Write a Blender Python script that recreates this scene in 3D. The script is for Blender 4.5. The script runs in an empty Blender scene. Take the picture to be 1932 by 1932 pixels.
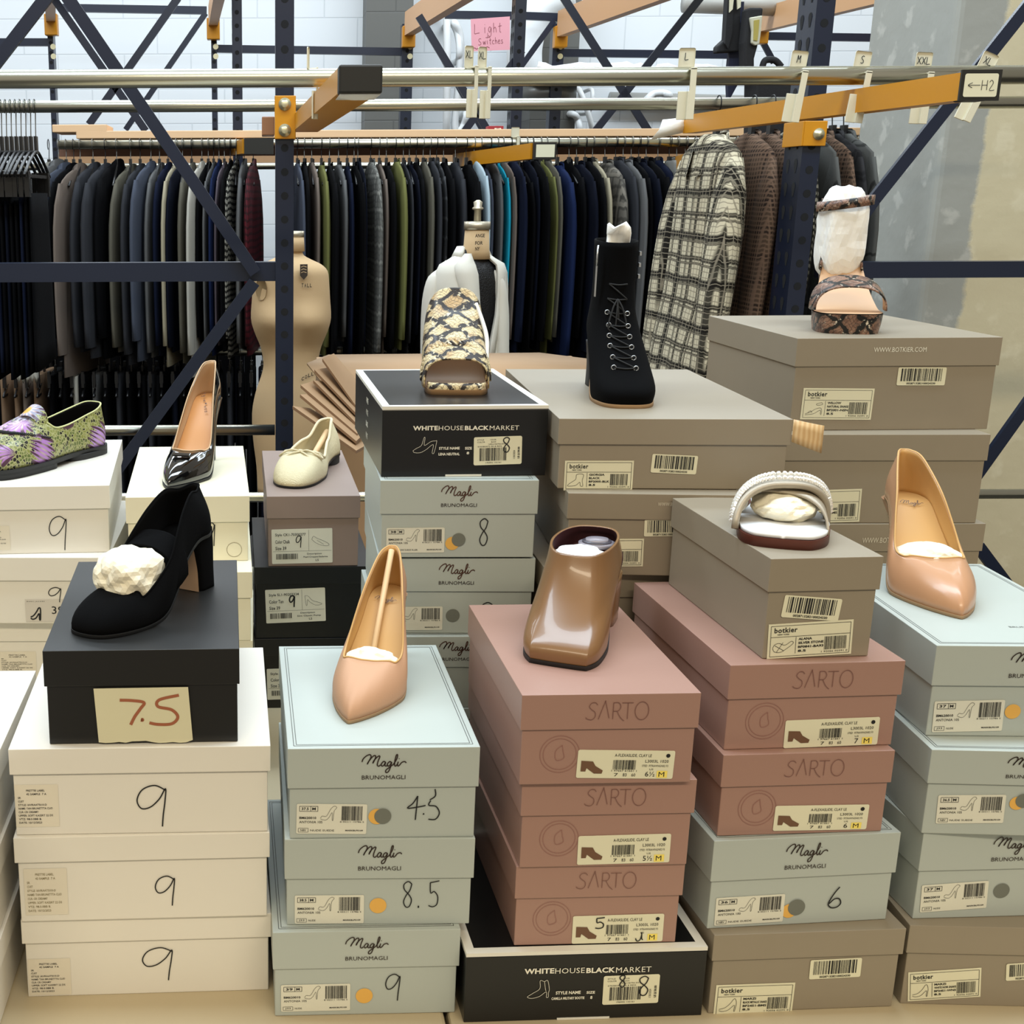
import bpy, bmesh, math, random
from mathutils import Vector, Matrix
sc = bpy.context.scene
PI = math.pi
# ------------------------------------------------------------------ camera, world, light
FOC, CX, PITCH, ROLL, HC = 2334.8, 489.6, 0.25095, -0.004445, 0.79196
cam_d = bpy.data.cameras.new('camera')
cam_d.sensor_width = 36.0
cam_d.lens = FOC / 1932 * 36.0
cam_d.shift_x = (966 - CX) / 1932
cam_d.clip_start = 0.02; cam_d.clip_end = 60
cam = bpy.data.objects.new('camera', cam_d)
sc.collection.objects.link(cam)
cam.matrix_world = Matrix.Translation((0, 0, HC)) @ Matrix.Rotation(PI / 2 - PITCH, 4, 'X') @ Matrix.Rotation(ROLL, 4, 'Z')
sc.camera = cam
w = bpy.data.worlds.new('world'); sc.world = w; w.use_nodes = True
w.node_tree.nodes['Background'].inputs[0].default_value = (1.0, 0.91, 0.76, 1)
w.node_tree.nodes['Background'].inputs[1].default_value = 0.44
sc.view_settings.view_transform = 'Standard'
sc.view_settings.look = 'None'
sc.view_settings.gamma = 1.0
sc.view_settings.exposure = 0.0
sc.view_settings.use_curve_mapping = False
sc.cycles.max_bounces = 6
sc.cycles.diffuse_bounces = 3
sc.cycles.glossy_bounces = 3
sc.cycles.sample_clamp_indirect = 6


def area(name, loc, sx, sy, power, col, rot=(0, 0, 0)):
    l = bpy.data.lights.new(name, 'AREA'); l.shape = 'RECTANGLE'; l.size = sx; l.size_y = sy
    l.energy = power; l.color = col
    o = bpy.data.objects.new(name, l); o.location = loc; o.rotation_euler = rot
    sc.collection.objects.link(o)
    return o


# the fluorescent rows under the warehouse ceiling
area('ceiling_light', (0.2, 1.5, 3.1), 5.0, 0.6, 150, (0.72, 0.87, 1.0))
area('ceiling_light', (0.6, 3.7, 3.1), 6.0, 0.6, 120, (0.76, 0.89, 1.0))
area('ceiling_light', (0.8, 6.3, 3.3), 8.0, 0.6, 205, (0.80, 0.91, 1.0))
area('ceiling_light', (0.2, -1.6, 3.1), 5.0, 0.5, 150, (1.0, 0.87, 0.64))

# ------------------------------------------------------------------ image geometry -> place
_c, _s = math.cos(ROLL), math.sin(ROLL)
_cp, _sp = math.cos(PITCH), math.sin(PITCH)
CAMP = Vector((0, 0, HC))


def ray(px, py):
    x, y = px - CX, py - 966
    x, y = _c * x + _s * y, -_s * x + _c * y
    return Vector((x, FOC * _cp - y * _sp, -FOC * _sp - y * _cp))


def at(px, py, Y):
    r = ray(px, py)
    return CAMP + r * (Y / r.y)


def atz(px, py, z):
    r = ray(px, py)
    return CAMP + r * ((z - HC) / r.z)


# ------------------------------------------------------------------ materials
def lin(c):
    c = c / 255.0
    return c / 12.92 if c <= 0.04045 else ((c + 0.055) / 1.055) ** 2.4


def rgb(h):
    if isinstance(h, str):
        return (lin(int(h[0:2], 16)), lin(int(h[2:4], 16)), lin(int(h[4:6], 16)), 1)
    return h


_mats = {}


def mat(name, col, rough=0.6, metal=0.0, spec=0.5, coat=0.0, bump=0.0, bscale=80.0, var=0.0, vscale=6.0, stretch=None, sheen=0.0, trans=0.0):
    if name in _mats:
        return _mats[name]
    m = bpy.data.materials.new(name); m.use_nodes = True
    nt = m.node_tree; b = nt.nodes['Principled BSDF']
    b.inputs['Base Color'].default_value = rgb(col)
    b.inputs['Roughness'].default_value = rough
    b.inputs['Metallic'].default_value = metal
    b.inputs['Specular IOR Level'].default_value = spec
    b.inputs['Coat Weight'].default_value = coat
    b.inputs['Coat Roughness'].default_value = 0.05
    b.inputs['Sheen Weight'].default_value = sheen
    if trans:
        b.inputs['Subsurface Weight'].default_value = trans
        b.inputs['Subsurface Radius'].default_value = (0.01, 0.01, 0.008)
    if bump or var:
        tc = nt.nodes.new('ShaderNodeTexCoord'); mp = nt.nodes.new('ShaderNodeMapping')
        nt.links.new(tc.outputs['Object'], mp.inputs[0])
        if stretch: mp.inputs['Scale'].default_value = stretch
    if bump:
        n = nt.nodes.new('ShaderNodeTexNoise'); n.inputs['Scale'].default_value = bscale
        n.inputs['Detail'].default_value = 4
        nt.links.new(mp.outputs[0], n.inputs['Vector'])
        bp = nt.nodes.new('ShaderNodeBump'); bp.inputs['Strength'].default_value = bump
        bp.inputs['Distance'].default_value = 0.004
        nt.links.new(n.outputs['Fac'], bp.inputs['Height'])
        nt.links.new(bp.outputs[0], b.inputs['Normal'])
    if var:
        n2 = nt.nodes.new('ShaderNodeTexNoise'); n2.inputs['Scale'].default_value = vscale
        n2.inputs['Detail'].default_value = 5
        nt.links.new(mp.outputs[0], n2.inputs['Vector'])
        mx = nt.nodes.new('ShaderNodeMix'); mx.data_type = 'RGBA'
        c = rgb(col)
        mx.inputs[6].default_value = tuple(max(0, v * (1 - var)) for v in c[:3]) + (1,)
        mx.inputs[7].default_value = tuple(min(1, v * (1 + var)) for v in c[:3]) + (1,)
        nt.links.new(n2.outputs['Fac'], mx.inputs[0])
        nt.links.new(mx.outputs[2], b.inputs['Base Color'])
    _mats[name] = m
    return m


class NT:
    """small helper to write node trees"""
    def __init__(s, name, rough=0.6, spec=0.5, coat=0.0):
        s.m = bpy.data.materials.new(name); s.m.use_nodes = True
        s.t = s.m.node_tree; s.b = s.t.nodes['Principled BSDF']
        s.b.inputs['Roughness'].default_value = rough
        s.b.inputs['Specular IOR Level'].default_value = spec
        s.b.inputs['Coat Weight'].default_value = coat
        tc = s.n('ShaderNodeTexCoord'); s.obj = tc.outputs['Object']

    def n(s, typ, **kw):
        x = s.t.nodes.new(typ)
        for k, v in kw.items(): setattr(x, k, v)
        return x

    def l(s, a, b): s.t.links.new(a, b)

    def math(s, op, a, b=None, c=None):
        x = s.n('ShaderNodeMath', operation=op)
        for i, v in enumerate((a, b, c)):
            if v is None: continue
            if isinstance(v, (int, float)): x.inputs[i].default_value = v
            else: s.l(v, x.inputs[i])
        return x.outputs[0]

    def mix(s, f, a, b):
        x = s.n('ShaderNodeMix', data_type='RGBA')
        for i, v in ((0, f), (6, a), (7, b)):
            if isinstance(v, (int, float)): x.inputs[i].default_value = v
            elif isinstance(v, str): x.inputs[i].default_value = rgb(v)
            else: s.l(v, x.inputs[i])
        return x.outputs[2]

    def tex(s, typ, scale, vec=None, **kw):
        x = s.n(typ)
        x.inputs['Scale'].default_value = scale
        for k, v in kw.items():
            if k in ('feature', 'distance'): setattr(x, k, v)
            else: x.inputs[k].default_value = v
        s.l(vec if vec is not None else s.obj, x.inputs['Vector'])
        return x

    def mapping(s, scale=(1, 1, 1), rot=(0, 0, 0), vec=None):
        x = s.n('ShaderNodeMapping'); x.inputs['Scale'].default_value = scale; x.inputs['Rotation'].default_value = rot
        s.l(vec if vec is not None else s.obj, x.inputs[0]); return x.outputs[0]

    def step(s, v, t, soft=0.02):
        x = s.n('ShaderNodeMapRange'); x.inputs[1].default_value = t - soft; x.inputs[2].default_value = t + soft
        s.l(v, x.inputs[0]); return x.outputs[0]

    def bump(s, h, strength=0.3, dist=0.002):
        x = s.n('ShaderNodeBump'); x.inputs['Strength'].default_value = strength; x.inputs['Distance'].default_value = dist
        s.l(h, x.inputs['Height']); s.l(x.outputs[0], s.b.inputs['Normal'])

    def out(s, col):
        s.l(col, s.b.inputs['Base Color']); return s.m


INK = mat('ink', '141414', 0.7)
PAPER = mat('label_paper', 'dcd8bc', 0.6)
PAPERW = mat('label_white', 'd8d6c6', 0.6)
YEL = mat('dot_yellow', 'e0ac52', 0.6)
GREYDOT = mat('dot_grey', '6c6f66', 0.6)
NAVY = mat('navy_steel', '101a2e', 0.35, 0.0, 0.5, bump=0.02, bscale=60)
HOLE = mat('hole_dark', '08090c', 0.9)
MUSTARD = mat('mustard_steel', 'c48410', 0.38)
STEEL = mat('galvanised_steel', 'c4c3b4', 0.28, 1.0)
BOLT = mat('zinc_bolt', 'd8d2b0', 0.35, 0.8)
BLACKP = mat('black_plastic', '15140f', 0.5)
CARD = mat('cardboard', 'a58563', 0.85, var=0.08, vscale=12)
CARDD = mat('cardboard_edge', '7d6046', 0.9)
TISSUE = mat('tissue_paper', 'efe7cf', 0.8, bump=0.25, bscale=60, trans=0.25)
TISSUEW = mat('tissue_white', 'f0eee8', 0.8, bump=0.25, bscale=60, trans=0.25)


# ------------------------------------------------------------------ mesh builder
class MB:
    def __init__(s): s.v = []; s.f = []; s.m = []; s.mats = []; s.smooth = []

    def mi(s, m):
        if m is None: return 0
        if m not in s.mats: s.mats.append(m)
        return s.mats.index(m)

    def add(s, vs, fs, m=None, smooth=False):
        b = len(s.v); s.v += [tuple(v) for v in vs]; k = s.mi(m)
        for f in fs:
            s.f.append([b + i for i in f]); s.m.append(k); s.smooth.append(smooth)

    def box(s, x0, x1, y0, y1, z0, z1, m=None, M=None):
        vs = [Vector((x, y, z)) for z in (z0, z1) for y in (y0, y1) for x in (x0, x1)]
        if M is not None: vs = [M @ v for v in vs]
        s.add(vs, [(0, 2, 3, 1), (4, 5, 7, 6), (0, 1, 5, 4), (2, 6, 7, 3), (0, 4, 6, 2), (1, 3, 7, 5)], m)

    def bar(s, a, b, w, h, m=None, up=(0, 0, 1), roll=None):
        """rectangular bar from a to b; w across, h along up"""
        a, b = Vector(a), Vector(b); d = (b - a)
        L = d.length; d.normalize(); u = Vector(up); u = (u - d * u.dot(d)).normalized(); r = d.cross(u)
        M = Matrix((r, d, u)).transposed().to_4x4(); M.translation = a
        s.box(-w / 2, w / 2, 0, L, -h / 2, h / 2, m, M)

    def tube(s, pts, r, m=None, n=8, caps=True, flat=1.0):
        pts = [Vector(p) for p in pts]; rs = r if isinstance(r, (list, tuple)) else [r] * len(pts)
        vs = []; up = None
        for i, p in enumerate(pts):
            d = (pts[min(i + 1, len(pts) - 1)] - pts[max(i - 1, 0)]).normalized()
            if up is None: up = Vector((0, 0, 1)) if abs(d.z) < 0.9 else Vector((1, 0, 0))
            x = d.cross(up).normalized(); up = x.cross(d).normalized()
            for k in range(n):
                t = 2 * PI * k / n
                vs.append(p + x * math.cos(t) * rs[i] + up * math.sin(t) * rs[i] * flat)
        fs = [(i * n + k, i * n + (k + 1) % n, (i + 1) * n + (k + 1) % n, (i + 1) * n + k) for i in range(len(pts) - 1) for k in range(n)]
        if caps: fs += [tuple(range(n))[::-1], tuple((len(pts) - 1) * n + k for k in range(n))]
        s.add(vs, fs, m, True)

    def grid(s, rows, m=None, cu=False, smooth=True, capa=False, capb=False):
        """rows: list of equally long point lists"""
        n = len(rows[0]); vs = [p for r in rows for p in r]
        e = n if cu else n - 1
        fs = [(i * n + k, i * n + (k + 1) % n, (i + 1) * n + (k + 1) % n, (i + 1) * n + k) for i in range(len(rows) - 1) for k in range(e)]
        if capa: fs.append(tuple(range(n))[::-1])
        if capb: fs.append(tuple((len(rows) - 1) * n + k for k in range(n)))
        s.add(vs, fs, m, smooth)

    def lathe(s, prof, m=None, n=24, c=(0, 0, 0), sx=1, sy=1, caps=True):
        rows = [[Vector((c[0] + r * sx * math.cos(2 * PI * k / n), c[1] + r * sy * math.sin(2 * PI * k / n), c[2] + z)) for k in range(n)] for r, z in prof]
        s.grid(rows, m, True, True, caps, caps)

    def poly(s, pts, m=None, smooth=False): s.add(pts, [tuple(range(len(pts)))], m, smooth)

    def disc(s, c, r, M, m, n=24):
        s.poly([M @ Vector((c[0] + r * math.cos(2 * PI * k / n), c[1] + r * math.sin(2 * PI * k / n), c[2])) for k in range(n)], m)

    def ribbon(s, pts, w, M, m, z=0.0):
        """flat pen stroke in the xy plane of M"""
        P = [Vector((p[0], p[1])) for p in pts]
        if len(P) < 2: return
        vs = []
        for i, p in enumerate(P):
            d = (P[min(i + 1, len(P) - 1)] - P[max(i - 1, 0)])
            if d.length < 1e-9: d = Vector((1, 0))
            d.normalize(); nrm = Vector((-d.y, d.x))
            vs += [M @ Vector((p.x + nrm.x * w / 2, p.y + nrm.y * w / 2, z)), M @ Vector((p.x - nrm.x * w / 2, p.y - nrm.y * w / 2, z))]
        s.add(vs, [(2 * i, 2 * i + 1, 2 * i + 3, 2 * i + 2) for i in range(len(P) - 1)], m)

    def build(s, name, m=None, parent=None, smooth=None, merge=False):
        me = bpy.data.meshes.new(name)
        me.from_pydata(s.v, [], s.f)
        ms = s.mats if s.mats else ([m] if m else [])
        for x in ms: me.materials.append(x)
        me.polygons.foreach_set('material_index', s.m)
        me.polygons.foreach_set('use_smooth', [bool(x) if smooth is None else smooth for x in s.smooth])
        me.update()
        if merge:
            bm = bmesh.new(); bm.from_mesh(me); bmesh.ops.remove_doubles(bm, verts=bm.verts, dist=1e-5)
            bmesh.ops.recalc_face_normals(bm, faces=bm.faces); bm.to_mesh(me); bm.free()
        o = bpy.data.objects.new(name, me); sc.collection.objects.link(o)
        if parent is not None: o.parent = parent
        return o


def empty(name, loc, rz=0.0, label=None, cat=None, group=None):
    o = bpy.data.objects.new(name, None); sc.collection.objects.link(o)
    o.empty_display_size = 0.02
    o.location = loc; o.rotation_euler = (0, 0, rz)
    return tag(o, label, cat, group)


def tag(o, label=None, cat=None, group=None, kind=None):
    if label: o['label'] = label
    if cat: o['category'] = cat
    if group: o['group'] = group
    if kind: o['kind'] = kind
    return o


def bevel(o, w=0.001, seg=2, angle=0.6):
    b = o.modifiers.new('bevel', 'BEVEL'); b.width = w; b.segments = seg; b.limit_method = 'ANGLE'; b.angle_limit = angle
    return o


def solid(o, t, off=0.0, inner=None, rim=None):
    b = o.modifiers.new('thickness', 'SOLIDIFY'); b.thickness = t; b.offset = off; b.use_even_offset = False
    if inner is not None: b.material_offset = inner
    if rim is not None: b.material_offset_rim = rim
    return o


def subsurf(o, n=1):
    b = o.modifiers.new('subdivision', 'SUBSURF'); b.levels = n; b.render_levels = n
    return o


def cr(pts, m=6, closed=False):
    """Catmull-Rom through points (any dimension)"""
    P = [tuple(p) for p in pts]; n = len(P); out = []
    D = len(P[0])
    for i in range(n if closed else n - 1):
        if closed: a, b, c, d = P[(i - 1) % n], P[i], P[(i + 1) % n], P[(i + 2) % n]
        else: a, b, c, d = P[max(i - 1, 0)], P[i], P[i + 1], P[min(i + 2, n - 1)]
        for k in range(m):
            t = k / m
            out.append(tuple(0.5 * (2 * b[j] + (c[j] - a[j]) * t + (2 * a[j] - 5 * b[j] + 4 * c[j] - d[j]) * t * t + (3 * b[j] - a[j] - 3 * c[j] + d[j]) * t ** 3) for j in range(D)))
    if not closed: out.append(P[-1])
    return out


# ------------------------------------------------------------------ lettering
_txt = {}


def text_mesh(s, bold=0.0, space=1.0):
    k = (s, bold, space)
    if k in _txt: return _txt[k]
    c = bpy.data.curves.new('lettering', 'FONT'); c.body = s; c.size = 1.0; c.resolution_u = 2
    c.offset = bold; c.space_character = space
    o = bpy.data.objects.new('lettering', c); sc.collection.objects.link(o)
    dg = bpy.context.evaluated_depsgraph_get(); dg.update()
    me = o.evaluated_get(dg).to_mesh()
    vs = [(v.co.x, v.co.y) for v in me.vertices]; fs = [tuple(p.vertices) for p in me.polygons]
    o.evaluated_get(dg).to_mesh_clear()
    bpy.data.objects.remove(o); bpy.data.curves.remove(c)
    x0 = min((v[0] for v in vs), default=0); x1 = max((v[0] for v in vs), default=1)
    y0 = min((v[1] for v in vs), default=0); y1 = max((v[1] for v in vs), default=1)
    _txt[k] = (vs, fs, x0, x1, y0, y1)
    return _txt[k]


def put_text(mb, s, M, x, y, w, h, m, bold=0.0, space=1.0, z=0.0004):
    """text filling the rectangle x,y,w,h (h = glyph box height); w None keeps the aspect"""
    vs, fs, x0, x1, y0, y1 = text_mesh(s, bold, space)
    if not vs: return
    sy = h / (y1 - y0); sx = sy if w is None else w / (x1 - x0)
    mb.add([M @ Vector((x + (a - x0) * sx, y + (b - y0) * sy, z)) for a, b in vs], fs, m)


# hand drawn strokes in a unit box (x right, y up)
ST = {
    '9': [[(.95, .88), (.6, 1.0), (.2, .9), (.02, .65), (.15, .45), (.45, .48), (.75, .68), (.95, .92), (.92, .6), (.86, .3), (.82, 0)]],
    '8': [[(.85, .9), (.55, 1.0), (.2, .88), (.25, .68), (.6, .5), (.85, .28), (.7, .03), (.4, .0), (.2, .2), (.4, .45), (.7, .65), (.85, .9)]],
    '6': [[(.75, 1.0), (.45, .75), (.15, .4), (.05, .15), (.3, .0), (.7, .02), (.95, .2), (.8, .42), (.45, .42), (.1, .2)]],
    '5': [[(.25, .95), (.3, .55), (.6, .6), (.9, .4), (.85, .1), (.5, .0), (.15, .05)], [(.25, .95), (.6, .98), (1, 1.02)]],
    '5b': [[(1, 1.0), (.35, .85), (.3, .62), (.75, .5), (.95, .25), (.75, .02), (.3, .0), (0, .06)]],
    '7': [[(0, .92), (.5, .9), (1, .82), (.85, .6), (.6, .3), (.42, 0)]],
    '4': [[(.55, 1.0), (.3, .7), (0, .5), (.5, .53), (1, .6)], [(.55, 1.0), (.5, .5), (.45, 0)]],
    '.': [[(0.0, .02), (.1, .03), (.16, .0), (.08, -.03), (0, .02)]],
    'L': [[(.1, 1), (.08, .5), (.05, .02), (.5, .03), (.95, .06)]],
    'M': [[(0, 0), (.1, .5), (.15, 1), (.45, .45), (.8, 1), (.85, .5), (.95, 0)]],
    'S': [[(.85, .9), (.55, 1), (.2, .85), (.3, .6), (.7, .4), (.75, .12), (.4, 0), (.05, .1)]],
    'X': [[(0, 1), (.5, .5), (1, 0)], [(.95, 1), (.5, .5), (.05, 0)]],
    'H': [[(.05, 1), (.05, 0)], [(.9, 1), (.9, 0)], [(.05, .5), (.9, .5)]],
    'i': [[(.5, .6), (.5, .0)], [(.5, .85), (.52, .9)]],
    'g': [[(.8, .5), (.4, .6), (.15, .3), (.5, .05), (.8, .5), (.75, -.2), (.4, -.4), (.1, -.25)]],
    'h': [[(.2, 1), (.2, 0)], [(.2, .35), (.5, .55), (.75, .35), (.8, 0)]],
    't': [[(.5, .95), (.45, .1), (.75, .0)], [(.1, .6), (.9, .65)]],
    'w': [[(0, .5), (.2, 0), (.45, .45), (.7, 0), (1, .55)]],
    'c': [[(.85, .5), (.4, .55), (.15, .25), (.4, 0), (.9, .05)]],
    'e': [[(.15, .3), (.8, .35), (.6, .58), (.2, .45), (.15, .12), (.5, 0), (.9, .1)]],
    's': [[(.8, .5), (.35, .55), (.3, .35), (.75, .2), (.6, 0), (.1, .05)]],
    '-': [[(0, .5), (1, .5)]],
    '<': [[(1, .5), (0, .5)], [(.35, .8), (0, .5), (.35, .2)]],
}
MAGLI = [
    [(.0, .62), (.03, .78), (.12, .94), (.2, .98), (.22, .85), (.16, .62), (.13, .5), (.17, .66), (.27, .9), (.33, .93), (.33, .8), (.27, .55), (.3, .7), (.4, .9), (.44, .88), (.40, .66), (.38, .46), (.42, .4), (.46, .47)],
    [(.58, .62), (.53, .63), (.48, .5), (.5, .4), (.55, .46), (.585, .6), (.57, .45), (.6, .4), (.64, .47)],
    [(.73, .6), (.68, .62), (.63, .5), (.65, .4), (.7, .46), (.735, .6), (.71, .35), (.66, .12), (.6, .08), (.6, .2), (.7, .36), (.78, .48)],
    [(.78, .48), (.86, .75), (.88, .95), (.85, .95), (.82, .7), (.81, .45), (.84, .4), (.88, .5)],
    [(.9, .62), (.88, .46), (.9, .4), (.94, .46), (.99, .58), (1.06, .62), (1.1, .55)],
    [(.915, .76), (.925, .78)],
]
SARTO = [
    (0, [[(.9, .86), (.7, 1), (.35, .97), (.18, .76), (.4, .58), (.7, .42), (.72, .15), (.45, -.02), (.05, .02), (-.1, .12)]]),
    (1.0, [[(-.1, 0), (.4, 1.0), (.48, 1.0), (.85, .05)]]),
    (2.0, [[(.05, 0), (.05, 1)], [(.05, .98), (.5, .98), (.7, .74), (.5, .5), (.05, .48)], [(.38, .48), (.7, .1), (1.05, -.12)]]),
    (2.85, [[(-.15, .97), (.85, .97)], [(.38, .97), (.38, 0)]]),
    (3.75, [[(.62 + .6 * math.cos(a * PI / 12), .48 + .54 * math.sin(a * PI / 12)) for a in range(25)]]),
]


def strokes(mb, sts, M, x, y, w, h, pen, m, z=0.0004, smooth=True):
    for st in sts:
        P = cr(st, 6) if smooth and len(st) > 2 else st
        mb.ribbon([(x + a * w, y + b * h) for a, b in P], pen, M, m, z)


def hand(mb, word, M, x, y, h, pen, m, aspect=0.62, gap=0.18, z=0.0004):
    for ch in word:
        key = ch
        if ch == ' ': x += h * 0.4; continue
        wd = h * (0.12 if ch == '.' else aspect)
        strokes(mb, ST[key], M, x, y, wd, h, pen, m, z)
        x += wd + h * gap
    return x


def barcode(mb, M, x, y, w, h, m, seed=1, z=0.0004):
    R = random.Random(seed); u = 0.0
    while u < 1:
        b = R.choice((.012, .012, .022, .035)); g = R.choice((.012, .018, .028))
        if u + b > 1: break
        mb.poly([M @ Vector((x + u * w, y, z)), M @ Vector((x + (u + b) * w, y, z)), M @ Vector((x + (u + b) * w, y + h, z)), M @ Vector((x + u * w, y + h, z))], m)
        u += b + g


def rrect(mb, M, x, y, w, h, r, m, z=0.0, th=0.0):
    P = []
    for cx_, cy_, a0 in ((x + w - r, y + r, -90), (x + w - r, y + h - r, 0), (x + r, y + h - r, 90), (x + r, y + r, 180)):
        for k in range(5):
            a = math.radians(a0 + k * 22.5)
            P.append((cx_ + r * math.cos(a), cy_ + r * math.sin(a)))
    mb.poly([M @ Vector((p[0], p[1], z)) for p in P], m)
    if th:
        n = len(P)
        mb.add([M @ Vector((p[0], p[1], z)) for p in P] + [M @ Vector((p[0], p[1], z - th)) for p in P], [(k, n + k, n + (k + 1) % n, (k + 1) % n) for k in range(n)], m)


def frame_rect(mb, M, x, y, w, h, pen, m, z=0.0004):
    for a, b in (((x, y), (x + w, y)), ((x + w, y), (x + w, y + h)), ((x + w, y + h), (x, y + h)), ((x, y + h), (x, y))):
        mb.ribbon([a, b], pen, M, m, z)
# ------------------------------------------------------------------ shell of the room and the tables
def simple(name, m, boxes, parent=None, kind=None, label=None, cat=None, bev=0):
    mb = MB()
    for b in boxes: mb.box(*b, m)
    o = mb.build(name, None, parent)
    if bev: bevel(o, bev)
    return tag(o, label, cat, None, kind)


def block_wall(name, base, joint, rough=0.55):
    t = NT(name, rough)
    sep = t.n('ShaderNodeSeparateXYZ'); t.l(t.obj, sep.inputs[0])
    cmb = t.n('ShaderNodeCombineXYZ'); t.l(sep.outputs[0], cmb.inputs[0]); t.l(sep.outputs[2], cmb.inputs[1])
    br = t.n('ShaderNodeTexBrick'); br.inputs['Scale'].default_value = 1.0
    br.inputs['Mortar Size'].default_value = 0.005; br.inputs['Mortar Smooth'].default_value = 0.6
    br.inputs['Brick Width'].default_value = 0.406; br.inputs['Row Height'].default_value = 0.203
    br.inputs['Bias'].default_value = 0
    t.l(cmb.outputs[0], br.inputs['Vector'])
    br.inputs['Color1'].default_value = rgb(base); br.inputs['Color2'].default_value = rgb(base); br.inputs['Mortar'].default_value = rgb(joint)
    t.bump(t.math('SUBTRACT', 1.0, br.outputs['Fac']), 0.3, 0.004)
    return t.out(br.outputs['Color'])


FZ = -0.76
WALLM = block_wall('painted_block', 'e6ebef', 'd3d9de')
GREYW = block_wall('grey_block', '62625e', '555552')
YW = 8.0
simple('floor', mat('floor_concrete', '3a3733', 0.7, var=0.2), [(-8, 9, -2, YW, FZ - 0.1, FZ)], kind='structure')
simple('wall_back', WALLM, [(-8, 9, YW, YW + 0.2, FZ, 3.6)], kind='structure')
for i, (a, b) in enumerate(((690, 778), (1005, 1092))):
    p, q = at(a, 100, YW - 0.25), at(b, 100, YW - 0.25)
    simple('trim_%d' % (i + 1), GREYW, [(p.x, q.x, YW - 0.25, YW - 0.001, FZ, 3.6)], kind='structure', label='grey painted wall pier behind the racks', cat='wall pier')
# concrete column at the right, grey on its left side and beige on its front
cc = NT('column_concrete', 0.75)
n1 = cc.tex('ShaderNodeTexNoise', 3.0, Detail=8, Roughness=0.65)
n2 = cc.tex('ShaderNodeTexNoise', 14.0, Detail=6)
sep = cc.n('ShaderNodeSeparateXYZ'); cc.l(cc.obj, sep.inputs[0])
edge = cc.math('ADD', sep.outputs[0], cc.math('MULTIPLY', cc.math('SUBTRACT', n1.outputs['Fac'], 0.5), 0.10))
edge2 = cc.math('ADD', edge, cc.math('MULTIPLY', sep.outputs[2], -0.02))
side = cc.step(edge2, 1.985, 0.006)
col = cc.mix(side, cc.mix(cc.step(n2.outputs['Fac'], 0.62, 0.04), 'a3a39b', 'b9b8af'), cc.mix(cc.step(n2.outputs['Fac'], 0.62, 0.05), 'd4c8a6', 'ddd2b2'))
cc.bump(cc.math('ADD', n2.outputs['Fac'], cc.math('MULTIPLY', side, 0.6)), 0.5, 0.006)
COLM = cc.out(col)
YC = 3.55
p0 = at(1752, 110, YC + 0.12)
mbc = MB(); mbc.box(p0.x + 0.0, p0.x + 1.2, YC, YC + 0.5, FZ, 3.6, COLM)
oc = mbc.build('column_1'); bevel(oc, 0.02, 3)
tag(oc, 'thick concrete column, grey and beige patchy paint, right of the racks', 'column', kind='structure')

TABM = mat('table_laminate', 'b5a688', 0.45, var=0.04, vscale=3)
for nm, x0, x1, lb in (('folding_table', -0.95, 0.182, 'beige laminate table top under the white and pale blue boxes'),
                       ('folding_table', 0.186, 1.55, 'beige laminate table top under the pink and taupe boxes')):
    e = empty(nm, (0, 0, FZ), 0, lb, 'table', 'display tables pushed edge to edge')
    mb = MB(); mb.box(x0, x1, 0.80, 2.24, -FZ - 0.035, -FZ, TABM); bevel(mb.build('table_top', None, e), 0.004)
    for lx in (x0 + 0.06, x1 - 0.06):
        for ly in (0.9, 2.14):
            mb = MB(); mb.tube([(lx, ly, 0), (lx, ly, -FZ - 0.036)], 0.016, mat('leg_grey', '55565a', 0.4, 0.6)); mb.build('leg', None, e)

# ------------------------------------------------------------------ shoe boxes
WHITE = mat('white_board', 'e0dbd0', 0.42, var=0.02, vscale=9)
CREAM = mat('cream_board', 'e6dfc4', 0.4)
MAG = mat('pale_blue_board', 'adb4ae', 0.42)
SAR = mat('rose_board', '9f7c6f', 0.36, bump=0.02, bscale=300)
BOTK = mat('taupe_board', '8e8371', 0.45, var=0.03, vscale=30)
BLKM = mat('black_matt_board', '161513', 0.42)
BLKG = mat('black_gloss_board', '0a0a0b', 0.3)
TAUPE = mat('mauve_taupe_board', '8d7a70', 0.45)
TRIMW = mat('white_trim', 'dedbd0', 0.5)
LINE = mat('rim_line', '5a5c58', 0.6)
LOGO = mat('logo_brown', '4a2a1c', 0.5)
LOGOD = mat('logo_dark', '2a1a12', 0.5)
EMB = mat('emboss_rose', '93695f', 0.4)
EMBD = mat('emboss_line', '775048', 0.45)
OFFW = mat('print_white', 'e4e0d0', 0.5)
LIGHTPR = mat('print_taupe_light', 'd8d0bc', 0.5)
FADED = mat('print_faded', '8b8060', 0.7)
PIC = mat('picture_brown', '6b4c36', 0.6)
HIL = mat('highlighter', 'f0da6a', 0.6)
STRIP = mat('faded_tape', 'dcd4c2', 0.5)


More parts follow.
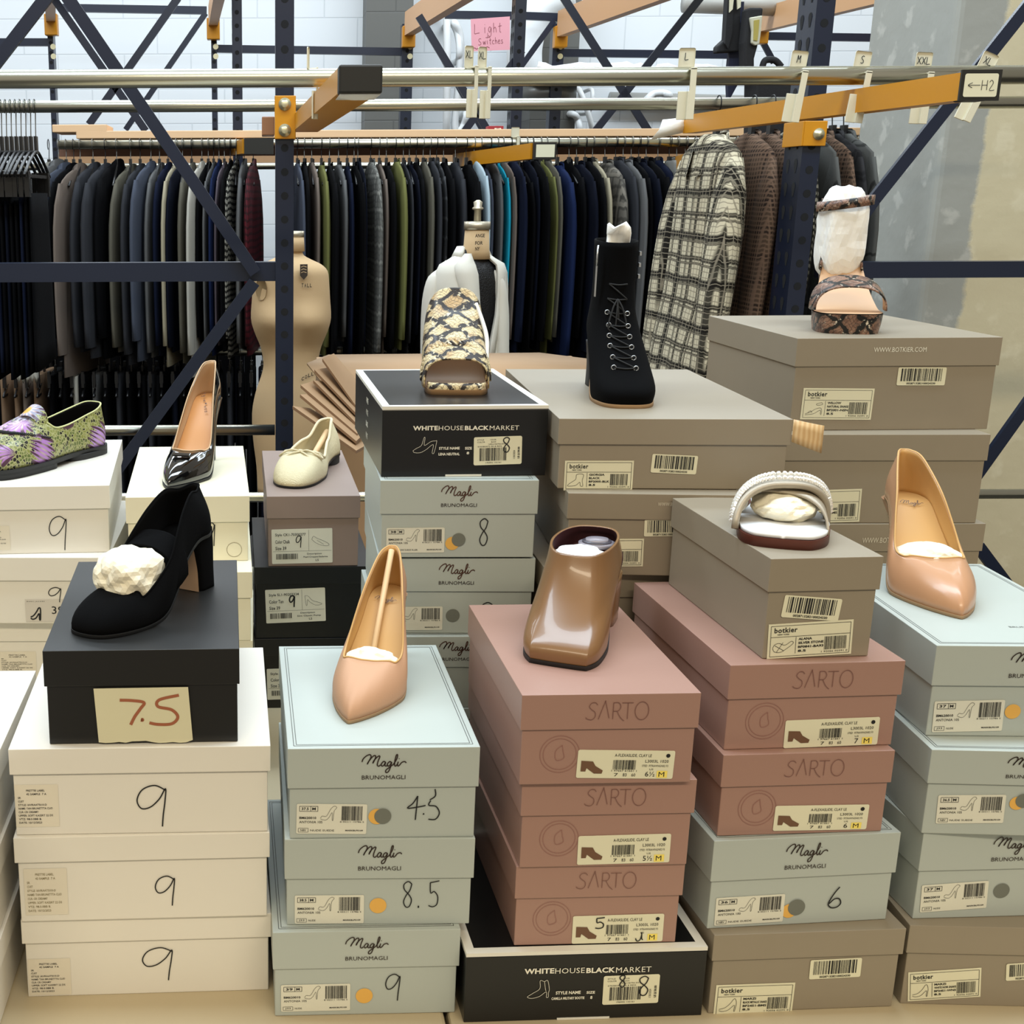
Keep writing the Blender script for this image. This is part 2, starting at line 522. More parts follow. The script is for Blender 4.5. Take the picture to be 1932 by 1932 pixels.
class Box:
    def __init__(s, key, kind, x, y, yaw, z0, zl, zt, w, d, o, label, group=None):
        s.kind, s.w, s.d = kind, w, d
        s.h, s.hl = zt - z0, zl - z0
        s.x, s.y, s.yaw, s.z0, s.zt = x, y, yaw, z0, zt
        s.o = max(o, 0.0022)
        s.e = empty('shoe_box', (x, y, z0), yaw, label, 'shoe box', group)
        s.F = Matrix(((1, 0, 0, 0), (0, 0, -1, -0.0004), (0, 1, 0, 0), (0, 0, 0, 1)))          # writing on the body front
        s.FL = Matrix(((1, 0, 0, 0), (0, 0, -1, -s.o - 0.0004), (0, 1, 0, 0), (0, 0, 0, 1)))   # writing on the lid front
        m = dict(magli=MAG, sarto=SAR, bot=BOTK, botbig=BOTK, botslide=BOTK, botk=BOTK, white=WHITE, wl=WHITE, cream=CREAM, taupe=TAUPE, blk75=BLKM, blk=BLKG, whbm=BLKG, whbm2=BLKG)[kind]
        s.m = m
        hw = w / 2
        if kind.startswith('whbm'):
            mb = MB(); mb.box(-hw, hw, 0, d, 0, s.h - 0.0042, BLKG); bevel(mb.build('box_body', None, s.e), 0.0008)
            mb = MB(); z = s.h
            mb.box(-hw + 0.009, hw - 0.009, 0.009, d - 0.009, z - 0.004, z, BLKG)
            for a in ((-hw, hw, 0, 0.009), (-hw, hw, d - 0.009, d), (-hw, -hw + 0.009, 0.009, d - 0.009), (hw - 0.009, hw, 0.009, d - 0.009)):
                mb.box(*a, z - 0.004, z, TRIMW)
            mb.build('lid', None, s.e)
            mb = MB(); mb.box(-hw * 0.22, hw * 0.22, -0.0006, 0.0, 0.0, 0.0022, TRIMW); mb.build('bottom_tab', None, s.e)
            s.F[1][3] = -0.0004
            return
        mb = MB(); mb.box(-hw, hw, 0, d, 0, s.h - 0.0016, m); bevel(mb.build('box_body', None, s.e), 0.0009)
        o_ = s.o; t = 0.0012; z0_, z1_ = s.hl, s.h
        # lid: a shell with real walls
        mb = MB()
        xo, xi = hw + o_, hw + o_ - t
        yo, yi, yb, ybi = -o_, -o_ + t, d + o_, d + o_ - t
        V = [(-xo, yo, z0_), (xo, yo, z0_), (xo, yb, z0_), (-xo, yb, z0_), (-xo, yo, z1_), (xo, yo, z1_), (xo, yb, z1_), (-xo, yb, z1_),
             (-xi, yi, z0_), (xi, yi, z0_), (xi, ybi, z0_), (-xi, ybi, z0_), (-xi, yi, z1_ - t), (xi, yi, z1_ - t), (xi, ybi, z1_ - t), (-xi, ybi, z1_ - t)]
        Fc = [(4, 5, 6, 7), (0, 1, 5, 4), (1, 2, 6, 5), (2, 3, 7, 6), (3, 0, 4, 7), (15, 14, 13, 12), (12, 13, 9, 8), (13, 14, 10, 9), (14, 15, 11, 10), (15, 12, 8, 11),
              (8, 9, 1, 0), (9, 10, 2, 1), (10, 11, 3, 2), (11, 8, 0, 3)]
        mb.add(V, Fc, m)
        lid = mb.build('lid', None, s.e); bevel(lid, 0.0011 if kind not in ('white', 'wl') else 0.0016, 2)
        s.lid = lid
        if kind == 'magli':
            mb = MB(); T = Matrix.Translation((0, 0, s.h + 0.0002))
            for q in (0.006, 0.0085):
                frame_rect(mb, T, -xo + q, yo + q, 2 * (xo - q), yb - yo - 2 * q, 0.0007, LINE, 0)
            mb.build('rim_line', None, s.e)
            mb = MB(); lw = 0.0415; cy_ = (z0_ + z1_) / 2; k = (z1_ - z0_) / 0.0412
            strokes(mb, MAGLI, s.FL, -lw / 2, cy_ - 0.006 * k, lw * 0.92, 0.0205 * k, 0.0011, LOGO if key[0] in 'I' else LOGOD)
            put_text(mb, 'BRUNOMAGLI', s.FL, -lw / 2, cy_ - 0.0115 * k, lw, 0.0042 * k, LOGOD, 0.0)
            mb.build('logo', None, s.e)
        if kind == 'sarto':
            mb = MB(); lh = (z1_ - z0_)
            for dx, sts in SARTO:
                strokes(mb, sts, s.FL, 0.0 + (dx - 1.4) * 0.0118 - 0.0055, z0_ + lh * 0.30, 0.0105, lh * 0.47, 0.0006, EMBD)
            mb.build('logo', None, s.e)
            mb = MB(); c = (-hw * 0.55, s.hl * 0.55)
            for r in (0.0185, 0.0155):
                mb.ribbon([(c[0] + r * math.cos(a * PI / 20), c[1] + r * math.sin(a * PI / 20)) for a in range(41)], 0.0006, s.F, EMB, 0)
            mb.ribbon(cr([(c[0] + 0.002, c[1] + 0.009), (c[0] - 0.004, c[1] + 0.003), (c[0] - 0.003, c[1] - 0.006), (c[0] + 0.004, c[1] - 0.004), (c[0] + 0.003, c[1] + 0.003), (c[0] + 0.002, c[1] + 0.009)], 5), 0.0007, s.F, EMB, 0)
            mb.build('embossed_emblem', None, s.e)
        if kind in ('white', 'wl'):
            pass

    def loc(s, px, py, lid=False):
        """where the sight line of a pixel meets the front of this box, in the box's own frame"""
        c, n = math.cos(s.yaw), math.sin(s.yaw)
        r = ray(px, py); o = CAMP - Vector((s.x, s.y, s.z0))
        ly = lambda v: -n * v.x + c * v.y
        yy = -s.o if lid else 0.0
        t = (yy - ly(o)) / ly(r); p = o + r * t
        return Vector((c * p.x + n * p.y, p.z))

    def sticker(s, TL, TR, BL, lid=False):
        a, b, c = s.loc(*TL, lid), s.loc(*TR, lid), s.loc(*BL, lid)
        ux = (b - a); wd = ux.length; ux.normalize(); uy = Vector((-ux.y, ux.x)); ht = abs((a - c).dot(uy))
        base = s.FL if lid else s.F
        o = a - uy * ht
        L = Matrix(((ux.x, uy.x, 0, o.x), (ux.y, uy.y, 0, o.y), (0, 0, 1, 0.0004), (0, 0, 0, 1)))
        return base @ L, wd, ht

    def number(s, word, px, py, hpx, pen=0.0011, lid=False, aspect=0.62):
        c, t = s.loc(px, py, lid), s.loc(px, py - hpx / 2, lid)
        h = (t - c).length * 2
        mb = MB(); n = len(word.replace('.', '')); wd = n * h * aspect + (n - 1) * h * 0.2
        hand(mb, word, s.F, c.x - wd / 2, c.y - h / 2, h, pen, INK, aspect, z=0.0006)
        o = mb.build('handwritten_size', None, s.e); o['label'] = 'black marker size ' + word.replace('5b', '5')
        return o

    def dot(s, px, py, rpx, m, k=0):
        c, e = s.loc(px, py), s.loc(px + rpx, py)
        mb = MB(); mb.disc((c.x, c.y, 0.0003 + 0.0003 * k), abs(e.x - c.x), s.F, m, 28)
        o = mb.build('dot_sticker', None, s.e); o['label'] = 'round yellow sticker' if m is YEL else 'round grey sticker'
        return o

    def text(s, word, x0, x1, ybase, ytop, m, bold=0.0, lid=False, mb=None, space=1.0, z=0.0003):
        a, b = s.loc(x0, ybase, lid), s.loc(x1, ybase, lid); t = s.loc((x0 + x1) / 2, ytop, lid)
        put_text(mb, word, s.FL if lid else s.F, a.x, (a.y + b.y) / 2, b.x - a.x, t.y - (a.y + b.y) / 2, m, bold, space, z)

    # ---- the printed labels
    def magli_label(s, TL, TR, BL, size, code, foot, seed):
        M, wd, ht = s.sticker(TL, TR, BL); mb = MB()
        rrect(mb, M, 0, 0, wd, ht, 0.0015, PAPERW, 0, 0.0003)
        u, v = wd / 100, ht / 100
        frame_rect(mb, M, 4 * u, 76 * v, 26 * u, 17 * v, 0.0004, INK); mb.ribbon([(20 * u, 76 * v), (20 * u, 93 * v)], 0.0004, M, INK, 0.0004)
        put_text(mb, size, M, 7 * u, 80 * v, 10 * u, 9 * v, INK, 0.02); put_text(mb, 'M', M, 22 * u, 80 * v, 5 * u, 9 * v, INK, 0.02)
        strokes(mb, [[(0, .15), (.1, .3), (.35, .3), (.6, .8), (.8, 1), (.95, .9), (.8, .65), (.75, .05), (.7, .05), (.68, .55), (.5, .2), (.3, .02), (0, .1)]], M, 34 * u, 46 * v, 24 * u, 48 * v, 0.0003, INK)
        barcode(mb, M, 64 * u, 46 * v, 31 * u, 48 * v, INK, seed)
        put_text(mb, '8 05211 15786 5', M, 62 * u, 39 * v, 34 * u, 5 * v, INK)
        put_text(mb, 'BM620010', M, 4 * u, 50 * v, 24 * u, 8 * v, INK, 0.02); put_text(mb, code, M, 4 * u, 36 * v, 33 * u, 8 * v, INK)
        frame_rect(mb, M, 3 * u, 6 * v, 14 * u, 13 * v, 0.0003, INK); put_text(mb, foot[0], M, 6 * u, 9 * v, 8 * u, 7 * v, INK); put_text(mb, foot[1], M, 20 * u, 9 * v, (10 if len(foot[1]) < 6 else 34) * u, 6 * v, INK)
        put_text(mb, 'MARKBLPS109', M, 70 * u, 10 * v, 25 * u, 5 * v, INK, 0.02)
        mb.build('size_label', None, s.e)

    def sarto_label(s, TL, TR, BL, size, seed, extra=None):
        M, wd, ht = s.sticker(TL, TR, BL); mb = MB()
        rrect(mb, M, 0, 0, wd, ht, 0.0018, PAPER, 0, 0.0003)
        u, v = wd / 100, ht / 100
        # small picture of the bootie
        mb.add([M @ Vector((a * u, b * v, 0.0004)) for a, b in ((4, 24), (4, 62), (16, 60), (19, 44), (27, 28), (26, 17), (18, 17), (10, 36), (9, 24))], [(0, 1, 7, 8), (1, 2, 7), (2, 3, 7), (3, 4, 5), (3, 5, 6), (3, 6, 7)], PIC)
        put_text(mb, 'A-FLEXASLIDE, CLAY LE', M, 38 * u, 76 * v, 38 * u, 12 * v, INK)
        put_text(mb, 'L3003L 1020', M, 70 * u, 58 * v, 24 * u, 10 * v, INK); put_text(mb, 'STED  FITRAWNGN02 F3', M, 67 * u, 43 * v, 27 * u, 7 * v, INK)
        barcode(mb, M, 37 * u, 32 * v, 24 * u, 34 * v, INK, seed); put_text(mb, '1 97667 61661 1', M, 36 * u, 25 * v, 26 * u, 6 * v, INK)
        for k in range(3): put_text(mb, ('7', '83', '60')[k], M, (39 + 9 * k) * u, 8 * v, 4 * u, 11 * v, INK)
        if size: put_text(mb, size, M, (71 if len(size) > 1 else 75) * u, 8 * v, (10 if len(size) > 1 else 4) * u, 18 * v, INK)
        put_text(mb, 'US', M, 75 * u, 31 * v, 4 * u, 6 * v, INK)
        mb.poly([M @ Vector((a * u, b * v, 0.0003)) for a, b in ((83, 4), (94, 4), (94, 29), (83, 29))], HIL)
        put_text(mb, 'M', M, 85 * u, 8 * v, 6 * u, 17 * v, INK, 0.0)
        mb.disc((93 * u, 83 * v, 0.0004), 2.2 * u, M, INK, 12)
        if extra: hand(mb, '5', M, 23 * u, 55 * v, 38 * v, 0.0012, INK, 0.9, z=0.0007); strokes(mb, [[(0, .3), (.2, 0), (.6, .1), (.8, .6), (.8, 1), (.85, .3), (1, .1)]], M, 70 * u, 5 * v, 8 * u, 32 * v, 0.0011, INK, 0.0006)
        mb.build('size_label', None, s.e)

    def bot_label(s, TL, TR, BL, style, lines, seed, clip=0):
        M, wd, ht = s.sticker(TL, TR, BL); mb = MB()
        mb.box(0, wd, 0, ht, -0.0003, 0, PAPER, M)
        u, v = wd / 100, ht / 100
        frame_rect(mb, M, 3 * u, 6 * v, 94 * u, 88 * v, 0.0004, INK)
        mb.ribbon([(3 * u, 62 * v), (97 * u, 62 * v)], 0.0004, M, INK, 0.0004); mb.ribbon([(33 * u, 12 * v), (33 * u, 60 * v)], 0.0004, M, INK, 0.0004)
        put_text(mb, 'botkier', M, 7 * u, 74 * v, 27 * u, 15 * v, INK, 0.02, 1.1); put_text(mb, 'NEW YORK', M, 11 * u, 67 * v, 14 * u, 4 * v, INK, 0.02)
        D = dict(slide=[[(0, .4), (.1, .15), (.4, .1), (.7, .35), (1, .7), (.9, .85), (.6, .6), (.3, .75), (.08, .65), (0, .4)], [(.2, .12), (.5, .8)], [(.1, .6), (.55, .2)]],
                 pump=[[(0, .2), (.3, .3), (.55, .6), (.75, 1), (.85, .95), (.9, .6), (.85, .05), (.8, .05), (.8, .5), (.5, .12), (.2, .02), (0, .1)]],
                 boot=[[(0, .15), (.2, .35), (.45, .6), (.5, 1), (.9, 1), (.85, .5), (.9, .05), (.75, .05), (.7, .35), (.45, .08), (0, .03), (0, .15)]],
                 sandal=[[(0, .1), (.3, .25), (.6, .5), (.9, .55), (.95, .1), (.9, .1), (.85, .4), (.5, .12), (0, .02)], [(.6, .9), (.9, 1), (.95, .85), (.65, .8), (.6, .9)], [(.15, .2), (.3, .35), (.4, .2)]])[style]
        strokes(mb, D, M, 6 * u, 14 * v, 24 * u, 40 * v, 0.0004, INK)
        for k, t in enumerate(lines): put_text(mb, t, M, 36 * u, (50 - 11.5 * k) * v, min(30, 3.2 * len(t)) * u, 7 * v, INK, 0.03)
        barcode(mb, M, 67 * u, 18 * v, 26 * u, 38 * v, INK, seed); put_text(mb, '1 92056 02591 0', M, 64 * u, 10 * v, 31 * u, 5 * v, INK)
        mb.build('size_label', None, s.e)

    def bar_sticker(s, TL, TR, BL, seed, dark=False):
        M, wd, ht = s.sticker(TL, TR, BL); mb = MB()
        rrect(mb, M, 0, 0, wd, ht, 0.0018, PAPER, 0.0001, 0.0003)
        barcode(mb, M, wd * 0.07, ht * 0.24, wd * 0.86, ht * 0.70, INK, seed, 0.0005)
        put_text(mb, '0028713282100024330', M, wd * 0.2, ht * 0.06, wd * 0.6, ht * 0.11, INK, 0.02, z=0.0005)
        mb.build('barcode_sticker', None, s.e)

    def whbm_front(s, x0, x1, yb, yt, pic, style, px, lab, num):
        mb = MB(); T = [('WHITE', .0, .235, 0.035), ('HOUSE', .242, .475, 0.0), ('BLACK', .488, .715, 0.035), ('MARKET', .722, 1.0, 0.0)]
        dx = x1 - x0; sl = (yb[1] - yb[0]) / dx
        for t, a, b, bold in T:
            ya = yb[0] + sl * dx * (a + b) / 2
            s.text(t, x0 + dx * a, x0 + dx * b, ya, ya - (yt), OFFW, bold, mb=mb, space=1.05)
        mb.build('shop_lettering', None, s.e)
        mb = MB()
        a, b = s.loc(pic[0], pic[3]), s.loc(pic[2], pic[1])
        D = [[(0, .15), (.15, .3), (.35, .5), (.45, 1), (.5, 1), (.48, .5), (.75, .75), (.95, .8), (1, .75), (.9, .0), (.82, .0), (.85, .55), (.55, .2), (.3, .0), (.05, .02), (0, .15)]] if style == 'mule' else \
            [[(0, .12), (.25, .3), (.55, .55), (.55, 1), (.75, .95), (.9, 1), (1, .5), (.97, .3), (.97, .05), (.88, .05), (.86, .35), (.55, .1), (.2, 0), (0, .06), (0, .12)], [(.75, .95), (.82, .5), (.85, .4)]]
        strokes(mb, D, s.F, a.x, a.y, b.x - a.x, b.y - a.y, 0.0004, OFFW)
        for t, xa, xb, ya, h in px: s.text(t, xa, xb, ya, ya - h, OFFW, 0.03, mb=mb)
        mb.build('style_print', None, s.e)
        M, wd, ht = s.sticker(*lab); mb = MB()
        rrect(mb, M, 0, 0, wd, ht, 0.002, PAPER, 0, 0.0003); u, v = wd / 100, ht / 100
        barcode(mb, M, 12 * u, 15 * v, 58 * u, 46 * v, INK, 7); put_text(mb, '196002 132161', M, 25 * u, 6 * v, 32 * u, 5 * v, INK)
        for k, (xx, yy, w_) in enumerate(((7, 88, 14), (7, 80, 16), (34, 88, 12), (36, 80, 10), (8, 64, 50), (30, 72, 36))): put_text(mb, ('STYLE', 'COLOR', 'COLOR', 'BLACK', '570383472 00 8 REG', 'CAMILLA NEUTRAL BOOT')[k], M, xx * u, yy * v, w_ * u, 4.5 * v, INK)
        R90 = M @ Matrix.Translation((88 * u, 20 * v, 0)) @ Matrix.Rotation(PI / 2, 4, 'Z'); put_text(mb, 'US $130.00', R90, 0, -8 * u, 42 * v, 5 * u, INK, 0.03); put_text(mb, '1/30/2024', R90, 0, 2 * u, 30 * v, 4 * u, INK)
        for (xx, yy, h_) in num: hand(mb, '8', M, xx * u, yy * v, h_ * v, 0.0012, INK, 0.6, z=0.0007)
        mb.build('price_label', None, s.e)


_st = dict(A='of the stack of long white boxes at the front left')
BX = {}


def B(key, kind, x, y, yaw, z0, zl, zt, w, d, o, label, group=None):
    BX[key] = Box(key, kind, x, y, yaw, z0, zl, zt, w, d, o, label, group)
    return BX[key]


def white_print(b, px, py, w, h, seed, m=FADED):
    """the printed label of a white box: rows of small type"""
    R = random.Random(seed); mb = MB(); a = b.loc(px, py); c = b.loc(px + w, py + h)
    mb.poly([b.F @ Vector(p) for p in ((a.x - .003, c.y - .003, 0), (c.x + .006, c.y - .003, 0), (c.x + .006, a.y + .004, 0), (a.x - .003, a.y + .004, 0))], STRIP)
    rows = ['PRETTIE LABEL', '42 SAMPLE  7 A', 'SR', 'CUST', 'STYLE: IAVRAATSI10-D', 'NAME: TAN BRUNETTTA CLIO', 'CLR: CR CREAMY', 'UPPER: SOFT KASSRT 22 DS', 'VTZ: 98.0.0BB B.', 'DATE: 10/12/2023']
    hh = (a.y - c.y) / len(rows)
    for k, t in enumerate(rows):
        put_text(mb, t, b.F, a.x + (0.25 if k < 2 else 0) * (c.x - a.x), a.y - (k + 0.8) * hh, (c.x - a.x) * min(1, len(t) / 24), hh * 0.55, m, 0.01, z=0.0003)
    mb.build('printed_label', None, b.e)


# front left: three long white boxes and the black one
b = B('A0', 'white', -.1155, 1.1057, .0409, 0, .0631, .09, .2454, .2624, .0028, 'long white shoe box marked 9, resting on the table at the front left', 'white boxes marked 9')
b.number('9', 298, 1818, 62, .0012, aspect=.85); white_print(b, 58, 1816, 66, 55, 1, INK)
b = B('A1', 'white', -.1168, 1.0993, .0367, .0902, .157, .1842, .2453, .2624, .0028, 'long white shoe box marked 9, middle of the front left white stack', 'white boxes marked 9')
b.number('9', 312, 1680, 56, .0012, aspect=.62); white_print(b, 50, 1646, 68, 74, 2)
b = B('A2', 'white', -.1165, 1.1002, .0229, .1845, .2503, .2771, .2465, .2624, .0028, 'long white shoe box marked 9, directly under the black box marked 7.5', 'white boxes marked 9')
b.number('9', 287, 1520, 78, .0013, aspect=.68); white_print(b, 33, 1488, 68, 66, 3, INK)
b = B('A3', 'blk75', -.1131, 1.1072, .0244, .2774, .338, .3742, .1822, .2906, .0022, 'matt black shoe box with a taped cream paper reading 7.5', 'black shoe boxes')
# the taped paper
TL, TR, BR_, BL_ = b.loc(177, 1297), b.loc(355, 1294), b.loc(364, 1397), b.loc(187, 1398)
mb = MB(); R = random.Random(4); tear = [BR_ + (BL_ - BR_) * (k / 14) + Vector((0, R.uniform(-.0012, .0016))) for k in range(1, 14)]
P = [TL, TR, BR_ + Vector((0, .002))] + tear + [BL_]
mb.add([b.F @ Vector((p.x, p.y, z)) for z in (0.0024, 0.0028) for p in P], [tuple(range(len(P), 2 * len(P))), tuple(range(len(P)))[::-1]] + [(k, (k + 1) % len(P), len(P) + (k + 1) % len(P), len(P) + k) for k in range(len(P))], mat('note_paper', 'd3cdac', 0.7))
pn = mb.build('paper_note', None, b.e)
mb = MB(); RED = mat('brown_marker', '9c5a3c', 0.6)
a, c = b.loc(228, 1365), b.loc(340, 1310)
hx = c.y - a.y; wx = c.x - a.x
strokes(mb, ST['7'], b.F, a.x, a.y, wx * .40, hx * .95, .0030, RED, .0031)
strokes(mb, ST['.'], b.F, a.x + wx * .35, a.y + hx * .17, wx * .1, hx * .2, .0036, RED, .0031)
strokes(mb, ST['5b'], b.F, a.x + wx * .48, a.y, wx * .50, hx * 1.02, .0030, RED, .0031)
mb.build('brown_number', None, pn)

# far left stack whose right side faces us: white boxes running out of the frame
for k in range(3):
    lab = ['white shoe box at the left edge, lowest of the stack cut by the frame', 'white shoe box at the left edge, middle of the stack cut by the frame', 'white shoe box at the left edge, topmost of the stack cut by the frame'][k]
    h_ = 0.0878
    B('Z%d' % k, 'white', -.3385, .98 + (.004, -.003, .003, 0)[k], .005 * (k - 1), k * h_ + .0003 * k + .0003, k * h_ + .060, (k + 1) * h_ + .0003 * k, .16, .345, .0028, lab, 'white boxes at the left edge')

# pale blue stack, centre left
for key, x, y, yaw, z0, zl, zt, w_, lb, lab, num, dots in (
    ('B0', .1030, 1.0704, .0250, .0003, .0545, .0957, .1795, 'pale blue shoe box marked 9, bottom of the three box stack on the table', ((530, 1858), (661, 1855), (535, 1908)), ('9', 741, 1862, 50), [(687, 1878, 16, YEL)]),
    ('B1', .1148, 1.0789, .0051, .0959, .1474, .1902, .1795, 'pale blue shoe box marked 8.5, middle of the three box stack', ((556, 1689), (687, 1688), (556, 1742)), ('8.5', 785, 1686, 48), [(713, 1708, 16, YEL)]),
    ('B2', .1167, 1.0788, .0143, .1904, .2443, .2855, .1778, 'pale blue shoe box under the nude pump with the wooden stick', ((560, 1516), (693, 1517), (558, 1572)), None, [(711, 1540, 16, YEL), (722, 1539, 16, GREYDOT)])):
    b = B(key, 'magli', x, y, yaw, z0, zl, zt, w_, .2694, .0022, lb, 'pale blue boxes')
    b.magli_label(*lab, {'B0': '39', 'B1': '38.5', 'B2': '37.5'}[key], 'ANTONIA 105', ('N8V', 'NUDE SUEDE') if key == 'B2' else ('J33', 'NUDE'), len(key) + ord(key[1]))
    for i, q in enumerate(dots): b.dot(*q, k=i)
    if num: b.number(*num, aspect=.42 if key == 'B1' else .5)
    else: hand_mb = None
b = BX['B2']
mb = MB(); c = b.loc(768, 1546); t = b.loc(768, 1496); hh = t.y - c.y
strokes(mb, ST['4'], b.F, c.x, c.y, hh * .62, hh * .9, .0012, INK, .0006); strokes(mb, ST['.'], b.F, c.x + hh * .55, c.y + hh * .22, hh * .06, hh * .06, .0016, INK, .0006)
strokes(mb, [[(.5, .72), (.4, .55), (.8, .5), (1, .25), (.8, .02), (.4, .02)], [(.45, .75), (.75, .9), (.72, 1.15)]], b.F, c.x + hh * .48, c.y, hh * .62, hh, .0012, INK, .0006)
mb.build('handwritten_size', None, b.e)['label'] = 'black marker size 7.5'

# the rose boxes on the black and white one
b = B('C0', 'whbm', .3179, 1.0617, .0403, .0003, .0, .0775, .2380, .24, 0, 'wide black shoe box with white lid edges, lettered shop name, under the rose boxes', 'black boxes with white lid edges')
b.whbm_front(989, 1228, (1837, 1833), 10, (995, 1849, 1037, 1883), 'boot', [('STYLE NAME', 1048, 1095, 1875, 6), ('CAMILLA MILITARY BOOTIE', 1040, 1102, 1885, 5), ('SIZE', 1106, 1122, 1874, 5), ('8', 1113, 1117, 1884, 6)], ((1139, 1841), (1245, 1837), (1136, 1895)), [(26, 62, 40), (60, 30, 66)])
for key, x, y, yaw, z0, zl, zt, w_, lb, lab, size in (
    ('C1', .3274, 1.0719, .0301, .0778, .1305, .1653, .1598, 'rose pink shoe box with size 5 written on its label, lowest of its three', ((1081, 1728), (1253, 1723), (1079, 1780)), ''),
    ('C2', .3287, 1.0671, .0295, .1656, .2212, .2561, .1617, 'rose pink shoe box labelled 5½, middle of the three under the brown bootie', ((1091, 1577), (1266, 1572), (1093, 1631)), '5½'),
    ('C3', .3223, 1.0592, .0247, .2564, .3124, .3473, .1611, 'rose pink shoe box labelled 6½, right under the brown bootie', ((1091, 1414), (1274, 1416), (1088, 1467)), '6½')):
    b = B(key, 'sarto', x, y, yaw, z0, zl, zt, w_, .2533, .0022, lb, 'rose pink boxes')
    b.sarto_label(*lab, size, ord(key[1]), key == 'C1')

# centre right stack
b = B('D0', 'bot', .5383, 1.0743, .0520, .0003, .0612, .0900, .1880, .235, .0025, 'taupe shoe box with two labels, on the table under the pale blue box marked 6', 'taupe boxes')
b.bot_label((1351, 1858), (1500, 1853), (1347, 1916), 'pump', ('MARZI', 'BLACK METALLIC SNAKE', 'BF2451-BMS', '8.5'), 21); b.bar_sticker((1529, 1811), (1626, 1806), (1525, 1847), 31)
b = B('D1', 'magli', .5302, 1.0849, .0825, .0903, .1433, .1872, .184, .2694, .0022, 'pale blue shoe box marked 6, between a taupe box and rose pink boxes', 'pale blue boxes')
b.magli_label((1351, 1694), (1481, 1686), (1347, 1746), '36', 'ANTONIA 100', ('N8V', 'NUDE SUEDE'), 17); b.dot(1488, 1718, 14, YEL); b.dot(1502, 1711, 16, GREYDOT, 1); b.number('6', 1575, 1692, 38, .0013)
b = B('D2', 'sarto', .5239, 1.0882, .0524, .1875, .2404, .2740, .1635, .2533, .0022, 'rose pink shoe box labelled 6, resting on a pale blue box', 'rose pink boxes')
b.sarto_label((1463, 1520), (1640, 1517), (1461, 1567), '6', 50)
b = B('D3', 'sarto', .5268, 1.0973, .0582, .2743, .327, .3617, .1655, .2533, .0022, 'rose pink shoe box labelled 7, under the narrow taupe box', 'rose pink boxes')
b.sarto_label((1482, 1359), (1660, 1352), (1479, 1411), '7', 51)
b = B('D4', 'botslide', .5297, 1.1092, .0591, .362, .4292, .4618, .1039, .235, .0022, 'narrow taupe shoe box under the crystal strap slide', 'taupe boxes')
b.bar_sticker((1481, 1122), (1589, 1130), (1477, 1164), 33); b.bot_label((1450, 1178), (1610, 1168), (1446, 1243), 'slide', ('ALANA', 'SILVER STONE', 'BF0841-BA93', '8.5'), 22)

# right hand stack, cut by the frame
b = B('E0', 'bot', .7373, 1.0794, -.0471, 0, .0595, .0905, .1886, .265, .0025, 'taupe shoe box on the table at the right edge, under the pale blue boxes', 'taupe boxes')
b.bot_label((1713, 1834), (1851, 1825), (1703, 1889), 'pump', ('MARZI', 'WHITE NOIR SNAKE', 'BF2451-WNS', '8.5'), 23); b.bar_sticker((1898, 1818), (1988, 1812), (1894, 1850), 35)
for key, x, y, yaw, z0, zl, zt, lb, lab, size, dots in (
    ('E1', .7382, 1.0957, .0379, .0908, .1448, .1870, 'pale blue shoe box with a grey dot, lowest pale blue of the right edge stack', ((1739, 1670), (1865, 1661), (1734, 1721)), '37', [(1889, 1680, 15, GREYDOT)]),
    ('E2', .7325, 1.0827, -.0613, .1873, .2414, .2767, 'pale blue shoe box with yellow and grey dots, middle of the right edge stack', ((1770, 1500), (1898, 1499), (1761, 1553)), '36.5', [(1918, 1515, 14, YEL), (1930, 1510, 15, GREYDOT)]),
    ('E3', .74, 1.1139, -.0338, .277, .3301, .3713, 'pale blue shoe box with one yellow dot, under the nude pump at the right edge', ((1763, 1323), (1896, 1320), (1758, 1381)), '37', [(1910, 1342, 15, YEL)])):
    b = B(key, 'magli', x, y, yaw, z0, zl, zt, .18, .2694, .0022, lb, 'pale blue boxes')
    b.magli_label(*lab, size, 'ANTONIA 105', ('N8V', 'NUDE SUEDE') if key == 'E2' else ('J33', 'NUDE'), 60 + ord(key[1]))
    for i, q in enumerate(dots): b.dot(*q, k=i)
mb = MB(); bb = BX['E3']; T = Matrix.Translation((0.005, 0.05, bb.h + .0002))
put_text(mb, 'BRUNOMAGLI', T, 0, 0, .04, .004, LINE, z=0); mb.build('top_print', None, bb.e)

# second row, behind the pale blue and rose stacks
for k, (key, z0, zl, zt) in enumerate((('I0', 0, .0531, .0943), ('I1', .0945, .1474, .1886), ('I2', .1888, .2417, .2809))):
    b = B(key, 'magli', .235, 1.3941, 0, z0, zl, zt, .18, .2694, .0022, ('pale blue shoe box at the bottom of the second row stack, behind the rose boxes', 'pale blue shoe box second from the table in the second row, behind the front boxes', 'pale blue shoe box half hidden behind the rose box, third of its stack')[k], 'pale blue boxes')
b = B('I3', 'magli', .2329, 1.4021, -.0242, .2812, .3343, .3755, .18, .2694, .0022, 'pale blue shoe box with a lone grey dot, beside the brown bootie top', 'pale blue boxes')
b.magli_label((725, 1145), (835, 1144), (726, 1189), '38', 'ANTONIA 105', ('E1G', 'GREY'), 70); b.dot(854, 1161, 13, GREYDOT); b.number('8', 918, 1158, 44)
b = B('I4', 'magli', .2317, 1.3966, -.0137, .3778, .4309, .4713, .1788, .2694, .0022, 'pale blue shoe box marked 8, directly under the black box with the snake print mule', 'pale blue boxes')
b.magli_label((729, 996), (839, 995), (731, 1043), '38', 'ANTONIA 105', ('N8V', 'NUDE SUEDE ELLER'), 71); b.dot(853, 1025, 13, YEL); b.dot(865, 1018, 13, GREYDOT, 1); b.number('8', 912, 1003, 50, .0012, aspect=.42)
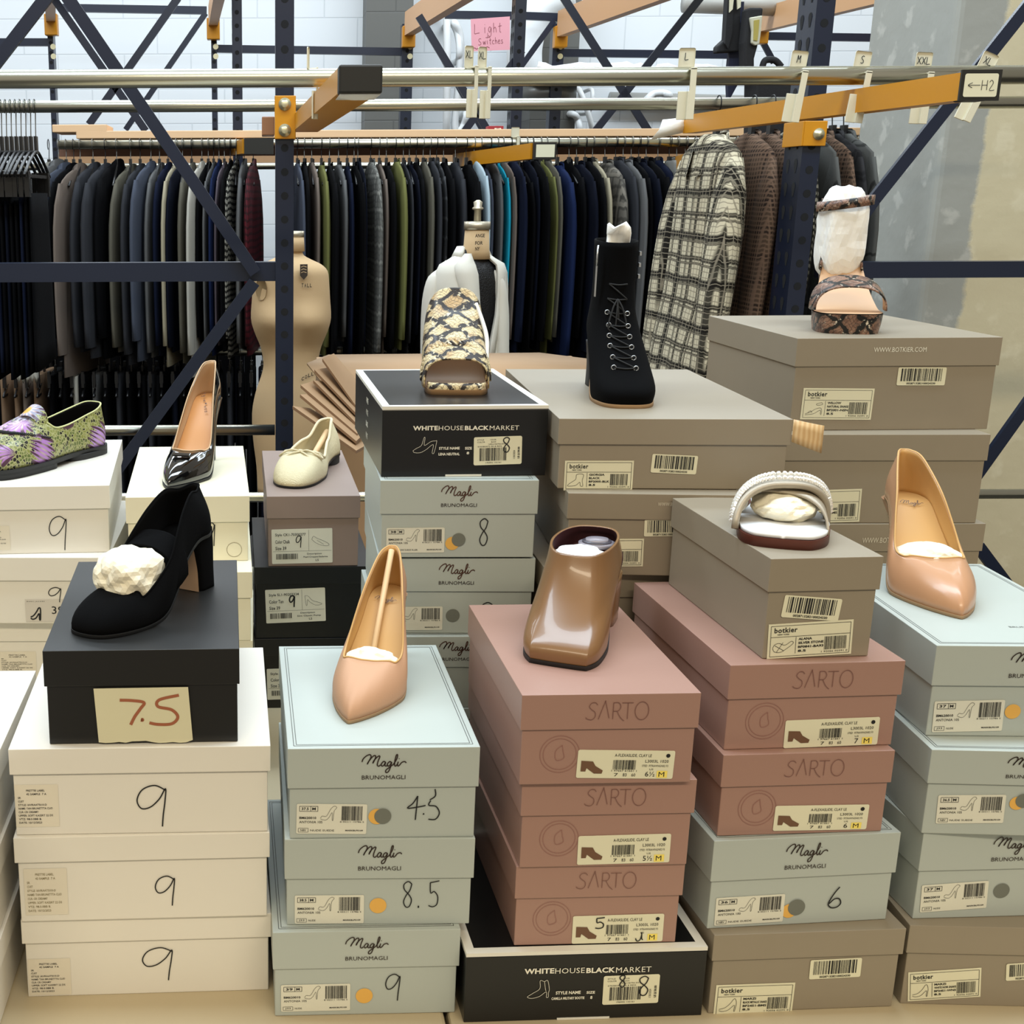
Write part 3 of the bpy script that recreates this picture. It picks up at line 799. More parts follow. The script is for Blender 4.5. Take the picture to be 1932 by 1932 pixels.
b = B('I5', 'whbm2', .2389, 1.4146, .0231, .4716, .4682, .5548, .1929, .3106, 0, 'black shoe box with white lid edges under the snake print mule', 'black boxes with white lid edges')
b.whbm_front(779, 979, (812, 811), 8.5, (779, 826, 824, 854), 'mule', [('STYLE NAME', 828, 867, 848, 5), ('LENA NEUTRAL', 827, 867, 859, 5), ('SIZE', 877, 890, 848, 5), ('8', 880, 885, 857, 5)], ((894, 825), (985, 822), (891, 878)), [(58, 45, 52)])
# shop name down its left side
mb = MB(); S = Matrix(((0, 0, -1, -.1939 / 2 - .0004), (-1, 0, 0, 0), (0, 1, 0, 0), (0, 0, 0, 1)))
for k, t in enumerate(('WHITE', 'HOUSE', 'BLACK', 'MARKET')):
    put_text(mb, t, S, -.16, .062 - .015 * k, .022, .0075, OFFW, 0.03 if k % 2 == 0 else 0, z=0.0002)
mb.build('side_lettering', None, b.e)

for k, (key, z0, zl, zt) in enumerate((('J0', 0, .0622, .0920), ('J1', .0922, .1543, .1841), ('J2', .1843, .2464, .2762), ('J3', .2764, .3385, .3684))):
    B(key, 'bot', .4294, 1.3657, 0, z0, zl, zt, .1886, .3, .0025, ('taupe shoe box at the foot of the second row stack, behind the rose boxes', 'taupe shoe box second from the table behind the rose boxes', 'taupe shoe box third from the table behind the brown bootie', 'taupe shoe box just behind the brown bootie, lower of two seen there')[k], 'taupe boxes')
b = B('J4', 'bot', .4448, 1.3511, -.0724, .3687, .435, .4649, .1886, .3, .0025, 'taupe shoe box with a half hidden barcode, under the wide boot box', 'taupe boxes')
b.bar_sticker((1216, 980), (1300, 979), (1214, 1012), 37); b.bot_label((1089, 1017), (1215, 1016), (1088, 1069), 'boot', ('GIORGIA', 'BLACK', 'BF2005-BLK', '8.5'), 24)
mb = MB(); b.text('WWW.BOTKIER.COM', 1241, 1310, 955, 948, LIGHTPR, lid=True, mb=mb); mb.build('lid_lettering', None, b.e)
b = B('J5', 'botbig', .4667, 1.3703, -.0461, .4656, .5172, .5468, .2529, .4022, .0028, 'wide worn taupe boot box with a torn tape end, under the black lace-up boot', 'taupe boxes')
b.bot_label((1066, 869), (1196, 869), (1060, 925), 'boot', ('GIORGIA', 'BLACK', 'BF2005-BLK', '8.5'), 25); b.bar_sticker((1231, 856), (1317, 860), (1226, 891), 38)
# torn tape flap at the right end of its lid
mb = MB(); hw = .1264 + .0028
TAPE = NT('kraft_tape', 0.4); kk = TAPE.tex('ShaderNodeTexWave', 60.0, Distortion=1.5); TAPEM = TAPE.out(TAPE.mix(kk.outputs['Fac'], 'c79f6c', 'd9bb8c'))
rows = [[Vector((hw + .034 * u, -.004 - .003 * math.sin(u * 3), .0815 - .007 * u - .0255 * v - .006 * u * v)) for v in (0, .33, .66, 1)] for u in (0, .25, .5, .75, 1)]
mb.grid(rows, TAPEM); solid(mb.build('tape_flap', None, b.e), .0004)

for k, (key, z0, zl, zt) in enumerate((('K0', 0, .0849, .1219), ('K1', .1221, .2068, .2437))):
    B(key, 'botk', .827, 1.5835, 0, z0, zl, zt, .2644, .3054, .0022, ('taupe shoe box at the bottom of the rear right stack, behind the nude pump', 'taupe shoe box second from the table in the rear right stack')[k], 'taupe boxes')
b = B('K2', 'botk', .827, 1.5835, 0, .2439, .3285, .3664, .2644, .3054, .0022, 'taupe shoe box with pale lid lettering, just left of the right nude pump', 'taupe boxes')
mb = MB(); b.text('WWW.BOTKIER.COM', 1626, 1722, 1024, 1014, LIGHTPR, lid=True, mb=mb); mb.build('lid_lettering', None, b.e)
b = B('K3', 'botk', .816, 1.585, -.0175, .3667, .4516, .4865, .2644, .3054, .0022, 'taupe shoe box in the rear right stack, second from its top', 'taupe boxes')
b.bot_label((1497, 926), (1626, 922), (1490, 988), 'pump', ('MARZI', 'SILVER METALLIC SNAKE', 'BF2451-SMS', '8.5'), 26); b.bar_sticker((1680, 941), (1772, 944), (1676, 975), 39)
b = B('K4', 'botk', .8334, 1.6142, .0163, .4867, .5716, .6085, .2645, .3054, .0022, 'large taupe shoe box under the snake print platform sandal', 'taupe boxes')
b.bot_label((1516, 732), (1650, 733), (1511, 791), 'sandal', ('WILLOW', 'NATURAL SNAKE', 'BF2001-NSN', '8.5'), 27); b.bar_sticker((1695, 693), (1786, 693), (1692, 727), 40)
mb = MB(); b.text('WWW.BOTKIER.COM', 1648, 1747, 664, 655, OFFW, lid=True, mb=mb); mb.build('lid_lettering', None, b.e)

# rear left: white, cream and black stacks
for k, (key, x, y, yaw, z0, zl, zt) in enumerate((('F0', -.3262, 1.7059, 0, 0, .0651, .0989), ('F1', -.3262, 1.7009, 0, .0991, .1639, .1972), ('F2', -.3164, 1.6809, -.0192, .1974, .2624, .2968), ('F3', -.3147, 1.6985, .0519, .297, .3621, .3959))):
    b = B(key, 'wl', x, y, yaw, z0, zl, zt, .2, .331, .003, ('white shoe box at the bottom of the rear left stack', 'white shoe box left of the black 7.5 box, second of the rear stack', 'white shoe box marked 9 with a small shoe picture, beside the black suede shoe', 'white shoe box marked 9, under the floral loafer')[k], 'white boxes marked 9' if k > 1 else 'white boxes of the rear stack')
    if k == 3: b.number('9', 110, 1006, 64, .0013, aspect=.52); white_print(b, -40, 998, 52, 36, 5, INK)
    if k == 2:
        b.number('9', 104, 1122, 28, .0012, aspect=.85)
        mb = MB(); M, wd, ht = b.sticker((47, 1131), (160, 1130), (48, 1173)); mb.box(0, wd, 0, ht, -.0003, 0, mat('label_grey', 'c9c2b6', .6), M)
        put_text(mb, '39', M, wd * .44, ht * .35, wd * .2, ht * .34, INK); put_text(mb, 'M A R C  J A C O B S', M, wd * .03, ht * .88, wd * .3, ht * .06, INK)
        strokes(mb, [[(0, .2), (.3, .35), (.6, .7), (.8, 1), (.95, .9), (.9, .0), (.82, .0), (.8, .5), (.5, .12), (.2, .0), (0, .1)]], M, wd * .08, ht * .12, wd * .18, ht * .5, .002, INK)
        mb.build('size_label', None, b.e)
    if k == 1: white_print(b, 2, 1234, 60, 34, 6, INK)
for k, (key, x, y, yaw, z0, zl, zt) in enumerate((('G0', -.0953, 1.6131, 0, 0, .0616, .0989), ('G1', -.0953, 1.6081, 0, .0991, .1605, .1978), ('G2', -.0953, 1.6031, .0241, .1980, .2601, .2974), ('G3', -.0988, 1.6531, .0367, .2976, .3539, .3911))):
    b = B(key, 'cream', x, y, yaw, z0, zl, zt, .1655, .3449, .0024, ('cream shoe box at the bottom of the stack behind the black 7.5 box', 'cream shoe box second from the table behind the black 7.5 box', 'cream shoe box showing a corner right of the black suede heel', 'cream shoe box under the black patent pump')[k], 'cream boxes')
    if k == 3:
        b.number('9', 399, 1008, 44, .0013, aspect=.3)
        mb = MB(); c = b.loc(442, 1037); r = abs(b.loc(456, 1037).x - c.x)
        mb.ribbon([(c.x + r * math.cos(a * PI / 14), c.y + r * math.sin(a * PI / 14)) for a in range(29)], .0006, b.F, FADED, .0002); mb.build('cut_circle', None, b.e)
for k, (key, kd, z0, zl, zt, w_, d_) in enumerate((('H0', 'blk', 0, .0895, .1176, .1774, .27), ('H1', 'blk', .1178, .2072, .2352, .1776, .30), ('H2', 'taupe', .2354, .3123, .3473, .1384, .3436))):
    b = B(key, kd, .0825, 1.8328, .0176, z0, zl, zt, w_, d_, .0022, ('black shoe box on the table behind the pale blue box, lowest of three', 'black shoe box with a white style label marked 9, under the mauve taupe box', 'mauve taupe shoe box under the cream ballet flat')[k], 'black shoe boxes' if k < 2 else None)
    TL, TR, BL, tx, sh = (((503, 1262), (620, 1258), (505, 1320), ('Style SL1-90203334', 'Color Tan', 'Size 39', 'Description', 'Slim Classic Pump', 'LS'), 0), ((500, 1113), (613, 1108), (503, 1176), ('Style SL1-90203334', 'Color Tan', 'Size 39', 'Description', 'Slim Classic Pump', 'LS'), 0), ((512, 999), (627, 996), (513, 1064), ('Style CK1-70300277', 'Color Chalk', 'Size 39', 'Description', 'Pearl-Cropped Ballerina', 'LS'), 1))[k]
    M, wd, ht = b.sticker(TL, TR, BL); mb = MB(); rrect(mb, M, 0, 0, wd, ht, .0016, PAPERW, 0, .0003); u, v = wd / 100, ht / 100
    mb.ribbon([(2 * u, 36 * v), (98 * u, 36 * v)], .0003, M, INK, .0004); mb.ribbon([(61 * u, 36 * v), (61 * u, 97 * v)], .0003, M, INK, .0004)
    for i in range(3): put_text(mb, tx[i], M, 6 * u, (78 - 19 * i) * v, (50, 24, 18)[i] * u, 10 * v, INK, .01)
    for i in range(3): put_text(mb, tx[3 + i], M, (58, 52, 72)[i] * u, (24 - 9 * i) * v, (24, 40, 5)[i] * u, 6 * v, INK, .01)
    barcode(mb, M, 7 * u, 13 * v, 36 * u, 16 * v, INK, 80 + k)
    strokes(mb, [[(0, .7), (.1, 1), (.3, .8), (.6, .6), (.95, .3), (1, .1), (.8, .05), (.5, .15), (.2, .4), (0, .7)], [(.3, .6), (.7, .2)]] if sh else [[(0, 1), (.2, .95), (.45, .5), (.8, .3), (1, .15), (.9, .05), (.6, .05), (.3, .35), (.15, .6), (.12, .1), (.06, .1), (0, 1)]], M, 66 * u, 48 * v, 28 * u, 30 * v, .0004, INK)
    strokes(mb, ST['9'], M, 40 * u, 46 * v, 9 * u, 34 * v, .0013 if sh else .0022, INK, .0006)
    mb.build('style_label', None, b.e)
# ------------------------------------------------------------------ shoes
SUEDE = mat('black_suede', '060607', 0.95, bump=0.1, bscale=900, spec=0.08)
PATENT = mat('patent_black', '060607', 0.06, 0.0, 0.6, coat=1.0)
NUDE = mat('nude_suede', 'bd9170', 0.62, bump=0.05, bscale=700)
NUDEL = mat('nude_leather', 'b98a66', 0.30, 0.0, 0.5, coat=0.15)
TANL = mat('tan_lining', 'c59a5e', 0.55)
TANL2 = mat('peach_insole', 'c98f55', 0.45)
BEIGEL = mat('beige_lining', 'c3a27c', 0.55)
CREAML = mat('cream_linen', 'e2d6b0', 0.6, bump=0.6, bscale=220, stretch=(1, 6, 1))
CREAMIN = mat('cream_lining', 'd6c9a6', 0.6)
BROWN = mat('brown_leather', '7d5a38', 0.30, coat=0.25, var=0.10, vscale=14)
DARKIN = mat('dark_lining', '0a0909', 0.9, spec=.1)
MAROON = mat('maroon_lining', '3a1c20', 0.5)
SOLEB = mat('black_rubber', '1b1b1c', 0.6)
SOLET = mat('tan_sole', 'a88763', 0.6)
SOLER = mat('red_brown_sole', '5a2a1e', 0.5)
HEELN = mat('natural_breast', 'c4a284', 0.6)
WOOD = mat('stick_wood', 'd8b68a', 0.5)
SILVERL = mat('silver_leather', 'a59a88', 0.45, 0.25)
WHITEIN = mat('white_insole', 'e2e3e4', 0.45)
CRYST = mat('crystal_white', 'e9e6df', 0.12, 0.0, 0.9, coat=1.0)
THREAD = mat('thread_black', '0d0d0d', 0.8)


def python_skin(name, pale, mid, dark, cell=.030, fleck='e6d9ba'):
    """diamond patches of small scales between dark chains"""
    t = NT(name, 0.42, 0.4, 0.12)
    nz = t.tex('ShaderNodeTexNoise', 1.3 / cell, Detail=3); n2 = t.tex('ShaderNodeTexNoise', 5.0 / cell, Detail=2)
    sep = t.n('ShaderNodeSeparateXYZ'); t.l(t.obj, sep.inputs[0])
    sc_ = t.n('ShaderNodeSeparateColor'); t.l(nz.outputs['Color'], sc_.inputs[0])
    x = t.math('ADD', sep.outputs[0], t.math('MULTIPLY', t.math('SUBTRACT', sc_.outputs[0], .5), cell * .9))
    h = t.math('ADD', t.math('ADD', t.math('MULTIPLY', sep.outputs[1], .8), sep.outputs[2]), t.math('MULTIPLY', t.math('SUBTRACT', sc_.outputs[1], .5), cell * .9))
    u = t.math('MULTIPLY', t.math('ADD', x, h), .72 / cell); v = t.math('MULTIPLY', t.math('SUBTRACT', x, h), .72 / cell)
    tri = lambda q: t.math('ABSOLUTE', t.math('SUBTRACT', t.math('FRACT', t.math('ADD', q, 50.0)), .5))
    e = t.math('SUBTRACT', .5, t.math('MAXIMUM', tri(u), tri(v)))
    e = t.math('ADD', e, t.math('MULTIPLY', t.math('SUBTRACT', n2.outputs['Fac'], .5), .16))
    patch = t.step(e, .115, .02)
    f = 6.0
    ln = t.math('SUBTRACT', .5, t.math('MAXIMUM', tri(t.math('MULTIPLY', u, f)), tri(t.math('MULTIPLY', v, f))))
    scale_line = t.step(ln, .085, .04)
    pal = t.mix(t.step(nz.outputs['Fac'], .54, .10), pale, mid)
    skin = t.mix(patch, dark, pal)
    fl = t.step(n2.outputs['Fac'], .63, .03)
    skin = t.mix(t.math('MULTIPLY', t.math('SUBTRACT', 1.0, t.math('MULTIPLY', patch, .75)), fl), skin, fleck)
    c = t.mix(scale_line, t.mix(.6, skin, dark), skin)
    t.bump(scale_line, .4, .0005)
    return t.out(c)


PYTH = python_skin('snake_print_cream', 'd9c79c', 'b99a6c', '241b16', .030)
PYTHD = python_skin('snake_print_brown', '8d6b58', '54382d', '0f0c0b', .026, 'd8cbb8')


def floral():
    t = NT('floral_mosaic', 0.45, 0.4, 0.2)
    v = t.tex('ShaderNodeTexVoronoi', 17.0)
    d = v.outputs['Distance']
    # petals: angle around the cell centre
    sub = t.n('ShaderNodeVectorMath', operation='SUBTRACT')
    scl = t.n('ShaderNodeVectorMath', operation='SCALE'); t.l(t.obj, scl.inputs[0]); scl.inputs['Scale'].default_value = 17.0
    t.l(scl.outputs[0], sub.inputs[0])
    sc2 = t.n('ShaderNodeVectorMath', operation='SCALE'); t.l(v.outputs['Position'], sc2.inputs[0]); sc2.inputs['Scale'].default_value = 17.0
    t.l(sc2.outputs[0], sub.inputs[1])
    sx = t.n('ShaderNodeSeparateXYZ'); t.l(sub.outputs[0], sx.inputs[0])
    ang = t.math('ARCTAN2', t.math('ADD', sx.outputs[2], t.math('MULTIPLY', sx.outputs[1], .6)), sx.outputs[0])
    ray_ = t.math('SINE', t.math('MULTIPLY', ang, 15.0))
    fl = t.math('SUBTRACT', 1.0, t.step(t.math('ADD', d, t.math('MULTIPLY', ray_, .085)), .46, .02))
    cen = t.math('SUBTRACT', 1.0, t.step(d, .14, .03))
    sep = t.n('ShaderNodeSeparateColor'); t.l(v.outputs['Color'], sep.inputs[0])
    pet = t.mix(t.step(sep.outputs[0], .68, .03), t.mix(t.step(sep.outputs[1], .5, .1), 'a06fae', 'b58fd0'), '8f8fa4')
    cell = t.tex('ShaderNodeTexVoronoi', 190.0, feature='DISTANCE_TO_EDGE')
    line = t.step(cell.outputs['Distance'], .10, .03)
    cellc = t.tex('ShaderNodeTexVoronoi', 190.0)
    s2 = t.n('ShaderNodeSeparateColor'); t.l(cellc.outputs['Color'], s2.inputs[0])
    leaf = t.mix(t.step(s2.outputs[0], .72, .02), t.mix(t.step(s2.outputs[1], .45, .05), '5a6430', '7d8040'), '1d1a14')
    leaf = t.mix(line, '9d9c6c', leaf)
    petl = t.mix(t.step(ray_, -.35, .25), t.mix(t.step(d, .30, .06), 'd7bfc0', '4a2c3c'), pet)
    c = t.mix(t.math('MULTIPLY', fl, t.step(sep.outputs[2], .16, .02)), leaf, petl)
    c = t.mix(t.math('MULTIPLY', cen, t.step(sep.outputs[2], .16, .02)), c, 'd3a13c')
    return t.out(c)


FLORAL = floral()


def smooth01(t): t = max(0.0, min(1.0, t)); return t * t * (3 - 2 * t)


def sole_z(y, flat, rise, heel):
    return heel * smooth01((y - flat) / (rise - flat))


def shear(P, k, L):
    """bow a straight shoe into a left or right one"""
    return [(x + k * math.sin(PI * min(1, max(0, y / L))) , y, z) for x, y, z in P]


def closed_half(st, m, bow=0.0, L=1.0):
    """right half stations toe -> heel mirrored into a closed loop and smoothed"""
    full = list(st) + [(-x, y, z) for x, y, z in reversed(st[1:-1])]
    P = cr(full, m, True)
    return [Vector((x + bow * math.sin(PI * min(1, max(0, y / L))), y, z)) for x, y, z in P]


def bez_upper(O, T, nv=10, bulge=0.003):
    """upper surface between the sole edge O and the top line T"""
    n = len(O); rows = [[] for _ in range(nv + 1)]
    for k in range(n):
        o, t = O[k], T[k]; a, b = O[k - 1], O[(k + 1) % n]
        tg = (b - a); nr = Vector((tg.y, -tg.x, 0)); nr = nr.normalized() if nr.length > 1e-9 else Vector((0, -1, 0))
        hxy = Vector((o.x - t.x, o.y - t.y, 0)); d = hxy.length; h = max(1e-4, t.z - o.z); wv = d / (d + h)
        c1 = o + Vector((0, 0, h * (.42 + .18 * wv))) + nr * bulge
        c2 = t + hxy * .48 + Vector((0, 0, -h * (.33 * (1 - wv) + .04 * wv)))
        for i in range(nv + 1):
            u = i / nv; q = 1 - u
            rows[i].append(o * q ** 3 + c1 * 3 * q * q * u + c2 * 3 * q * u * u + t * u ** 3)
    return rows


def loft_upper(loops, m, nv, bow=0, L=1):
    """surface through several closed half loops given bottom to top"""
    R = [closed_half(l, m, bow, L) for l in loops]; n = len(R[0])
    cols = [cr([tuple(r[k]) for r in R], nv) for k in range(n)]
    return [[Vector(cols[k][i]) for k in range(n)] for i in range(len(cols[0]))]


def insole_mesh(O, lift, inset, m, name, parent):
    n = len(O); h = n // 2; rows = []
    for k in range(0, h + 1):
        r, l = O[k], O[(n - k) % n]; mid = (r + l) / 2
        rr = mid + (r - mid) * (1 - inset); ll = mid + (l - mid) * (1 - inset)
        z = Vector((0, 0, lift))
        rows.append([rr.lerp(ll, q / 6) + z for q in range(7)])
    mb = MB(); mb.grid(rows, m); o = mb.build(name, None, parent); return o


def sole_mesh(O, t, grow, m, name, parent, bot=None):
    c = sum(O, Vector()) / len(O)
    top, b1, b2 = [], [], []
    n = len(O)
    for k, p in enumerate(O):
        tg = O[(k + 1) % n] - O[k - 1]; nr = Vector((tg.y, -tg.x, 0)); nr = nr.normalized() if nr.length > 1e-9 else Vector((0, -1, 0))
        q = p + nr * grow
        top.append(q + Vector((0, 0, .0006))); b1.append(q - Vector((0, 0, t)))
        b2.append(p - nr * .001 - Vector((0, 0, t)))
    mb = MB(); mb.grid([top, b1, b2], m, True)
    h = n // 2
    # underside and top strip between right and left edges
    for ring, off in ((b2, 0), (top, 0)):
        mb.grid([[ring[k], ring[(n - k) % n]] for k in range(0, h + 1)], m, False, True)
    return mb.build(name, None, parent)


def heel_loft(secs, m, name, parent, n=20, p=2.4):
    """secs: (z, yc, half length, half width) top to bottom"""
    rows = []
    for z, yc, ly, lx in secs:
        r = []
        for k in range(n):
            a = 2 * PI * k / n; c, s = math.cos(a), math.sin(a)
            r.append(Vector((lx * math.copysign(abs(c) ** (2 / p), c), yc + ly * math.copysign(abs(s) ** (2 / p), s), z)))
        rows.append(r)
    cols = [cr([tuple(r[k]) for r in rows], 5) for k in range(n)]
    mb = MB(); mb.grid([[Vector(cols[k][i]) for k in range(n)] for i in range(len(cols[0]))], m, True, True, True, True)
    return mb.build(name, None, parent)


def band(stations, m, name, parent, t=0.0016, inner=None, nu=20, a0=0.0, p=.8):
    """strap arching over the foot; stations (y, z0, half width, height, lean)"""
    rows = []
    S = cr(stations, 6) if len(stations) > 2 else stations
    for y, z0, hw, h, lean in S:
        r = []
        for k in range(nu + 1):
            a = a0 + (PI - 2 * a0) * k / nu; c, s = math.cos(a), math.sin(a)
            x = hw * math.copysign(abs(c) ** p, c); z = h * max(0, s) ** p
            r.append(Vector((x, y + lean * s, z0 + z)))
        rows.append(r)
    mb = MB(); mb.grid([r[::-1] for r in rows], m)
    if inner: mb.mats.append(inner)
    o = mb.build(name, None, parent); solid(o, t, 1, 1 if inner else None, None)
    return o


def crumple(name, c, r, m, seed, label, cat='tissue paper', rough=0.22, rot=0.0, sq=2.0, flatten=-1.0):
    """a wad of tissue paper"""
    R = random.Random(seed)
    bm = bmesh.new(); bmesh.ops.create_icosphere(bm, subdivisions=4, radius=1.0)
    dirs = [(Vector((R.gauss(0, 1), R.gauss(0, 1), R.gauss(0, 1))).normalized(), R.uniform(3, 9), R.uniform(0, 6.28)) for _ in range(14)]
    for v in bm.verts:
        p = v.co.normalized(); d = 0
        for q, f, ph in dirs: d += abs(math.sin(p.dot(q) * f + ph)) - .6
        s = 1 + rough * d / 6
        e = (abs(p.x) ** sq + abs(p.y) ** sq + abs(p.z) ** sq) ** (-1 / sq)
        p = p * e * s
        v.co = Vector((p.x * r[0], p.y * r[1], max(p.z, flatten) * r[2]))
    me = bpy.data.meshes.new(name); bm.to_mesh(me); bm.free()
    me.materials.append(m); me.polygons.foreach_set('use_smooth', [False] * len(me.polygons))
    o = bpy.data.objects.new(name, me); sc.collection.objects.link(o)
    o.location = c; o.rotation_euler = (0, 0, rot)
    if label: tag(o, label, cat)
    return o


def place(base, local):
    M = Matrix.Translation(base.location) @ Matrix.Rotation(base.rotation_euler.z, 4, 'Z')
    return M @ Vector(local)


def pump(name, loc, yaw, L, W, heel, flat, throat, mu, label, inner, insole, toe='point', bow=0.004, heelw=.006, block=False, side=.040, back=.052, sole=SOLET, thz=.036, logo=None):
    e = empty(name, loc, yaw, label, 'shoe')
    t = .0028
    y = lambda f: f * L
    zs = lambda yy: t + .0005 + sole_z(yy, flat, .84 * L, heel)
    if toe == 'point': ws = [(0, 0), (.012, .09), (.05, .27), (.14, .58), (.27, .88), (.38, 1.0), (.5, .88), (.64, .66), (.78, .55), (.9, .48), (.975, .28), (1, 0)]
    elif toe == 'almond': ws = [(0, 0), (.006, .28), (.04, .58), (.13, .85), (.26, .98), (.38, 1.0), (.5, .88), (.64, .68), (.78, .64), (.9, .66), (.975, .44), (1, 0)]
    else: ws = [(0, 0), (.004, .42), (.03, .72), (.12, .92), (.26, 1.0), (.38, 1.0), (.5, .9), (.64, .72), (.78, .64), (.9, .60), (.975, .38), (1, 0)]
    O = closed_half([(W * w, y(f), zs(y(f))) for f, w in ws], 6, bow, L)
    tz = [thz, thz, thz + .0005, thz, thz - .003, side * .80, side * .92, side, side * 1.02, back * .95, back, back]
    th = throat
    ty = [th, th + .001, th + .006, th + .016, th + .036, .46, .56, .66, .78, .885, .965, .985]
    tx = [0, .20, .40, .58, .74, .80, .70, .57, .43, .29, .14, 0]
    T = closed_half([(W * a, y(b), (zs(y(b)) if b > .5 else t + sole_z(y(b), flat, .84 * L, heel)) + c) for a, b, c in zip(tx, ty, tz)], 6, bow, L)
    rows = bez_upper(O, T, 10)
    mb = MB(); mb.grid(rows, mu, True); mb.mats.append(inner)
    up = mb.build('upper', None, e); solid(up, .0016, -1, 1, 0)
    insole_mesh(O, .0022, .05, insole, 'insole', e)
    sole_mesh(O, t, .0006, sole, 'sole', e)
    zt = t + heel
    if heel > .03:
        if block: heel_loft([(zt + .004, y(.86), .029, W * .60), (zt * .8, y(.900), .0205, W * .60), (zt * .4, y(.915), .0165, W * .60), (0.0, y(.92), .0155, W * .62)], mu, 'heel', e, 24, 5)
        else: heel_loft([(zt - .002, y(.895), .021, W * .56), (zt * .86, y(.915), .017, W * .44), (zt * .6, y(.935), .0095, heelw * 1.4), (zt * .25, y(.935), .0062, heelw), (0.0, y(.933), .006, heelw)], mu, 'heel', e)
    else:
        heel_loft([(zs(y(.9)) - .002, y(.87), .026, W * .60), (0, y(.87), .026, W * .60)], SOLEB, 'heel', e, 24, 3)
    # welt piping round the top line
    pm = MB(); pm.tube([p for p in T] + [T[0], T[1]], .0011, inner if mu is not SUEDE else mu, 6, False); pm.build('piping', None, up)
    if logo:
        M = Matrix.Translation((bow * .6, y(.74), zs(y(.74)) + .0026 + .002)) @ Matrix.Rotation(math.atan2(zs(y(.8)) - zs(y(.68)), y(.12)), 4, 'X')
        lm = MB()
        if logo == 'script': strokes(lm, MAGLI, M, -.012, 0, .022, .010, .0006, LOGO, .0004)
        else:
            M = M @ Matrix.Rotation(-1.25, 4, 'Z')
            hand(lm, 'tgiw', M, -.022, 0, .006, .0006, LOGO); lm.disc((.001, .003, .0005), .0015, M, LOGO, 8); hand(lm, 'wse', M, .006, 0, .006, .0006, LOGO)
        lm.build('insole_print', None, e)
    return e, O, T, up, zs


def yaw_of(toe, heel):
    d = Vector((heel[0] - toe[0], heel[1] - toe[1]))
    return math.atan2(-d.x, d.y)


# --- black patent pump on the cream box
zt = BX['G3'].zt
e, O, T, up, zs = pump('pump_shoe', (-.128, 1.690, zt), yaw_of((-.128, 1.69), (-.072, 1.90)), .225, .0345, .098, .075, .36, PATENT, 'black patent pointed pump with tan insole on the cream box', BEIGEL, TANL2, 'point', .003, side=.036, back=.052, thz=.037, sole=SOLEB, logo='heart')
mb = MB()
W_, L_ = .0345, .225
k0 = [p for p in bez_upper(O, T, 10)[8]]
ctr = bez_upper(O, T, 20)[15][0]
mb.box(-.014, .014, -.004, .004, -.001, .0022, PATENT, Matrix.Translation(ctr + Vector((0, .004, .0035))) @ Matrix.Rotation(.30, 4, 'X'))
bevel(mb.build('toe_tab', None, e), .001)

# --- nude suede pump with the stick, on the pale blue box
zt = BX['B2'].zt
e1, O, T, up, zs = pump('pump_shoe', (.087, 1.131, zt), yaw_of((.087, 1.131), (.150, 1.335)), .213, .0375, .074, .07, .335, NUDE, 'nude suede pointed pump with a wooden stick inside, on the front pale blue box', TANL, TANL, 'point', .004, side=.036, back=.048, thz=.038, logo='script')
a = place(e1, (.001, .088, .016)); b_ = place(e1, (.0, .203, .074 + .048))
mb = MB(); mb.tube([a - e1.location, b_ - e1.location], .0034, WOOD, 10); st = mb.build('shoe_stick'); st.location = e1.location; tag(st, 'thin wooden stick holding open the front nude pump', 'shoe stick')
for k, (dx, dy, dz, r_) in enumerate(((0.003, .088, .031, (.029, .019, .016)),)):
    crumple('tissue_paper', place(e1, (dx, dy, dz)), r_, TISSUE, 11, 'crumpled cream tissue in the toe of the nude suede pump with a stick', rot=e1.rotation_euler.z)

# --- nude leather pump at the right
zt = BX['E3'].zt
e2, O, T, up, zs = pump('pump_shoe', (.712, 1.189, zt), yaw_of((.712, 1.189), (.744, 1.405)), .215, .0415, .078, .07, .345, NUDEL, 'nude leather pointed pump stuffed with tissue, on the pale blue box at the right edge', TANL, TANL, 'point', -.003, side=.038, back=.052, thz=.040, logo='script')
crumple('tissue_paper', place(e2, (-.002, .098, .034)), (.034, .026, .019), TISSUE, 12, 'crumpled cream tissue in the toe of the nude leather pump', rot=e2.rotation_euler.z)

# --- cream ballet flat on the mauve taupe box
zt = BX['H2'].zt
e3, O, T, up, zs = pump('ballet_flat', (.047, 1.879, zt), yaw_of((.047, 1.879), (.121, 2.10)), .236, .0395, .012, .09, .33, CREAML, 'cream textured ballet flat with a small bow and stick, on the mauve taupe box', CREAMIN, CREAMIN, 'almond', -.006, side=.034, back=.056, thz=.040, sole=SOLEB)
mb = MB(); c = T[0] + Vector((0, -.001, .001))
for sgn in (-1, 1):
    mb.tube(cr([c, c + Vector((sgn * .014, -.006, .004)), c + Vector((sgn * .030, -.004, -.004)), c + Vector((sgn * .036, .004, -.010)), c + Vector((sgn * .028, .006, -.003)), c + Vector((sgn * .012, .001, .002)), c], 5), .0017, CREAMIN, 6)
    mb.tube(cr([c, c + Vector((sgn * .012, -.012, -.001)), c + Vector((sgn * .028, -.016, -.012))], 5), .0015, CREAMIN, 6)
mb.tube([c + Vector((-.003, 0, .001)), c + Vector((.003, 0, .001))], .003, CREAMIN, 8); mb.build('bow', None, e3)
mb = MB(); mb.tube(cr([p for p in T] + [T[0]], 1), .0026, CREAMIN, 8, False); mb.build('topline_binding', None, e3)
a = place(e3, (0, .10, .018)) - e3.location; b_ = place(e3, (.001, .220, .052)) - e3.location
mb = MB(); mb.tube([a, a.lerp(b_, .5), b_ - (b_ - a) * .03, b_], [.004, .005, .006, .003], WOOD, 10, True); st = mb.build('shoe_stick'); st.location = e3.location; tag(st, 'wooden stick inside the cream ballet flat', 'shoe stick')

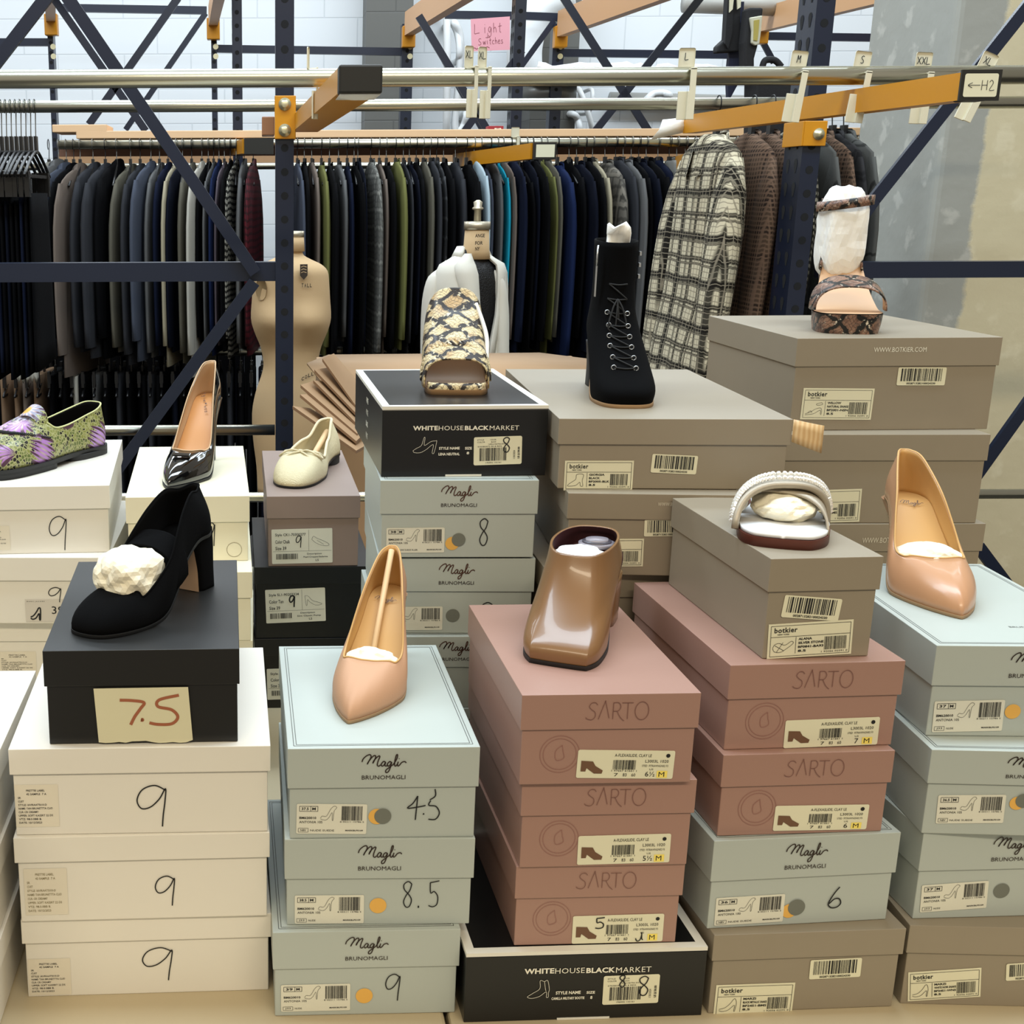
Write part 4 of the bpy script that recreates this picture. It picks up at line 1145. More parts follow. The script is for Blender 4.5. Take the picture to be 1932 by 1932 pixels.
# --- black suede shoe with strap and block heel on the black box
zt = BX['A3'].zt
toe = Vector((-.172, 1.140)); hl = Vector((-.066, 1.322))
yw = yaw_of(toe, hl)
e4, O, T, up, zs = pump('mary_jane_shoe', (toe.x, toe.y, zt), yw, .208, .0385, .060, .06, .25, SUEDE, 'black suede strap shoe with block heel, stuffed with tissue, on the black box', DARKIN, DARKIN, 'almond', .006, block=True, side=.050, back=.049, thz=.032, sole=SOLEB)
for o in list(e4.children):
    if o.name.startswith('heel'): o['label'] = 'black block heel with a pale front face'
# pale breast of the heel
mb = MB(); rows = []
for k in range(9):
    u = k / 8; z = .0006 + u * .058; zz_ = z / .064
    fr = ((0, .208 * .92 - .0155), (.4, .208 * .915 - .0165), (.8, .208 * .9 - .0205), (1.07, .208 * .86 - .029))
    j = 0 if zz_ < .4 else 1 if zz_ < .8 else 2
    q_ = (zz_ - fr[j][0]) / (fr[j + 1][0] - fr[j][0]); yy = fr[j][1] * (1 - q_) + fr[j + 1][1] * q_ - .0012
    hwid = .0385 * .56
    rows.append([Vector((x, yy - .0012, z)) for x in (-hwid, 0, hwid)])
mb.grid(rows, HEELN); mb.build('heel_breast', None, e4)
# strap over the instep with a tongue of elastic
band([(.102, .026, .0385, .040, .002), (.113, .030, .0385, .041, .003), (.126, .036, .0375, .040, .004)], SUEDE, 'strap', e4, .0024)
crumple('tissue_paper', place(e4, (0.001, .078, .044)), (.0315, .032, .025), TISSUE, 13, 'crumpled cream tissue filling the front of the black suede strap shoe', rot=yw - .15, sq=3.0)

# --- floral loafer on the rear white box
zt = BX['F3'].zt
toe = Vector((-.398, 1.742)); hl = Vector((-.258, 1.950)); L = (hl - toe).length; yw = yaw_of(toe, hl)
e5 = empty('loafer', (toe.x, toe.y, zt), yw, 'floral purple and green loafer with black sole on the rear white box', 'shoe')
W = .043; t = .014
ws = [(0, 0), (.006, .38), (.04, .70), (.13, .92), (.26, 1.0), (.38, 1.0), (.5, .9), (.64, .76), (.78, .72), (.9, .72), (.975, .46), (1, 0)]
O = closed_half([(W * w_, f * L, t) for f, w_ in ws], 6, -.005, L)
ty = [.40, .402, .41, .43, .46, .50, .57, .66, .78, .89, .965, .985]; tz = [.064, .064, .063, .059, .052, .045, .044, .046, .052, .058, .064, .065]; tx = [0, .2, .36, .52, .66, .74, .72, .66, .62, .58, .38, 0]
T = closed_half([(W * a, b * L, t + c) for a, b, c in zip(tx, ty, tz)], 6, -.005, L)
rows = bez_upper(O, T, 12, .004)
mb = MB(); mb.grid(rows, FLORAL, True); mb.mats.append(DARKIN); up = mb.build('upper', None, e5); solid(up, .0018, -1, 1, 0)
mb = MB(); mb.tube(T + [T[0], T[1]], .0014, mat('pale_green_edge', 'c2c48a', .5), 6, False); mb.build('piping', None, up)
insole_mesh(O, .002, .05, DARKIN, 'insole', e5)
so = sole_mesh(O, .006, .0035, SOLEB, 'sole', e5)
so2 = sole_mesh([p for p in closed_half([(W * w_ * .99, f * L, .0085) for f, w_ in ws[:6]] + [(W * .85, .46 * L, .0085), (0, .47 * L, .0085)], 6, -.005, L)], .0080, .003, SOLEB, 'forepart', e5)
heel_loft([(.009, L * .81, L * .19, W * .78), (0, L * .81, L * .188, W * .77)], SOLEB, 'heel', e5, 28, 3.2)
# apron seam (stitches round the front) and the penny strap
ap = [Vector((x, y, z)) for x, y, z in [(rows[7][k].x, rows[7][k].y, rows[7][k].z) for k in range(len(O))]]
n = len(O); mb = MB(); seg = [rows[7][k % n] for k in range(n - 30, n + 31)]
for i in range(0, len(seg) - 1): mb.tube([seg[i] + Vector((0, 0, .0012)), seg[i].lerp(seg[i + 1], .5) + (rows[8][(n - 30 + i) % n] - seg[i]) * .5 + Vector((0, 0, .0014))], .0009, THREAD, 5)
mb.build('apron_stitching', None, e5)
def straprow(u): return [rows[u][k % n] + Vector((0, 0, .0014)) for k in range(n - 26, n + 27)]
band([(.268 * L, t + .014, W * .86, .035, .006), (.300 * L, t + .016, W * .86, .039, .006), (.332 * L, t + .018, W * .84, .041, .006)], FLORAL, 'penny_strap', e5, .0016)
band([(.36 * L, t + .036, W * .54, .0285, .002), (.41 * L, t + .038, W * .54, .034, .002), (.46 * L, t + .042, W * .50, .036, .0)], FLORAL, 'tongue', e5, .0016)
mb = MB()
for yv, zz in ((.268, .0495), (.336, .060)):
    mb.tube(cr([(-W * .6, yv * L + .004, t + zz - .012), (-W * .3, yv * L + .0055, t + zz - .001), (0, yv * L + .006, t + zz + .0012), (W * .3, yv * L + .0055, t + zz - .001), (W * .6, yv * L + .004, t + zz - .012)], 5), .0012, THREAD, 6)
mb.build('strap_edge', None, e5)
crumple('tissue_paper', place(e5, (.002, L * .50, t + .030)), (.016, .018, .022), TISSUEW, 14, 'white tissue wad inside the floral loafer')

# --- snake print mule on the black box
zt = BX['I5'].zt
e6 = empty('mule_shoe', (.240, 1.492, zt), -.10, 'cream and brown snake print mule with a braided band on the black box', 'shoe')
L, W = .20, .0385; t = .006
zs6 = lambda y: t + sole_z(y, .065, .17, .075)
ws = [(0, 0), (.006, .62), (.03, .84), (.12, .96), (.28, 1.0), (.40, .98), (.52, .85), (.66, .72), (.8, .68), (.9, .68), (.975, .45), (1, 0)]
O = closed_half([(W * w_, f * L, zs6(f * L)) for f, w_ in ws], 6, .003, L)
sole_mesh(O, t, .0008, mat('mule_sole_tan', '9c7a55', .6), 'sole', e6)
insole_mesh(O, .0012, .02, BEIGEL, 'insole', e6)
# the front rim wrapped in the print
mb = MB(); n = len(O); rim = [O[k % n] for k in range(n - 16, n + 17)]
mb.grid([[p + Vector((0, 0, -.0005)) for p in rim], [p + Vector((0, -.0008, .006)) for p in rim], [p + Vector((0, .003, .0085)) for p in rim], [p + Vector((0, .006, .004)) for p in rim]], PYTH); mb.build('front_rim', None, e6)
up6 = band([(.012, t + .001, W * .99, .034, .004), (.030, t + .002, W * 1.03, .046, .006), (.055, t + .003, W * 1.02, .060, .010), (.080, t + .006, W * 1.0, .076, .013), (.100, t + .014, W * .99, .088, .010), (.114, t + .028, W * .95, .086, .004)], PYTH, 'upper', e6, .0018, BEIGEL, 28, 0, .62)
# braided band across
mb = MB()
for sgn in (0, 1, 2):
    P = []
    for k in range(49):
        a = .12 + (PI - .24) * k / 48; ph = k * 1.15 + sgn * 2.094
        c, s_ = math.cos(a), math.sin(a)
        P.append((W * 1.05 * math.copysign(abs(c) ** .8, c), .034 + .010 * s_ + .0055 * math.sin(ph), t + .002 + .0505 * s_ ** .8 + .0022 * math.cos(ph) + .0035 * math.sin(ph)))
    mb.tube(P, .0038, PYTH, 8)
mb.build('braided_band', None, e6)
mb = MB(); mb.tube(cr([(W * 1.0, .05, t + .03), (W * 1.03, .075, t + .055), (W * .9, .095, t + .075), (W * .7, .11, t + .095)], 5), .0028, mat('white_piping', 'd9d5cc', .6), 8); mb.build('side_lining_edge', None, e6)
heel_loft([(zs6(.18), .172, .024, W * .66), (.05, .178, .021, W * .62), (0, .18, .020, W * .62)], PYTH, 'heel', e6, 24, 4)

# --- black lace-up boot on the wide taupe box
zt = BX['J5'].zt
e7 = empty('ankle_boot', (.434, 1.437, zt), -.10, 'black suede lace-up ankle boot with silver eyelets on the wide taupe box', 'shoe')
L, W = .205, .0355; t = .004
zs7 = lambda y: t + sole_z(y, .06, .165, .055)
fs = [0, .006, .05, .15, .30, .44, .60, .78, .93, 1.0]; wsx = [0, .40, .72, .92, 1.0, .94, .76, .68, .56, 0]
l0 = [(W * a, f * L, zs7(f * L)) for f, a in zip(fs, wsx)]
l1 = [(W * a * 1.05, f * L * .99 + .001, zs7(f * L) + .016 + .004 * smooth01(f * 3)) for f, a in zip(fs, wsx)]
def ring(y0, y1, hw, z0, z1, p=.8):
    out = []
    for k in range(10):
        a = PI * k / 9; c, s_ = math.cos(a), math.sin(a); out.append((hw * abs(s_) ** p if 0 < k < 9 else 0, (y0 + y1) / 2 - (y1 - y0) / 2 * c, z0 + (z1 - z0) * (1 - c) / 2))
    return out
l2 = ring(.030, .208, .033, .036, .092)
l3 = ring(.072, .207, .029, .062, .112)
l4 = ring(.104, .202, .0258, .092, .128)
l5 = ring(.118, .196, .0250, .135, .150)
l6 = ring(.120, .198, .0258, .186, .190)
rows = loft_upper([l0, l1, l2, l3, l4, l5, l6], 5, 5, .002, L)
mb = MB(); mb.grid(rows, SUEDE, True); mb.mats.append(DARKIN); up = mb.build('upper', None, e7); solid(up, .002, -1, 1, 0)
O7 = closed_half(l0, 5, .002, L); sole_mesh(O7, t, .001, SOLET, 'sole', e7)
heel_loft([(zs7(.19), .178, .024, .024), (.03, .183, .021, .021), (0, .186, .020, .021)], SOLEB, 'heel', e7, 24, 4)
EY = mat('eyelet_silver', 'b9bcc0', .3, .9)
n = len(rows[0]); pts = []
for i in (11, 13, 15, 17, 19, 21, 23, 25):
    r = rows[i]; f0 = min(range(n), key=lambda k: abs(r[k].x) + (r[k].y > .15) * 9)
    pr = []
    for sgn in (1, -1):
        tgt = sgn * (.0135 - .0001 * i)
        k = min((k for k in range(n) if r[k].y < (r[f0].y + .02)), key=lambda k: abs(r[k].x - tgt)); pr.append(r[k] + Vector((sgn * .0004, -.0016, .0006)))
    pts.append(pr)
for pr in pts[:6]:
    for p in pr:
        mb = MB(); mb.tube([p + Vector((.0027 * math.cos(a * PI / 6), -.0006, .0027 * math.sin(a * PI / 6))) for a in range(13)], .0007, EY, 6, False); mb.build('eyelet', None, e7)
mb = MB()
for i, pr in enumerate(pts):
    a_, b_ = pr; m_ = (a_ + b_) / 2 + Vector((0, -.003, -.001)); mb.tube(cr([a_, m_, b_], 5), .0011, THREAD, 6)
    if i + 1 < len(pts):
        mb.tube(cr([a_, (a_ + pts[i + 1][1]) / 2 + Vector((0, -.003, 0)), pts[i + 1][1]], 4), .0010, THREAD, 6)
c = (pts[-2][0] + pts[-2][1]) / 2 + Vector((0, -.004, 0))
for sgn, dz, wd in ((1, .050, .014), (-1, .034, .012)):
    mb.tube(cr([c, c + Vector((sgn * wd * .5, -.006, -dz * .3)), c + Vector((sgn * wd, -.014, -dz)), c + Vector((sgn * wd * .3, -.012, -dz * 1.08)), c + Vector((sgn * .001, -.006, -dz * .4)), c], 6), .0011, THREAD, 6)
mb.tube(cr([c, c + Vector((.006, -.012, -.05)), c + Vector((.016, -.05, -.095)), c + Vector((.031, -.072, -.118))], 6), .0011, THREAD, 6)
mb.build('laces', None, e7)
mb = MB(); mb.box(-.027, -.0255, .125, .130, .120, .182, EY); mb.tube([(-.0265, .122, .183), (-.0275, .120, .170), (-.0275, .120, .158)], .0012, EY, 6); mb.build('zip', None, e7)
for k in range(3):
    mb = MB(); z = .150 - .014 * k + .02; mb.box(.0262, .0285, .132, .140, z, z + .005, EY); mb.build('buckle', None, e7)
tb = MB()
rows_ = [[Vector((x, .140 + .012 * math.sin(x * 120 + k), .165 + .042 * k / 4 + (.004 * math.sin(x * 300) if k == 4 else 0))) for x in (-.012, -.006, 0, .006, .013)] for k in range(5)]
tb.grid(rows_, TISSUEW); tp = tb.build('tissue_paper'); tp.location = e7.location; tp.rotation_euler.z = -.1; solid(tp, .004); tag(tp, 'folded white paper sticking out of the black lace-up boot', 'tissue paper')

# --- snake print platform sandal on the tall rear right box
zt = BX['K4'].zt
e8 = empty('platform_sandal', (.787, 1.652, zt), -.26, 'dark snake print platform sandal with ankle strap, stuffed with paper, on the tall stack', 'shoe')
L, W = .19, .043; P8 = .026
zs8 = lambda y: P8 + sole_z(y, .06, .165, .085)
ws = [(0, 0), (.006, .45), (.03, .74), (.12, .95), (.26, 1.0), (.38, .97), (.52, .78), (.66, .62), (.8, .60), (.9, .60), (.975, .40), (1, 0)]
O = closed_half([(W * w_, f * L, zs8(f * L)) for f, w_ in ws], 6, .002, L)
insole_mesh(O, .0012, .02, mat('peach_footbed', 'c9a27c', .5), 'insole', e8)
n = len(O); mb = MB()
low = [Vector((p.x * .93, .004 + p.y * .96 if p.y < .1 else p.y, max(0.0, p.z - P8 - (0 if p.y < .075 else -.0 )) if p.y < .085 else p.z - .008)) for p in O]
mb.grid([low, [l.lerp(o, .5) * 1.0 + Vector(((o.x - l.x) * .2, 0, 0)) for l, o in zip(low, O)], O], PYTHD, True)
mb.grid([[low[k], low[(n - k) % n]] for k in range(n // 2 + 1)], SOLEB); mb.build('platform', None, e8)
band([(.018, P8 + .004, W * 1.0, .030, .004), (.034, P8 + .003, W * 1.05, .038, .007), (.050, P8 + .004, W * 1.06, .043, .010)], PYTHD, 'toe_strap', e8, .002, BEIGEL)
for sgn in (-1, 1):
    mb = MB(); rows_ = []
    for k in range(9):
        u = k / 8; y = .118 + .060 * u; z = zs8(y) + .002 + .06 * u ** 1.3; x = sgn * (W * .62 - .004 * u)
        rows_.append([Vector((x, y - .006, z)), Vector((x, y + .008, z + .002))])
    mb.grid(rows_, PYTHD); solid(mb.build('side_strap', None, e8), .0025, 0)
mb = MB(); rr = []
for k in range(25):
    a = 2 * PI * k / 24; rr.append((.0345 * math.cos(a), .138 + .036 * math.sin(a), .162 + .005 * math.cos(a)))
mb.grid([[Vector(p) for p in rr[:24]], [Vector((p[0], p[1], p[2] + .013)) for p in rr[:24]]], PYTHD, True); solid(mb.build('ankle_strap', None, e8), .0025, 1)
heel_loft([(zs8(.17), .168, .021, W * .5), (.06, .175, .016, W * .42), (0, .178, .014, W * .38)], PYTHD, 'heel', e8, 20, 3)
crumple('tissue_paper', place(e8, (-.001, .138, .1270)), (.0300, .0305, .064), TISSUEW, 15, 'tall white paper roll filling the ankle strap of the platform sandal', rough=.10, sq=3.2)

# --- brown mule bootie on the rose box
zt = BX['C3'].zt
e9 = empty('ankle_bootie', (.288, 1.124, zt), -.44, 'brown leather square toe bootie with open back on the front rose box', 'shoe')
L, W = .185, .0395; t = .004
zs9 = lambda y: t + sole_z(y, .07, .155, .050)
fs = [0, .004, .02, .12, .30, .44, .60, .78, .93, 1.0]; wsx = [0, .58, .72, .92, 1.0, .95, .84, .80, .62, 0]
l0 = [(W * a, f * L, zs9(f * L)) for f, a in zip(fs, wsx)]
l1 = [(W * a * 1.03, f * L * .99 + .0005, zs9(f * L) + .014 + .004 * smooth01(f * 3)) for f, a in zip(fs, wsx)]
l2 = ring(.022, .186, .0375, .034, .078, .55)
l3 = ring(.046, .184, .0355, .056, .088, .6)
l4 = ring(.062, .180, .0335, .077, .094, .65)
l5 = ring(.070, .178, .0325, .094, .0985, .7)
rows = loft_upper([l0, l1, l2, l3, l4, l5], 5, 5, -.004, L)
mb = MB(); mb.grid(rows, BROWN, True); mb.mats.append(MAROON); up = mb.build('upper', None, e9); solid(up, .0025, -1, 1, 0)
O9 = closed_half(l0, 5, -.004, L); sole_mesh(O9, t, .001, SOLEB, 'sole', e9)
heel_loft([(zs9(.17), .152, .026, .031), (0, .156, .023, .029)], BROWN, 'heel', e9, 24, 5)
crumple('tissue_paper', place(e9, (-.004, .108, .080)), (.028, .030, .012), TISSUEW, 16, 'white tissue pushed into the opening of the brown bootie')
mb = MB()
for k, r_ in enumerate((1.0, .80, .62)):
    mb.lathe([(.019 * r_, -.002), (.019 * r_, .002 + .001 * k)], (mat('insert_grey', '8d8790', .3), mat('insert_dark', '4a4650', .3), mat('insert_grey', '8d8790', .3))[k], 24, (0, 0, .001 * k), 1, .8)
ins = mb.build('heel_insert'); ins.location = place(e9, (.006, .142, .088)); tag(ins, 'oval grey plastic insert inside the opening of the brown bootie', 'insert')
mb = MB(); mb.tube(cr([(-.034, -.04, 0), (-.03, -.05, 0), (-.02, -.055, .0004), (-.012, -.05, 0)], 8), .0003, LINE, 4)

# --- crystal strap slide on the narrow taupe box
zt = BX['D4'].zt
e10 = empty('slide_sandal', (.499, 1.137, zt), -.36, 'silver crossed strap slide with a row of white crystals on the narrow taupe box', 'shoe')
L, W = .195, .0415; t = .009
ws = [(0, 0), (.006, .40), (.03, .68), (.12, .92), (.26, 1.0), (.38, .98), (.52, .84), (.66, .72), (.8, .70), (.9, .68), (.975, .46), (1, 0)]
O = closed_half([(W * w_, f * L, t) for f, w_ in ws], 6, .003, L)
sole_mesh(O, .009, .0012, SOLER, 'sole', e10); 
mb = MB(); n = len(O); mb.grid([[O[(n - k) % n] + Vector((0, 0, .0012)), O[k] + Vector((0, 0, .0012))] for k in range(n // 2 + 1)], WHITEIN); fb = mb.build('insole', None, e10); solid(fb, .004, 1)
def cross(sgn, h, m, name, t_=.0025, y0=.030, y1=.085, wid=.030, bulge=0.0):
    mb = MB(); rows_ = []
    for k in range(25):
        a = PI * k / 24; c, s_ = math.cos(a), math.sin(a)
        u = k / 24 if sgn > 0 else 1 - k / 24
        y = y0 + (y1 - y0) * u; x = W * 1.03 * math.copysign(abs(c) ** .75, c); z = t + (h + .006 * u) * max(0, s_) ** .75
        rows_.append([Vector((x, y + wid * (v - .3) + .008 * s_, z + .006 * v * s_)) for v in (0, .33, .66, 1)])
    mb.grid([r[::-1] for r in rows_], m); o = mb.build(name, None, e10); solid(o, t_, 1); return rows_
cross(1, .031, SILVERL, 'lower_strap', y0=.040, y1=.085, wid=.034)
top = cross(-1, .037, SILVERL, 'upper_strap', .003, .036, .088, .034)
mb = MB(); mb.tube([r[0] + Vector((0, -.001, .001)) for r in top], .0036, SILVERL, 10); mb.build('padded_edge', None, e10)
mb = MB(); R = random.Random(3)
for v, off in ((1, .0045), (2, .0058)):
    for i in range(1, 24):
        for q in (0, .5):
            p = top[i][v].lerp(top[min(24, i + 1)][v], q); nrm = Vector((p.x * 2.2, -.02, .05)).normalized()
            Mx = Matrix.Translation(p + nrm * .004) @ nrm.to_track_quat('Z', 'Y').to_matrix().to_4x4() @ Matrix.Rotation(R.random() * 3, 4, 'Z')
            r_ = .0031
            vs = [Mx @ Vector((r_ * math.cos(a * PI / 3), r_ * math.sin(a * PI / 3), 0)) for a in range(6)] + [Mx @ Vector((r_ * .6 * math.cos(a * PI / 3), r_ * .6 * math.sin(a * PI / 3), .0022)) for a in range(6)]
            mb.add(vs, [(k, (k + 1) % 6, 6 + (k + 1) % 6, 6 + k) for k in range(6)] + [(6, 7, 8, 9, 10, 11)], CRYST)
cy = mb.build('crystals', None, e10); cy['kind'] = 'stuff'
crumple('tissue_paper', place(e10, (.002, .072, .0255)), (.030, .032, .0145), TISSUE, 17, 'cream tissue wad under the straps of the crystal slide')
# ------------------------------------------------------------------ racks: uprights, braces, arms, rails
HOLEY = {}


def upright(mb, x, y, z0, z1, w, d, hole_r, pitch, side=0):
    """square post at x (front face centre), y front; punched holes on the front, teardrops on the aisle side"""
    mb.box(x - w / 2, x + w / 2, y, y + d, z0, z1, NAVY)
    z = z0 + pitch * .5
    while z < z1 - .02:
        if z > -.15:
            vs = [(x + hole_r * math.cos(k * PI / 5), y - .0006, z + hole_r * math.sin(k * PI / 5)) for k in range(10)]
            mb.add(vs, [tuple(range(10))[::-1]], HOLE)
            if side:
                xs = x + side * (w / 2 + .0006)
                for yy in (y + d * .28, y + d * .72):
                    r = hole_r * 1.1
                    P = [(xs, yy + r * math.cos(k * PI / 5), z + .3 * pitch + r * math.sin(k * PI / 5)) for k in range(6)] + [(xs, yy - r * .35, z + .3 * pitch - r * 2.2), (xs, yy + r * .35, z + .3 * pitch - r * 2.2)]
                    mb.add(P, [tuple(range(8))], HOLE)
        z += pitch


def flatbrace(mb, a, b, w, t):
    mb.bar(a, b, t, w, NAVY, up=(0, 0, 1))


Y1 = 2.82
LB = empty('rack_frame', (at(538, 500, Y1).x, Y1, FZ), 0, 'dark blue punched rack frame at the left with a level brace and diagonals', 'rack frame', None)
ox = LB.location
def part(fn, name, parent, m=None, bv=0):
    mb = MB(); fn(mb); o = mb.build(name, m, parent, None); o.location = -Vector(parent.location) if parent.type == 'EMPTY' else (0, 0, 0)
    return o
X1 = at(537, 450, Y1).x
part(lambda m: upright(m, X1, Y1, FZ, 2.6, .040, .07, .0085, .0508), 'upright', LB)
a, b = at(-80, 505, Y1 + .02), at(522, 512, Y1 + .02)
part(lambda m: m.box(a.x - 1, b.x + .01, Y1 + .01, Y1 + .05, b.z - .021, b.z + .021, NAVY), 'level_brace', LB)
for (p, q) in (((132, 2), (482, 515)), ((480, 532), (236, 866)), ((78, 8), (-10, 122)), ((-40, 792), (14, 835))):
    A_, B_ = at(p[0], p[1], Y1 - .005), at(q[0], q[1], Y1 - .005)
    d = (B_ - A_).normalized()
    if p == (132, 2): A_ = A_ - d * .6
    if p == (78, 8): A_ = A_ - d * .6
    if p == (480, 532): B_ = B_ + d * .25
    part(lambda m: (m.bar(A_, B_, .012, .027, NAVY, up=(0, 0, 1))), 'diagonal_brace', LB)
for nm in ('upright',): pass

YR = 2.84
X2 = at(1520, 300, YR).x
xr_f = at(1529, 300, YR).x
RB = empty('rack_frame', (xr_f, YR, FZ), 0, 'dark blue punched rack frame at the right, teardrop slots on its aisle side', 'rack frame', None)
part(lambda m: upright(m, xr_f, YR, FZ, 2.6, .040, .095, .0088, .0508, -1), 'upright', RB)
b = at(1560, 510, YR + .02)
part(lambda m: m.box(b.x - .01, b.x + 1.6, YR + .02, YR + .06, b.z - .018, b.z + .018, NAVY), 'level_brace', RB)
for (p, q, ex) in (((1650, 375), (1930, 22), .4), ((1560, 500), (1650, 375), 0), ((1932, 770), (1850, 885), .1), ((1845, 1030), (1890, 1090), .2)):
    A_, B_ = at(p[0], p[1], YR - .005), at(q[0], q[1], YR - .005); d = (B_ - A_).normalized(); B_ = B_ + d * ex
    if p == (1932, 770): A_ = A_ - d * .15
    part(lambda m: m.bar(A_, B_, .012, .027, NAVY), 'diagonal_brace', RB)

ZARM = HC + .1535
ZR = ZARM + .018 + .0145


def arm(x, y0, y1, zc, label, bracket_y, w=.060, h=.034, capm=BLACKP, side=0.0, skew=0.0):
    e = empty('rail_arm', (x, bracket_y, zc), 0, label, 'rail arm')
    mb = MB(); hw = w / 2
    # an open channel with lips, running towards us
    sk = lambda y: skew * (y - bracket_y)
    P = [(-hw, h / 2), (-hw, -h / 2), (hw, -h / 2), (hw, h / 2), (hw - .012, h / 2), (hw - .012, h / 2 - .003), (hw - .003, h / 2 - .003), (hw - .003, -h / 2 + .003), (-hw + .003, -h / 2 + .003), (-hw + .003, h / 2)]
    rows = [[Vector((px + sk(y), y - bracket_y, pz)) for px, pz in P] for y in (y0, y1)]
    mb.grid(rows, MUSTARD, True, False, True, True); mb.build('beam', None, e)
    mb = MB(); mb.box(-hw - .001 + sk(y0), hw + .001 + sk(y0), y0 - bracket_y - .006, y0 - bracket_y + .03, -h / 2 - .002, h / 2 + .002, capm); c = mb.build('end_cap', None, e); bevel(c, .003, 2)
    return e


# left arm with its bracket on the upright
xl_e = at(680, 151, 1.80).x; xl_b = at(581, 228, Y1).x; skl = (xl_b - xl_e) / (Y1 - 1.80)
xa = xl_e + skl * (Y1 - .004 - 1.80)
LA = arm(xa, 1.80, 2.92, ZARM, 'mustard rail arm with a black end cap, bolted to the left blue upright', Y1 - .004, .058, .034, skew=skl)
mb = MB(); mb.box(X1 - .022 - xa, X1 + .024 - xa, -.004, 0, -.036, .054, MUSTARD); mb.box(X1 + .020 - xa, X1 + .024 - xa, 0, .07, -.036, .054, MUSTARD); bevel(mb.build('bracket', None, LA), .0015)
for dz in (-.018, .036):
    mb = MB(); mb.lathe([(.0135, 0), (.0135, .003), (.0088, .0035), (.0088, .010), (.006, .0115)], BOLT, 16); o = mb.build('bolt', None, LA); o.location = (X1 - xa, -.004, dz); o.rotation_euler = (PI / 2, 0, 0)
c_ = at(512, 240, 2.98); mb = MB(); mb.box(c_.x - .022 - xa, X1 - .021 - xa, .085, .17, -.024, .016, mat('mustard_shade', 'a3714e', .4)); bevel(mb.build('rear_stub', None, LA), .002)
# white tape under its end
mb = MB(); mb.grid([[Vector((xx, 1.80 - Y1 + .004 + .05 * k, -.0195 - (.004 if k == 1 and 0 < i < 3 else 0))) for i, xx in enumerate((xl_e - xa - .028, xl_e - xa - .008, xl_e - xa + .01, xl_e - xa + .028))] for k in range(3)], TISSUEW); o = mb.build('tape', None, LA); solid(o, .001)

# right arm
xe = at(1842, 167, 1.95); xs_ = at(1320, 235, 2.95)
skew = (xs_.x - xe.x) / (2.95 - 1.95)
xb = xe.x + skew * (YR - .004 - 1.95)
RA = arm(xb, 1.95, 3.0, ZARM, 'mustard rail arm with an arrow tag on its end, bolted to the right blue upright', YR - .004, .034, .040, skew=skew)
mb = MB(); mb.box(xr_f - .024 - xb, xr_f + .026 - xb, -.006, -.002, -.055, -.002, MUSTARD); mb.box(xr_f - .024 - xb - .003, xr_f - .024 - xb, -.006, .10, -.055, -.002, MUSTARD); bevel(mb.build('bracket', None, RA), .0015)
mb = MB(); mb.lathe([(.0125, 0), (.0125, .003), (.008, .0035), (.008, .010)], BOLT, 16); o = mb.build('bolt', None, RA); o.location = (xr_f + .008 - xb, -.006, -.030); o.rotation_euler = (PI / 2, 0, 0)
# the tag on its end: a framed arrow note facing us
yf = 1.95 - YR + .004 - .007; xk = skew * (1.95 - YR + .004)
mb = MB(); S = Matrix(((1, 0, 0, xk), (0, 0, -1, yf), (0, 1, 0, 0), (0, 0, 0, 1)))
mb.box(xk - .028, xk + .032, yf, yf + .004, -.022, .022, BLACKP)
rrect(mb, S, -.023, -.0165, .050, .033, .003, PAPER, .0006)
strokes(mb, ST['<'], S, -.017, -.006, .018, .012, .0009, INK, .001); strokes(mb, ST['H'], S, .003, -.007, .009, .014, .0009, INK, .001); strokes(mb, [[(0, .8), (.3, 1), (.6, .7), (.1, 0), (.9, 0)]], S, .0145, -.007, .009, .014, .0009, INK, .001)
mb.build('arrow_tag', None, RA)
# white paper taped at the far end
pa, pb, pc_, pd = at(1318, 219, 3.00), at(1290, 250, 3.00), at(1228, 264, 3.00), at(1250, 226, 3.00)
mb = MB(); mb.grid([[pd, pa], [pd.lerp(pc_, .5) + Vector((0, -.02, 0)), pa.lerp(pb, .5)], [pc_, pb]], TISSUEW); o = mb.build('paper_sheet'); solid(o, .001); tag(o, 'white paper sheet taped to the far end of the right mustard arm', 'paper')


def rail(x0, x1, y, z, r, label, tilt=0.0, group=None, m=STEEL):
    mb = MB(); mb.tube([(x0, y, z - tilt * (0 - x0)), (x1, y, z + tilt * x1)], r, m, 16)
    o = mb.build('hanging_rail'); tag(o, label, 'rail', group); return o


z1 = at(800, 146, 2.27).z; z2 = at(800, 198, 2.80).z
zA = at(20, 130, 2.13).z; zB = at(1900, 165, 2.13).z
rail(-1.6, 1.9, 2.27, z1, .0157, 'galvanised steel rail, the nearest and highest, carrying the size tags')
rail(-1.6, 1.9, 3.20, at(800, 198, 3.20).z, .0145, 'galvanised steel rail just behind the blue uprights, carrying the plaid coat')
p_ = at(520, 817, 2.80)
rail(-1.6, X1 - .022, 2.84, p_.z, .0125, 'low steel rail ending at the left blue upright, behind the loafer and patent pump')
pq = at(484, 938, 2.30)
rail(-1.6, 1.9, 2.30, pq.z, .0095, 'low steel rail behind the cream boxes and the rear right stack')

